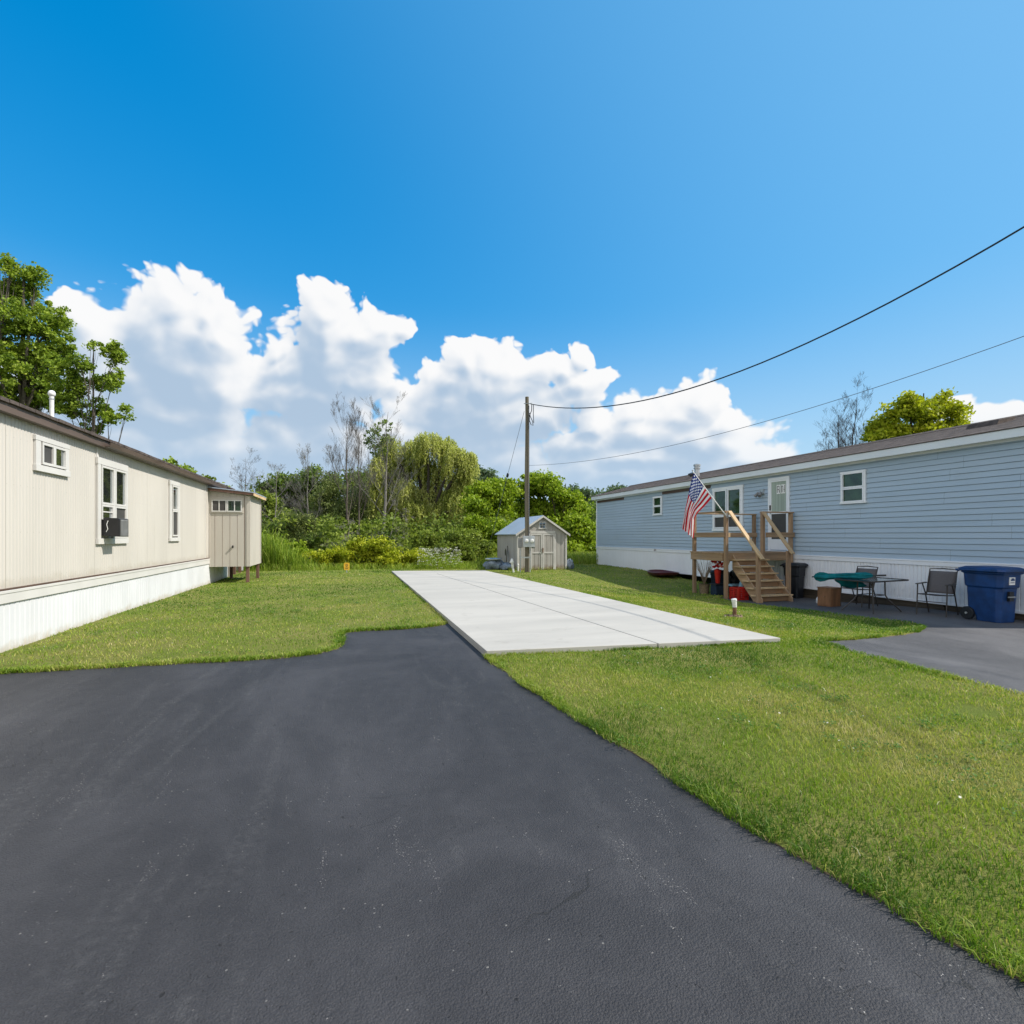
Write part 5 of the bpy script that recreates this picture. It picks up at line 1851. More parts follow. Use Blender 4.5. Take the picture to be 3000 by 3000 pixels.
for (sx_, sy_) in ((1, 1), (-1, 1), (-1, -1), (1, -1)):
    w = MB()
    w.tube([(sx_ * 0.20, sy_ * 0.16, tz - 0.025), (sx_ * 0.205, sy_ * 0.165, 0.36), (sx_ * 0.25, sy_ * 0.20, 0.26), (sx_ * 0.42, sy_ * 0.32, 0.06), (sx_ * 0.46, sy_ * 0.345, 0.0)], 0.015, 8)
    w.build('leg', MT['dark_metal'], tb_, sm=True)
w = MB()
w.tube([(0.205, 0.165, 0.36), (-0.205, 0.165, 0.36), (-0.205, -0.165, 0.36), (0.205, -0.165, 0.36), (0.205, 0.165, 0.36)], 0.010, 6)
w.build('stretcher', MT['dark_metal'], tb_)

um = thing('folded_umbrella', (10.4, 9.1, 0.6), 'folded teal patio umbrella lying across the table end and chair', 'umbrella')
A_, B_ = Vector((10.0, 9.52, 0.575)), Vector((10.74, 8.58, 0.655))
w = MB()
ax = B_ - A_
pts, rad_ = [], []
prof = [(0.0, 0.02), (0.03, 0.085), (0.10, 0.125), (0.17, 0.115), (0.24, 0.085), (0.34, 0.078), (0.50, 0.086), (0.68, 0.092), (0.82, 0.085), (0.90, 0.05), (0.93, 0.018), (1.06, 0.016)]
rows = []
side = ax.cross(Vector((0, 0, 1))).normalized()
upv = side.cross(ax).normalized()
for t_, r_ in prof:
    c = A_ + ax * t_
    ring_ = []
    for j in range(36):
        a = 2 * math.pi * j / 36
        q = 0.9 * r_ * (1 + 0.22 * math.cos(5 * a + t_ * 4) + 0.12 * math.sin(8 * a - t_ * 7))
        ring_.append(c + side * math.cos(a) * q + upv * math.sin(a) * q * 0.8)
    rows.append(ring_)
w.strip(rows, close=True)
w.build('canopy', MT['teal'], um, sm=True)
w = MB()
w.tube([A_ + ax * 0.9, A_ + ax * 1.12], 0.019, 8)
w.tube([A_ - ax * 0.03, A_ + ax * 0.05], 0.015, 8)
w.build('pole', MT['dark_metal'], um, sm=True)
w = MB()
rows = []
for i in range(8):
    t_ = i / 7
    a = A_ + ax * (0.30 + 0.38 * t_)
    rows.append([a + Vector((0.16 * j / 6 + 0.03 * t_, -0.06 + 0.03 * math.sin(j + t_ * 5), -0.05 - 0.20 * j / 6 * (0.8 + 0.25 * math.sin(t_ * 3.0)))) + side * 0.02 * math.sin(t_ * 14 + j) for j in range(7)])
w.strip(rows)
o = w.build('canopy_flap', MT['teal'], um, sm=True)
sd = o.modifiers.new('cloth_thickness', 'SOLIDIFY')
sd.thickness = 0.006

cb = thing('cabinet', (10.95, 9.98, -0.18), 'low brown wooden cabinet standing on the pad beside the sling chair', 'cabinet', rz=R_(8))
OFF[cb.as_pointer()] = Vector((0, 0, 0))
cb.scale = (0.74, 0.76, 0.82)
w = MB()
w.box((-0.24, -0.23, 0.0), (0.24, 0.23, 0.53))
w.build('carcass', MT['cabinet'], cb, bevel=0.006)
w = MB()
w.box((-0.252, -0.215, 0.03), (-0.2415, 0.215, 0.515))
dd = w.build('door', MT['cabinet'], cb, bevel=0.004)
w = MB()
w.tube([(-0.245, 0.0, 0.29), (-0.272, 0.0, 0.29)], 0.012, 8)
w.build('knob', MT['tan'], dd)
w = MB()
w.box((-0.26, -0.25, 0.531), (0.26, 0.25, 0.55))
w.build('top', MT['cabinet'], cb, bevel=0.004)
w = MB()
w.lathe((11.45, 10.72, -0.225), [(0.075, 0), (0.085, 0.02), (0.085, 0.11), (0.05, 0.17), (0.028, 0.19), (0.028, 0.22), (0, 0.222)], 14)
w.tube([(11.45 - 0.05, 10.67, -0.05), (11.45 - 0.10, 10.65, -0.08), (11.45 - 0.09, 10.65, -0.14)], 0.011, 6)
tag(w.build('jug', MT['white_pvc'], sm=True), 'small white plastic jug on the dark pad near the wall', 'jug')
w = MB()
w.lathe((11.95, 10.9, -0.20), [(0.03, 0), (0.06, 0.03), (0.06, 0.05), (0.03, 0.08), (0.0, 0.085)], 12)
tag(w.build('ball', MT['pink'], sm=True), 'little pale red ball against the wall footing', 'ball')

for c_, s_, sd_, lab in (((11.25, 13.55, GZ - 0.02), (0.30, 0.26, 0.72), 31, 'tall black clutter lump added as dark backing at the back under the porch'),
                         ((11.75, 13.35, GZ - 0.02), (0.32, 0.28, 0.58), 32, 'squat black clutter lump added as dark backing under the porch nearest the storm door'),
                         ((11.10, 12.95, GZ - 0.02), (0.24, 0.24, 0.46), 33, 'small black clutter lump added as dark backing directly behind the stair treads')):
    lump_later.append((c_, s_, sd_, lab))

# maroon plastic sledge / sandbox lid on the grass
bt = thing('plastic_sled', (11.75, 18.35, float(zg(11.75, 18.35))), 'maroon plastic sled lying on the shaded grass by the white skirting', 'sled', rz=R_(78))
OFF[bt.as_pointer()] = Vector((0, 0, 0))
w = MB()
def oval(a, b_, z, p=2.6, n=28):
    o_ = []
    for k in range(n):
        t_ = 2 * math.pi * k / n
        c_, s_ = math.cos(t_), math.sin(t_)
        o_.append((a * math.copysign(abs(c_) ** (2 / p), c_), b_ * math.copysign(abs(s_) ** (2 / p), s_), z + 0.04 * c_ * c_))
    return o_
w.strip([oval(0.62, 0.36, 0.05), oval(0.82, 0.50, 0.13), oval(0.85, 0.53, 0.20), oval(0.80, 0.49, 0.215), oval(0.74, 0.44, 0.16), oval(0.60, 0.34, 0.12), oval(0.10, 0.06, 0.12)], close=True)
w.f.append(tuple(range(27, -1, -1)))
w.m.append(0)
w.f.append(tuple(range(6 * 28, 7 * 28)))
w.m.append(0)
w.build('shell', MT['maroon'], bt, sm=True)
w = MB()
w.tube([(0.84, -0.2, 0.22), (0.95, -0.1, 0.20), (0.95, 0.1, 0.20), (0.84, 0.2, 0.22)], 0.01, 6)
w.build('rope', MT['tan'], bt)

# ------------------------------------------------------------------ utility pole with meters, cables
pz = float(zg(6.76, 20.36)) + 0.03
up = thing('utility_pole', (6.76, 20.36, pz), 'weathered wooden utility pole with twin electric meters in front of the grey shed', 'utility pole')
w = MB()
w.tube([(6.76 + 0.012 * math.sin(z_ * 1.3), 20.36, z_) for z_ in np.linspace(-0.3, 7.12, 9)], list(np.linspace(0.098, 0.074, 9)), 14)
pl = w.build('pole', MT['pole_wood'], up, sm=True)
MTH = R_(-14)                                # the meter box looks back down the lane
def mp(a, b_, z_):
    """box frame: a across, b out from the pole"""
    return (6.76 + a * math.cos(MTH) + b_ * math.sin(MTH), 20.36 + a * math.sin(MTH) - b_ * math.cos(MTH), z_)
def mbox(w_, a0, a1, b0, b1, z0, z1):
    P8 = [mp(a, b_, z_) for z_ in (z0, z1) for (a, b_) in ((a0, b0), (a1, b0), (a1, b1), (a0, b1))]
    w_.add(P8, [(0, 3, 2, 1), (4, 5, 6, 7), (0, 1, 5, 4), (1, 2, 6, 5), (2, 3, 7, 6), (3, 0, 4, 7)])
w = MB()
mbox(w, -0.17, 0.30, 0.10, 0.24, 1.05, 1.48)
mbox(w, -0.16, 0.29, 0.11, 0.22, 1.48, 1.50)
mb_ = w.build('meter_box', MT['galv'], up, bevel=0.008)
for a in (-0.035, 0.185):
    w = MB()
    w.tube([mp(a, 0.235, 1.30), mp(a, 0.27, 1.30)], 0.092, 20)
    w.build('meter_ring', MT['galv'], mb_, bevel=0.004)
    w = MB()
    w.tube([mp(a, 0.27, 1.30), mp(a, 0.33, 1.30), mp(a, 0.345, 1.30)], [0.078, 0.074, 0.055], 20)
    w.build('meter', MT['white_pvc'], mb_, sm=True)
w = MB()
mbox(w, -0.36, -0.185, 0.0, 0.13, 1.02, 1.42)
mbox(w, -0.35, -0.19, 0.131, 0.142, 1.04, 1.24)
w.build('breaker_box', MT['grille'], up, bevel=0.006)
w = MB()
mbox(w, 0.18, 0.32, -0.02, 0.095, 1.00, 1.16)
w.build('junction_box', MT['grille'], up, bevel=0.006)
for (a, b_, z0, z1, r_) in ((-0.27, 0.06, -0.05, 1.03, 0.024), (0.12, 0.10, 0.0, 1.06, 0.022), (0.075, 0.09, 1.5, 6.75, 0.016)):
    w = MB()
    w.tube([mp(a, b_, z0), mp(a, b_, z1)], r_, 8)
    w.build('conduit', MT['galv'] if z1 < 2 else MT['steel_cable'], up, sm=True)
w = MB()
mbox(w, -0.29, 0.08, 0.085, 0.105, 0.62, 0.66)
mbox(w, -0.11, 0.14, 0.098, 0.115, 0.60, 0.66)
w.build('strap', MT['galv'], up)
w = MB()
w.tube([mp(-0.13, 0.09, 6.83), mp(0.18, 0.09, 6.83)], 0.018, 6)
w.lathe(mp(0.17, 0.09, 6.80), [(0.02, 0), (0.045, 0.01), (0.045, 0.05), (0.02, 0.06)], 8)
w.build('crossbolt', MT['galv'], up)
w = MB()
loop = [mp(0.19, 0.09, 6.80), mp(0.18, 0.10, 6.55), mp(0.10, 0.10, 6.35), mp(0.09, 0.10, 6.15), mp(0.16, 0.10, 5.98), mp(0.24, 0.10, 5.95), mp(0.22, 0.10, 6.12), mp(0.13, 0.11, 6.30), mp(0.10, 0.11, 6.45)]
w.tube(loop, 0.016, 6)
w.tube([mp(0.26, 0.09, 6.80), mp(0.25, 0.09, 6.40), mp(0.27, 0.09, 6.05)], 0.014, 6)
w.build('service_loop', MT['cable'], up, sm=True)

def cable(name, a, b_, sag, r_, m_, label, ext=0.5, cat='cable', n=40):
    a, b_ = Vector(a), Vector(b_)
    w_ = MB()
    pts = []
    for i in range(n + 1):
        t_ = i / n * (1 + ext)
        p = a.lerp(b_, t_)
        p.z -= 4 * sag * t_ * (1 - t_)
        pts.append(p)
    w_.tube(pts, r_, 6)
    return tag(w_.build(name, m_, sm=True), label, cat)
cable('service_cable', (6.93, 20.27, 6.82), (10.919, 6.112, 6.745), 1.16, 0.0165, MT['cable'], 'thick black overhead cable running from the top of the utility pole')
cable('telephone_line', (6.84, 20.33, 4.35), (10.919, 6.112, 4.891), 0.50, 0.006, MT['steel_cable'], 'thin grey overhead line leaving the middle of the utility pole')
gw = thing('guy_wire', (6.3, 24.6, 0), 'thin steel guy wire with a black strain insulator slanting behind the pole', 'wire')
w = MB()
g_a, g_b = Vector((6.66, 20.40, 6.55)), Vector((6.25, 25.6, 0.0))
w.tube([g_a, g_b], 0.008, 6)
w.build('wire', MT['steel_cable'], gw)
w = MB()
c = g_a.lerp(g_b, 0.365)
d_ = (g_b - g_a).normalized()
w.tube([c - d_ * 0.10, c - d_ * 0.08, c + d_ * 0.08, c + d_ * 0.10], [0.02, 0.055, 0.055, 0.02], 8)
w.build('insulator', MT['cable'], gw, sm=True)

# ------------------------------------------------------------------ small things on the grass
w = MB()
z0 = float(zg(6.8, 8.24)) + 0.02
cp = thing('cleanout_pipe', (6.8, 8.24, z0), 'short rusty pipe with a white cap standing in the lawn beside the slab', 'pipe')
w.lathe((6.8, 8.24, z0), [(0.040, -0.03), (0.037, 0.05), (0.035, 0.17), (0.032, 0.20)], 12)
w.build('pipe', MT['rust'], cp, sm=True)
w = MB()
w.tube([(6.8, 8.24, z0 + 0.185), (6.797, 8.24, z0 + 0.25), (6.79, 8.24, z0 + 0.30)], [0.040, 0.042, 0.043], 14)
w.tube([(6.79, 8.24, z0 + 0.295), (6.787, 8.24, z0 + 0.335), (6.786, 8.24, z0 + 0.34)], [0.049, 0.049, 0.042], 14)
w.build('cap', MT['white_pvc'], cp, sm=True)
w = MB()
rr = random.Random(4)
for i in range(26):
    a, r_ = rr.uniform(0, 6.28), rr.uniform(0.02, 0.16)
    w.lathe((6.75 + r_ * math.cos(a), 8.22 + r_ * 0.7 * math.sin(a), z0 + 0.015), [(0.02, -0.02), (rr.uniform(.02, .05), 0.0), (0.015, rr.uniform(.015, .04)), (0.0, 0.04)], 6)
tag(w.build('dirt_clods', MT['soil']), kind='stuff')
vt = thing('vent_standpipe', (6.2, 20.45, 0.03), 'leaning white pipe with a pointed hood between the slab and the pole', 'pipe')
w = MB()
w.tube([(6.23, 20.45, -0.05), (6.19, 20.45, 0.22), (6.16, 20.45, 0.44)], [0.035, 0.05, 0.052], 12)
w.build('pipe', MT['white_pvc'], vt, sm=True)
w = MB()
w.lathe((6.15, 20.45, 0.42), [(0.085, 0), (0.09, 0.02), (0.06, 0.08), (0.055, 0.09), (0.05, 0.13), (0.02, 0.17), (0, 0.175)], 12)
w.build('hood', MT['white_pvc'], vt, sm=True)
w = MB()
w.lathe((6.68, 21.3, 0.0), [(0.03, -0.03), (0.03, 0.26), (0.045, 0.27), (0.045, 0.31), (0.0, 0.33)], 10)
tag(w.build('stub_pipe', MT['white_pvc'], sm=True), 'stubby white pipe at the front left corner of the shed', 'pipe')

def lump(name, c, size, m_, seed, label, cat, group=None):
    r_ = np.random.default_rng(seed)
    w_ = MB()
    rows = []
    n, m2 = 18, 10
    ph = r_.uniform(0, 6.28, 6)
    for i in range(m2 + 1):
        th = math.pi * i / m2
        row = []
        for j in range(n):
            a = 2 * math.pi * j / n
            q = 1 + 0.16 * math.sin(3 * a + ph[0] + 2 * th) + 0.10 * math.sin(5 * a + ph[1] - 3 * th) + 0.07 * math.sin(9 * a + ph[2] + 5 * th)
            row.append((c[0] + size[0] * q * math.sin(th) * math.cos(a), c[1] + size[1] * q * math.sin(th) * math.sin(a), c[2] + size[2] * (0.92 - math.cos(th) * 0.95 * q) * 0.5))
        rows.append(row)
    w_.strip(rows, close=True)
    o_ = w_.build(name, m_, sm=True)
    return tag(o_, label, cat, group)
lump('tarp_bundle', (5.95, 22.5, -0.02), (0.42, 0.38, 0.55), MT['tarp'], 1, 'crumpled blue grey tarp bundle topped by a pale lid left of the shed', 'tarp')
lump('tarp_bundle', (6.42, 22.3, -0.02), (0.30, 0.5, 0.36), MT['tarp'], 2, 'lower blue grey tarp bundle pressed against the shed side', 'tarp')
for c_, s_, sd_, lab in lump_later:  # black clutter lumps added to back the space under the porch with darkness
    lump('dark_backing_lump', c_, s_, MT['bin_black'], sd_, lab, 'rubbish bag', 'dark backing clutter under the porch')
lump('sack', (9.22, 21.75, -0.02), (0.16, 0.2, 0.50), MT['tarp'], 3, 'grey sack slumped against the right front corner of the shed', 'sack')
w = MB()
w.tube([(5.9, 22.45, 0.46), (5.9, 22.45, 0.50), (5.9, 22.45, 0.53)], [0.36, 0.37, 0.30], 18)
tag(w.build('wash_tub', MT['galv'], sm=True), 'pale shallow round tub resting upside down on the tarp bundle', 'tub')
sv_ = thing('shovel', (6.55, 22.85, 0), 'long handled shovel leaning against the left wall of the shed', 'shovel')
w = MB()
w.tube([(6.60, 22.9, 0.05), (6.70, 22.95, 1.05)], 0.016, 6)
w.build('handle', MT['dark_timber'], sv_)
w = MB()
w.prism([(6.58, 22.82, 0.62), (6.58, 22.98, 0.62), (6.585, 23.0, 0.85), (6.585, 22.90, 0.95), (6.585, 22.80, 0.85)], (0.01, 0, 0))
w.build('blade', MT['dark_metal'], sv_)
ys = thing('marker_sign', (-0.22, 22.2, 0.03), 'small yellow marker sign on a short stake at the far edge of the lawn', 'sign')
w = MB()
w.box((-0.24, 22.215, -0.02), (-0.20, 22.235, 0.20))
w.build('stake', MT['galv'], ys)
w = MB()
pr = []
for (sx_, sz_) in ((1, 1), (-1, 1), (-1, -1), (1, -1)):
    for k in range(4):
        a = math.atan2(sz_, sx_) - math.pi / 4 + k * math.pi / 6
        pr.append((-0.22 + sx_ * 0.065 + 0.045 * math.cos(a), 22.20, 0.28 + sz_ * 0.10 + 0.045 * math.sin(a)))
w.prism(pr, (0, 0.012, 0))
pt = w.build('plate', MT['yellow'], ys)
w = MB()
for k in range(14):
    a, a2 = 2 * math.pi * k / 14, 2 * math.pi * (k + 0.8) / 14
    w.prism([(-0.22 + 0.05 * math.cos(a), 22.196, 0.32 + 0.05 * math.sin(a)), (-0.22 + 0.05 * math.cos(a2), 22.196, 0.32 + 0.05 * math.sin(a2)), (-0.22 + 0.033 * math.cos(a2), 22.196, 0.32 + 0.033 * math.sin(a2)), (-0.22 + 0.033 * math.cos(a), 22.196, 0.32 + 0.033 * math.sin(a))], (0, 0.003, 0))
w.box((-0.225, 22.196, 0.30), (-0.215, 22.1985, 0.34))
w.box((-0.29, 22.196, 0.215), (-0.15, 22.1985, 0.228))
w.box((-0.27, 22.196, 0.19), (-0.17, 22.1985, 0.20))
w.build('symbol', MT['brown_trim'], pt)

# ================================================================== vegetation
G1 = [(0.0, (0.035, 0.096, 0.018)), (0.5, (0.096, 0.210, 0.035)), (1.0, (0.201, 0.333, 0.056))]           # mid green
GB = [(0.0, (0.115, 0.195, 0.012)), (0.5, (0.245, 0.345, 0.020)), (1.0, (0.410, 0.490, 0.045))]
GY = [(0.0, (0.190, 0.245, 0.014)), (0.5, (0.380, 0.420, 0.020)), (1.0, (0.560, 0.560, 0.050))]
GD = [(0.0, (0.058, 0.105, 0.020)), (0.5, (0.130, 0.200, 0.038)), (1.0, (0.240, 0.310, 0.060))]
GO = [(0.0, (0.096, 0.131, 0.038)), (0.5, (0.184, 0.228, 0.067)), (1.0, (0.306, 0.333, 0.114))]           # olive
GW = [(0.0, (0.23, 0.28, 0.055)), (0.5, (0.50, 0.53, 0.14)), (1.0, (0.66, 0.66, 0.27))]
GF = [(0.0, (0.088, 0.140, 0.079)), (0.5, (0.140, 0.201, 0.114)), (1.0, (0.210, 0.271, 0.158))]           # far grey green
GP = [(0.0, (0.105, 0.170, 0.020)), (0.5, (0.250, 0.345, 0.036)), (1.0, (0.420, 0.500, 0.075))]
GM = [(0.0, (0.085, 0.130, 0.020)), (0.5, (0.200, 0.265, 0.040)), (1.0, (0.350, 0.410, 0.075))]
G1 = GM
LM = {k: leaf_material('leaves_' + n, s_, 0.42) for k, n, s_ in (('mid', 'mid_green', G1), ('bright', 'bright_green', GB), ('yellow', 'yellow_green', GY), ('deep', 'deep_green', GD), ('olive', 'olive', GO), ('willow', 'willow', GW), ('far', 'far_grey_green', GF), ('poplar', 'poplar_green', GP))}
LM['reed'] = leaf_material('reed_blades', [(0.0, (0.10, 0.18, 0.014)), (0.5, (0.24, 0.34, 0.028)), (0.85, (0.36, 0.41, 0.07)), (1.0, (0.48, 0.43, 0.19))], 0.35)
LM['lace'] = leaf_material('white_umbels', [(0.0, (0.60, 0.60, 0.52)), (1.0, (0.74, 0.73, 0.66))], 0.2)


def rand_dirs(r, n, up=0.0):
    v = r.normal(0, 1, (n, 3))
    v[:, 2] += up
    return v / (np.linalg.norm(v, axis=1)[:, None] + 1e-9)


def leaves(name, P_, size, r, m_, parent, tint, up=0.5, elong=1.5, axis=None, kind=None, label=None, origin=None):
    n = len(P_)
    nn = rand_dirs(r, n, up)
    a = rand_dirs(r, n, 0) if axis is None else axis + r.normal(0, 0.28, (n, 3))
    a = a - nn * np.sum(a * nn, 1)[:, None]
    a /= np.linalg.norm(a, axis=1)[:, None] + 1e-9
    b = np.cross(nn, a)
    L_ = (size * r.uniform(0.6, 1.35, n))[:, None]
    W_ = L_ / elong
    P_ = np.asarray(P_)
    fold = nn * L_ * 0.12
    co = np.stack([P_ - a * L_ * 0.5, P_ + b * W_ * 0.5 + fold - a * L_ * 0.06, P_ + a * L_ * 0.5, P_ - b * W_ * 0.5 + fold - a * L_ * 0.06], 1).reshape(-1, 3)
    f = (np.arange(n)[:, None] * 4 + np.array([[0, 1, 2, 3]]))
    o = fast_mesh(name, co, f, m_, parent, origin if origin is not None else (0, 0, 0), np.clip(tint, 0, 1))
    if kind:
        o['kind'] = kind
    return o


def clump_cloud(r, lobes, n_cl, cl_r, per, flat=0.7, shell=0.45):
    """leaf positions in clumps scattered through a set of ellipsoid lobes (cx,cy,cz,rx,ry,rz)"""
    lobes = np.array(lobes, float)
    vol = np.prod(lobes[:, 3:6], 1) ** (2 / 3)
    pick = r.choice(len(lobes), n_cl, p=vol / vol.sum())
    d = rand_dirs(r, n_cl)
    rad = r.random(n_cl) ** shell * r.uniform(0.85, 1.22, n_cl)
    C_ = lobes[pick, :3] + d * rad[:, None] * lobes[pick, 3:6]
    sz = cl_r * r.uniform(0.45, 1.4, n_cl)
    k = np.repeat(np.arange(n_cl), per)
    q = rand_dirs(r, len(k)) * (r.random(len(k)) ** 0.5)[:, None]
    q[:, 2] *= flat
    P_ = C_[k] + q * sz[k][:, None]
    ct = r.normal(0.5, 0.16, n_cl)
    t_ = ct[k] + r.normal(0, 0.16, len(k))
    return P_, t_, C_, pick


def branches(w_, r, base, h, lean=(0, 0), r0=0.12, depth=4, upright=0.7, first=0.3, n_main=11, spread=0.42, n_side=5, sides=5, droop=0.0):
    """recursive limbs into an MB"""
    def go(p, d, ln, rad, lv):
        seg = 3 if lv < depth else 2
        pts, rs = [Vector(p)], [rad]
        dd = Vector(d)
        for i in range(seg):
            dd = (dd + Vector(tuple(r.normal(0, 0.06, 3))) + Vector((0, 0, 0.10 * upright - droop * lv))).normalized()
            pts.append(pts[-1] + dd * (ln / seg))
            rs.append(max(rad * (1 - (i + 1) / seg * 0.80), 0.0034))
        w_.tube(pts, rs, max(3, sides - lv), cap=False)
        if lv >= depth:
            return
        for i in range(n_side if lv > 0 else 0):
            t_ = r.uniform(0.12, 0.95)
            j = min(int(t_ * seg), seg - 1)
            q = pts[j].lerp(pts[j + 1], t_ * seg - j)
            ax_ = Vector(tuple(rand_dirs(r, 1)[0]))
            nd = (dd + ax_ * spread * 2.3 + Vector((0, 0, upright * 0.42))).normalized()
            go(q, nd, ln * r.uniform(0.36, 0.66) * (1.15 - 0.5 * t_), rs[j] * 0.50, lv + 1)
    base = Vector(base)
    top = base + Vector((lean[0], lean[1], h))
    n = 9
    tp, tr = [], []
    for i in range(n + 1):
        t_ = i / n
        p = base.lerp(top, t_) + Vector(tuple(r.normal(0, 0.0045 * h * (0.3 if i in (0, n) else 1), 3)))
        tp.append(p)
        tr.append(r0 * (1 - t_ * 0.93))
    for i in range(n_main):
        t_ = first + (0.97 - first) * (i + r.random()) / n_main
        j = min(int(t_ * n), n - 1)
        p = tp[j].lerp(tp[j + 1], t_ * n - j)
        a = r.uniform(0, 6.28)
        d = Vector((math.cos(a) * spread * 1.6, math.sin(a) * spread * 1.6, upright)).normalized()
        go(p, d, h * r.uniform(0.26, 0.46) * (1.10 - 0.72 * t_), tr[j] * 0.33, 1)
    return tp, tr


def bare_tree(u, d, base, top_v, label, seed, bark='bark_pale', r0=0.10, lean=(0, 0), stems=1, group='leafless trees', name='bare_tree', **kw):
    r = np.random.default_rng(seed)
    x, y = spot(u, d)
    t_ = thing(name, (x, y, base), label, 'tree', group)
    wt_, wb_ = MB(), MB()
    for s_ in range(stems):
        bx2, by2 = x + r.normal(0, 0.10) * (stems > 1), y + r.normal(0, 0.10) * (stems > 1)
        ln = (lean[0] + r.normal(0, 0.9) * (stems > 1), lean[1] + r.normal(0, 0.3) * (stems > 1))
        h = (hz(top_v, d) - base) * (1 if s_ == 0 else r.uniform(0.7, 0.95))
        tp, tr = branches(wb_, r, (bx2, by2, base), h, ln, r0, **kw)
        wt_.tube(tp, tr, 8)
    wt_.build('trunk', MT[bark], t_, sm=True, fix=False)
    wb_.build('branches', MT[bark], t_, sm=True, fix=False)
    return t_


def leafy(name, u, d, base, lobes_px, key, label, seed, n_cl, cl_r, per, size, trunk=True, r0=0.16, bark='bark_dark', cat='tree', group=None, depth_f=0.8, elong=1.45, shell=0.45, up=0.5, limb=True, flat=0.7):
    """lobes_px: (u, v, half width, half height) read off the bearing, spread in depth round d"""
    r = np.random.default_rng(seed)
    x, y = spot(u, d)
    t_ = thing(name, (x, y, base), label, cat, group)
    lobes = []
    k = d / 1552.8
    for (lu, lv, lw, lh) in lobes_px:
        dd = d + r.normal(0, 0.35) * lw * k * depth_f
        lx, ly = spot(lu, dd)
        c0 = np.array([lx, ly, hz(lv, dd)])
        rd = np.array([lw * k, lw * k * depth_f, lh * k])
        for q in range(3):
            of = rand_dirs(r, 1)[0] * rd * 0.62
            lobes.append((*(c0 + of), *(rd * r.uniform(0.48, 0.78))))
    P_, ti, C_, pick = clump_cloud(r, lobes, n_cl, cl_r, per, flat, shell)
    ok = P_[:, 2] > base + 0.03
    leaves('crown' if cat == 'tree' else 'foliage', P_[ok], size, r, LM[key], t_, ti[ok], up, elong)
    if trunk:
        w_ = MB()
        zt = max(l_[2] for l_ in lobes)
        lean = np.mean([l_[:2] for l_ in lobes], 0)
        tp = [Vector((x, y, base - 0.2)), Vector((x + (lean[0] - x) * 0.15, y + (lean[1] - y) * 0.15, base + (zt - base) * 0.3)), Vector((x + (lean[0] - x) * 0.6, y + (lean[1] - y) * 0.6, base + (zt - base) * 0.62)), Vector((lean[0], lean[1], zt))]
        w_.tube(tp, [r0, r0 * 0.8, r0 * 0.5, r0 * 0.15], 9)
        w_.build('trunk', MT[bark], t_, sm=True, fix=False)
        if limb:
            w_ = MB()
            for li, l_ in enumerate(lobes):
                if li % 3:
                    continue
                c = Vector(l_[:3])
                a = tp[1].lerp(tp[2], r.random()) if c.z > tp[2].z else tp[0].lerp(tp[1], r.uniform(0.6, 1))
                m2 = a.lerp(c, 0.5) + Vector((0, 0, -0.06 * (c - a).length)) + Vector(tuple(r.normal(0, 0.05, 3) * (c - a).length))
                w_.tube([a, m2, c], [r0 * 0.36, r0 * 0.22, r0 * 0.08], 6, cap=False)
                ids = np.nonzero(pick == li)[0]
                for q in ids[:: max(1, len(ids) // 22)]:
                    e_ = Vector(tuple(C_[q]))
                    s_ = m2.lerp(c, r.random())
                    w_.tube([s_, s_.lerp(e_, 0.5) + Vector(tuple(r.normal(0, 0.06, 3))), e_], [r0 * 0.09, r0 * 0.05, 0.004], 4, cap=False)
            w_.build('limbs', MT[bark], t_, sm=True, fix=False)
    return t_

# ---- poplars behind the cream home
leafy('poplar_tree', 60, 25, -0.2, [(20, 850, 70, 80), (62, 800, 40, 55), (120, 880, 70, 60), (150, 960, 60, 60), (60, 950, 100, 80), (-30, 930, 90, 110), (30, 1050, 110, 80), (150, 1040, 70, 55), (100, 1120, 100, 70), (-40, 1100, 110, 100), (30, 1190, 120, 70), (185, 1000, 35, 40)],
      'poplar', 'tall dense poplar rising behind the cream home at the photo edge', 3, 620, 0.36, 74, 0.135, r0=0.24, bark='bark', group='poplars behind the cream home')
leafy('poplar_tree', 270, 22.5, -0.2, [(305, 1010, 38, 40), (345, 1045, 26, 34), (250, 1060, 42, 34), (200, 1110, 50, 45), (270, 1120, 55, 45), (330, 1110, 34, 34), (230, 1180, 60, 45), (310, 1190, 50, 36), (360, 1200, 18, 26), (260, 1240, 55, 36), (180, 1180, 40, 50), (320, 1235, 36, 22)],
      'poplar', 'smaller open poplar with airy branches just right of the white roof pipe', 5, 230, 0.24, 54, 0.12, r0=0.10, bark='bark', group='poplars behind the cream home')
leafy('poplar_tree', 510, 30, -0.2, [(485, 1358, 28, 20), (520, 1372, 40, 22), (550, 1385, 20, 16), (510, 1420, 60, 40)], 'poplar', 'poplar top peeping over the middle of the cream home roof', 6, 110, 0.38, 44, 0.17, r0=0.12, group='poplars behind the cream home')
leafy('poplar_tree', 612, 36, -0.3, [(612, 1408, 16, 12), (612, 1440, 30, 26)], 'mid', 'tiny treetop just above the far end of the cream home roof', 8, 40, 0.35, 40, 0.18, r0=0.1, group='poplars behind the cream home')

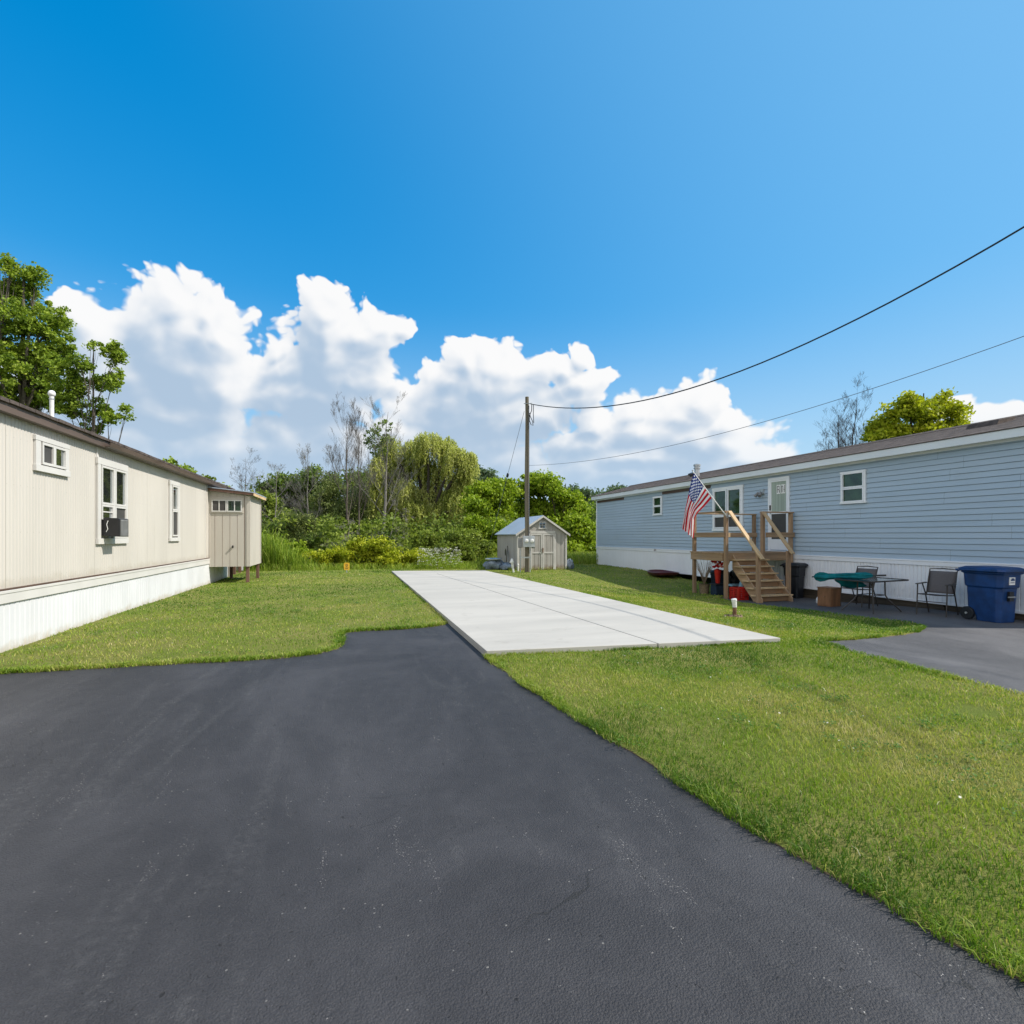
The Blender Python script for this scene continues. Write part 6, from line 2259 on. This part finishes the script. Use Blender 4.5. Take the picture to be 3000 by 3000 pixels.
# ---- wood behind the lane
leafy('broadleaf_tree', 880, 46, -1.0, [(870, 1420, 75, 45), (800, 1450, 60, 45), (920, 1410, 40, 32), (960, 1440, 50, 40), (760, 1490, 60, 50), (860, 1500, 90, 55), (780, 1560, 80, 50), (950, 1520, 60, 60)],
      'deep', 'dark green broadleaf tree standing at the left end of the wood', 11, 560, 0.75, 46, 0.26, r0=0.22, group='trees of the wood')
leafy('broadleaf_tree', 770, 40, -0.9, [(745, 1470, 40, 35), (790, 1500, 50, 40), (740, 1530, 60, 45), (820, 1540, 50, 40)], 'mid', 'mid green tree beside the lean-to room roof', 12, 260, 0.6, 40, 0.22, r0=0.15, group='trees of the wood')
leafy('broadleaf_tree', 1070, 50, -1.0, [(1060, 1400, 40, 38), (1030, 1425, 40, 40), (1075, 1450, 50, 40), (1050, 1500, 70, 55)], 'deep', 'dark tree top between the tall bare trunks', 13, 260, 0.7, 44, 0.26, r0=0.18, group='trees of the wood')
leafy('olive_bush', 960, 38, -0.9, [(950, 1440, 45, 36), (1000, 1450, 50, 40), (1050, 1460, 45, 40), (960, 1500, 70, 50), (1040, 1520, 80, 55), (900, 1540, 60, 45), (980, 1560, 80, 40)], 'olive', 'tall olive thicket in front of the dark broadleaf tree', 14, 420, 0.6, 42, 0.17, r0=0.09, cat='bush', group=None, elong=2.2)
leafy('olive_bush', 840, 34, -0.9, [(830, 1530, 45, 40), (880, 1550, 50, 40), (800, 1570, 50, 40), (900, 1590, 70, 30)], 'olive', 'lower olive thicket behind the tall reeds', 15, 240, 0.5, 40, 0.15, r0=0.06, cat='bush', elong=2.0)
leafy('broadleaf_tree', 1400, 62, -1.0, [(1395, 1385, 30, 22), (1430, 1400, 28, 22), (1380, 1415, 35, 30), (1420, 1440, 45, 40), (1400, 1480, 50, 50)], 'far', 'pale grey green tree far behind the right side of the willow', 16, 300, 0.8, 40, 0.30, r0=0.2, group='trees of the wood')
MAPLES = [
    ((1440, 34), [(1440, 1430, 50, 38), (1405, 1460, 35, 40), (1470, 1440, 40, 34), (1430, 1490, 60, 40), (1395, 1530, 40, 40), (1470, 1520, 50, 45)], 'bright green maple just right of the willow', 20),
    ((1540, 36), [(1545, 1425, 45, 32), (1510, 1445, 36, 36), (1590, 1425, 40, 32), (1540, 1480, 60, 45), (1600, 1480, 50, 45), (1520, 1530, 60, 50)], 'bright green maple directly behind the utility pole', 21),
    ((1640, 35), [(1620, 1430, 36, 30), (1660, 1450, 36, 30), (1690, 1475, 32, 34), (1630, 1490, 55, 45), (1690, 1530, 36, 36), (1640, 1560, 60, 45)], 'bright green maple above the right slope of the shed roof', 22),
    ((1715, 33), [(1712, 1535, 34, 30), (1735, 1560, 26, 40), (1700, 1580, 50, 40), (1730, 1615, 34, 30), (1680, 1620, 40, 30)], 'lower bright green maple beside the blue home corner', 23)]
for (u_, d__), lb, lab, sd in MAPLES:
    leafy('maple_tree', u_, d__, -0.5, lb, 'bright', lab, sd, 330, 0.52, 52, 0.20, r0=0.14, group='maples behind the shed')
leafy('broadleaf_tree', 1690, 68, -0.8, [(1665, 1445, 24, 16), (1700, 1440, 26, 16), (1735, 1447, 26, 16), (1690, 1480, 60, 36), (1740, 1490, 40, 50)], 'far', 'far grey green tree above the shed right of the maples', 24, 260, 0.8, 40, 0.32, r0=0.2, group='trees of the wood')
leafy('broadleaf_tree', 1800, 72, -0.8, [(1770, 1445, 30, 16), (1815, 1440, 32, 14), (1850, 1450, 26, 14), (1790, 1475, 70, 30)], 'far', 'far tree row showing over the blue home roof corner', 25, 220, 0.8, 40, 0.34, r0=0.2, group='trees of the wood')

# weeping willow
def willow(u, d, base, label, seed):
    r = np.random.default_rng(seed)
    x, y = spot(u, d)
    t_ = thing('willow_tree', (x, y, base), label, 'tree', 'trees of the wood')
    k = d / 1552.8
    w_ = MB()
    trunk_t = Vector((x, y, base + 3.0))
    w_.tube([(x - 0.1, y, base - 0.2), (x, y + 0.05, base + 1.2), trunk_t], [0.42, 0.36, 0.32], 10)
    w_.build('trunk', MT['bark_dark'], t_, sm=True, fix=False)
    w_ = MB()
    dm = [(1255, 1296, 42, 30), (1205, 1318, 36, 30), (1305, 1308, 36, 30), (1145, 1312, 34, 40), (1335, 1335, 34, 26), (1165, 1385, 44, 44), (1285, 1385, 50, 40), (1350, 1420, 34, 40), (1112, 1395, 22, 50), (1225, 1365, 52, 40), (1362, 1352, 22, 18), (1325, 1470, 44, 40), (1185, 1440, 40, 40), (1355, 1490, 26, 40), (1250, 1450, 60, 36), (1128, 1350, 34, 30), (1110, 1440, 28, 40), (1150, 1470, 36, 34), (1215, 1490, 50, 30), (1290, 1500, 50, 30), (1105, 1370, 22, 30), (1378, 1340, 20, 16), (1365, 1400, 26, 34)]
    P_, A_2, T_2 = [], [], []
    for (lu, lv, lw, lh) in dm:
        dd = d + r.normal(0, 0.6)
        lx, ly = spot(lu, dd)
        c = Vector((lx, ly, hz(lv, dd)))
        m2 = trunk_t.lerp(c, 0.5) + Vector((0, 0, 0.4))
        w_.tube([trunk_t, m2, c], [0.17, 0.10, 0.04], 7, cap=False)
        lobe_t = r.normal(0, 0.14)
        ns = int(lw * 3.6)
        for i in range(ns):
            dr = rand_dirs(r, 1, 0.55)[0]
            s_ = np.array([c.x, c.y, c.z]) + dr * np.array([lw * k, lw * k * 0.9, lh * k]) * r.random() ** 0.35
            ln = r.uniform(0.3, 1.7) * (1.5 if s_[2] < hz(1400, d) else 1.0)
            if s_[2] - ln < base + 0.5:
                ln = max(0.4, s_[2] - base - 0.6)
            n = int(ln * 17)
            if n < 3:
                continue
            q = np.linspace(0, 1, n)
            out_d = np.array([dr[0], dr[1], 0]) * r.uniform(0.1, 0.5)
            sw = r.normal(0, 0.12, 3)
            pts = s_ + out_d * (q ** 0.6)[:, None] * 0.8 + np.array([0, 0, -1]) * (q ** 1.3 * ln)[:, None] + sw * np.sin(q * 3)[:, None] * 0.3
            for rep in range(2):
                P_.append(pts + r.normal(0, 0.055, (n, 3)))
                A_2.append(np.tile([dr[0] * 0.2, dr[1] * 0.2, -1.0], (n, 1)))
                T_2.append(np.full(n, lobe_t + r.normal(0.5, 0.2)) + r.normal(0, 0.13, n))
    w_.build('limbs', MT['bark_dark'], t_, sm=True, fix=False)
    P_ = np.concatenate(P_)
    leaves('crown', P_, 0.185, r, LM['willow'], t_, np.concatenate(T_2), 0.2, 3.6, np.concatenate(A_2))
willow(1255, 38, -0.9, 'broad weeping willow with drooping yellow green strands in the middle of the wood', 31)

# leafless trunks
bare_tree(722, 44, -0.9, 1345, 'leafless tree above the lean-to room roof', 41, 'bark', 0.10, stems=2, upright=0.75, spread=0.5)
bare_tree(802, 38, -0.9, 1372, 'leafless tree with a pale crooked trunk right of the lean-to room', 42, 'bark_pale', 0.09, (0.2, 0), upright=0.6, spread=0.5)
bare_tree(902, 36, -0.9, 1332, 'leafless tree with dense grey twigs before the dark broadleaf tree', 43, 'bark_pale', 0.09, upright=0.8, spread=0.38, n_main=15)
bare_tree(1020, 34, -0.9, 1225, 'tallest leafless tree with a straight dark trunk', 44, 'bark', 0.11, (-0.15, 0), upright=0.95, spread=0.34, n_main=16)
bare_tree(1052, 36, -0.9, 1228, 'slim leafless trunk just right of the tallest bare tree', 45, 'bark', 0.085, upright=1.0, spread=0.26, n_main=12)
bare_tree(982, 40, -0.9, 1342, 'short leafless tree left of the tallest bare tree', 46, 'bark_pale', 0.07, upright=0.8, spread=0.4)
tt = bare_tree(1116, 33, -0.9, 1205, 'half dead tree with a silver trunk and a sparse leafy top beside the willow', 47, 'bark_pale', 0.13, (0.45, 0), upright=0.8, spread=0.36, n_main=15, name='half_dead_tree', group=None)
r47 = np.random.default_rng(48)
k33 = 33 / 1552.8
lb = []
for (lu, lv, lw, lh) in ((1095, 1265, 22, 22), (1125, 1245, 20, 24), (1085, 1300, 20, 26), (1110, 1310, 26, 26), (1130, 1285, 20, 22)):
    lx, ly = spot(lu, 33)
    lb.append((lx, ly, hz(lv, 33), lw * k33, lw * k33, lh * k33))
P_, ti, _, _ = clump_cloud(r47, lb, 70, 0.22, 22)
leaves('crown', P_, 0.12, r47, LM['deep'], tt, ti + 0.15)
bare_tree(1120, 30, -0.7, 1455, 'fallen tangle of pale dead branches at the foot of the half dead tree', 49, 'bark_pale', 0.05, (0.9, 0), upright=0.12, spread=0.75, first=0.12, n_main=10, group=None, name='dead_branches', droop=0.03)
bare_tree(1010, 29, -0.7, 1520, 'pale dead shrub behind the yellow green bush', 50, 'bark_pale', 0.04, (0.3, 0), upright=0.2, spread=0.7, first=0.1, n_main=9, group=None, name='dead_shrub')

# ---- beyond the blue home
bare_tree(2460, 34, -0.2, 1165, 'leafless tree with upright twigs rising behind the blue home roof', 61, 'bark_dark', 0.11, stems=5, upright=0.9, spread=0.40, n_main=11, first=0.35)
leafy('maple_tree', 2690, 32, -0.2, [(2660, 1170, 40, 28), (2600, 1230, 55, 40), (2690, 1210, 70, 45), (2770, 1200, 45, 40), (2560, 1275, 45, 30), (2640, 1270, 80, 40), (2730, 1260, 80, 40), (2810, 1230, 32, 36), (2760, 1160, 22, 20), (2800, 1270, 40, 30), (2680, 1320, 120, 40)],
      'yellow', 'yellow green maple crown rising behind the blue home roof', 62, 520, 0.50, 52, 0.19, r0=0.2, bark='bark_dark', group=None)

# ---- shrubs along the far lawn edge
leafy('yellow_bush', 1090, 24.6, -0.1, [(1060, 1600, 48, 36), (1110, 1605, 42, 34), (1030, 1630, 30, 30), (1085, 1650, 60, 26), (1125, 1640, 36, 30)], 'yellow', 'rounded yellow green bush behind the marker sign, the tallest at the lawn edge', 71, 230, 0.26, 46, 0.105, r0=0.04, cat='bush', up=0.7)
leafy('yellow_bush', 1190, 24.8, -0.1, [(1170, 1630, 40, 28), (1215, 1638, 36, 26), (1150, 1655, 40, 22), (1230, 1660, 30, 20)], 'yellow', 'low yellow green bush between the tall one and the white flowers', 72, 170, 0.25, 44, 0.10, r0=0.03, cat='bush', up=0.7)
leafy('yellow_bush', 960, 25.2, -0.2, [(945, 1625, 32, 26), (985, 1640, 40, 28), (920, 1645, 36, 26), (955, 1665, 60, 18)], 'yellow', 'low yellow green bush beside the reeds, left of the marker sign', 73, 190, 0.26, 44, 0.10, r0=0.03, cat='bush', up=0.7)
leafy('sumac_shrub', 1340, 27, -0.2, [(1240, 1590, 36, 28), (1290, 1580, 42, 28), (1345, 1585, 44, 30), (1400, 1590, 40, 30), (1435, 1610, 30, 34), (1320, 1620, 60, 34), (1400, 1635, 60, 30), (1260, 1620, 40, 30)], 'mid', 'long dark green sumac shrub left of the shed', 74, 420, 0.34, 44, 0.15, r0=0.05, cat='bush', up=0.8, elong=2.0)
leafy('sumac_shrub', 1420, 29, -0.3, [(1385, 1545, 40, 28), (1440, 1540, 40, 30), (1470, 1570, 30, 40), (1410, 1580, 50, 30)], 'bright', 'brighter green shrub between the willow and the shed roof', 75, 210, 0.36, 44, 0.15, r0=0.05, cat='bush', up=0.8, elong=1.8)
leafy('yellow_bush', 820, 29, -0.4, [(800, 1600, 40, 30), (850, 1620, 40, 30), (880, 1640, 40, 26), (770, 1620, 40, 36)], 'bright', 'light green thicket rising behind the reeds', 76, 220, 0.32, 42, 0.13, r0=0.04, cat='bush', up=0.6)

# white umbels beside the slab's far end
rq = np.random.default_rng(81)
qa = thing('wild_carrot_patch', (*spot(1300, 24.2), -0.1), 'white flowered wild carrot patch between the bushes and the sumac', 'flowers')
n = 230
us, ds = rq.uniform(1225, 1350, n), rq.uniform(23.3, 26.2, n)
X_ = np.array([spot(a, b_) for a, b_ in zip(us, ds)])
Hh = rq.uniform(0.2, 1.05, n)
w = MB()
for i in range(n):
    w.tube([(X_[i, 0], X_[i, 1], -0.1), (X_[i, 0] + rq.normal(0, .05), X_[i, 1], -0.1 + Hh[i] * 0.6), (X_[i, 0] + rq.normal(0, .08), X_[i, 1], -0.1 + Hh[i])], [0.006, 0.005, 0.004], 3, cap=False)
w.build('stems', MT['lawn'], qa, fix=False)
k = np.repeat(np.arange(n), 16)
P_ = np.column_stack([X_[k, 0], X_[k, 1], -0.1 + Hh[k]]) + np.column_stack([rq.normal(0, .045, len(k)), rq.normal(0, .045, len(k)), rq.normal(0, .012, len(k))])
leaves('umbels', P_, 0.032, rq, LM['lace'], qa, rq.random(len(k)), 2.5, 1.1)
k = np.repeat(np.arange(n), 26)
P_ = np.column_stack([X_[k, 0], X_[k, 1], -0.1 + Hh[k] * rq.uniform(0.02, 0.85, len(k))]) + rq.normal(0, .10, (len(k), 3)) * [1, 1, 0.4]
leaves('foliage', P_, 0.075, rq, LM['bright'], qa, rq.normal(0.5, 0.2, len(k)), 0.6, 2.2)

# reeds and rough grass
def tall_grass(name, xs_, ys_, zb, h0, h1, wd_, lean, m_, seed, tb0=0.4, hs_=1.0):
    r = np.random.default_rng(seed)
    n = len(xs_)
    h = r.uniform(h0, h1, n) * hs_
    a, b_ = r.uniform(0, 6.28, n), r.uniform(0, 6.28, n)
    ln = h * lean * r.random(n)
    base_ = np.stack([xs_, ys_, zb], 1)
    s3 = np.stack([np.cos(a), np.sin(a), 0 * a], 1) * wd_ / 2
    t3 = np.stack([np.cos(b_) * ln, np.sin(b_) * ln, 0 * b_], 1)
    m1 = base_ + t3 * 0.18 + np.array([0, 0, 0.5]) * h[:, None]
    m2 = base_ + t3 * 0.55 + np.array([0, 0, 0.82]) * h[:, None]
    tp = base_ + t3 + np.array([0, 0, 1.0]) * (h * (1 - 0.25 * lean))[:, None]
    co = np.stack([base_ - s3, base_ + s3, m1 + s3, m1 - s3, m2 + s3 * 0.7, m2 - s3 * 0.7, tp], 1).reshape(-1, 3)
    i = np.arange(n)[:, None] * 7
    f = np.concatenate([i + np.array([[0, 1, 2]]), i + np.array([[0, 2, 3]]), i + np.array([[3, 2, 4]]), i + np.array([[3, 4, 5]]), i + np.array([[5, 4, 6]])], 1).reshape(-1, 3)
    t_ = np.repeat(np.clip(r.normal(tb0, 0.2, n), 0, 1), 5)
    o = fast_mesh(name, co, f, m_, None, (0, 0, 0), t_)
    o['kind'] = 'stuff'
    return o
r = np.random.default_rng(90)
n = 9000
us, ds = r.uniform(690, 930, n), r.uniform(23.6, 28.5, n)
X_ = np.array([spot(a, b_) for a, b_ in zip(us, ds)])
hh_ = 1 - smooth(770, 915, us)
kk = r.random(n) < 0.25 + 0.75 * hh_
X_, hh_ = X_[kk], hh_[kk]
tall_grass('reeds', X_[:, 0], X_[:, 1], ground_h(X_[:, 0], X_[:, 1]), 1.0, 2.5, 0.022, 0.55, LM['reed'], 91, 0.45, (0.35 + 0.65 * hh_) * (0.45 + 1.0 * fbm(X_[:, 0], X_[:, 1], 0.9, 97, 3)))
n = 26000
us, ds = r.uniform(640, 1560, n), r.uniform(23.2, 30, n)
X_ = np.array([spot(a, b_) for a, b_ in zip(us, ds)])
tall_grass('rough_grass', X_[:, 0], X_[:, 1], ground_h(X_[:, 0], X_[:, 1]), 0.15, 0.55, 0.014, 0.9, LM['reed'], 92, 0.55)
n = 30000
xs2, ys2 = r.uniform(5.8, 14, n), r.uniform(25.3, 38, n)
tall_grass('rough_grass', xs2, ys2, np.where(ys2 < 33, lawn_h(xs2, ys2), ground_h(xs2, ys2)), 0.2, 0.75, 0.016, 0.9, LM['reed'], 93, 0.62)
n = 500
a_ = r.uniform(0, 1, n)
tall_grass('rough_grass', np.where(a_ < .6, r.uniform(6.3, 9.2, n), r.uniform(4.9, 6.6, n)), np.where(a_ < .6, 21.52 - r.random(n) * 0.06, r.uniform(22, 24, n)), np.zeros(n) - 0.02, 0.06, 0.25, 0.008, 0.8, LM['reed'], 94, 0.6)

# distant mass that closes the view
r = np.random.default_rng(95)
Ps, Ts = [], []
for (ua, ub, da, db_, vt0, vt1, n_) in ((600, 1480, 48, 58, 1455, 1500, 420), (1380, 2000, 58, 76, 1470, 1500, 260), (-700, 640, 50, 70, 1430, 1500, 260)):
    for i in range(n_):
        u_, d_2 = r.uniform(ua, ub), r.uniform(da, db_)
        x, y = spot(u_, d_2)
        zt = hz(r.uniform(vt0, vt1), d_2)
        zc = -1.0 + (zt + 1.0) * r.random() ** 0.7
        m_n = 110
        q = rand_dirs(r, m_n) * (r.random(m_n) ** 0.5)[:, None] * np.array([1.5, 1.5, 1.1])
        Ps.append(np.array([x, y, zc]) + q)
        Ts.append(np.full(m_n, r.normal(0.42, 0.18)) + r.normal(0, 0.15, m_n))
wo_ = leaves('woods', np.concatenate(Ps), 0.40, r, LM['deep'], None, np.concatenate(Ts), 0.5, 1.4, kind='stuff')
# shaded undergrowth between the trunks
Ps, Ts = [], []
for i in range(420):
    u_, d_2 = r.uniform(690, 1500), r.uniform(29, 44)
    x, y = spot(u_, d_2)
    zc = -0.9 + r.random() ** 1.4 * (hz(1520, d_2) + 0.9)
    m_n = 80
    q = rand_dirs(r, m_n) * (r.random(m_n) ** 0.5)[:, None] * np.array([0.9, 0.9, 0.6])
    Ps.append(np.array([x, y, zc]) + q)
    Ts.append(np.full(m_n, r.normal(0.40, 0.2)) + r.normal(0, 0.15, m_n))
leaves('undergrowth', np.concatenate(Ps), 0.22, r, LM['mid'], None, np.concatenate(Ts), 0.5, 1.5, kind='stuff')
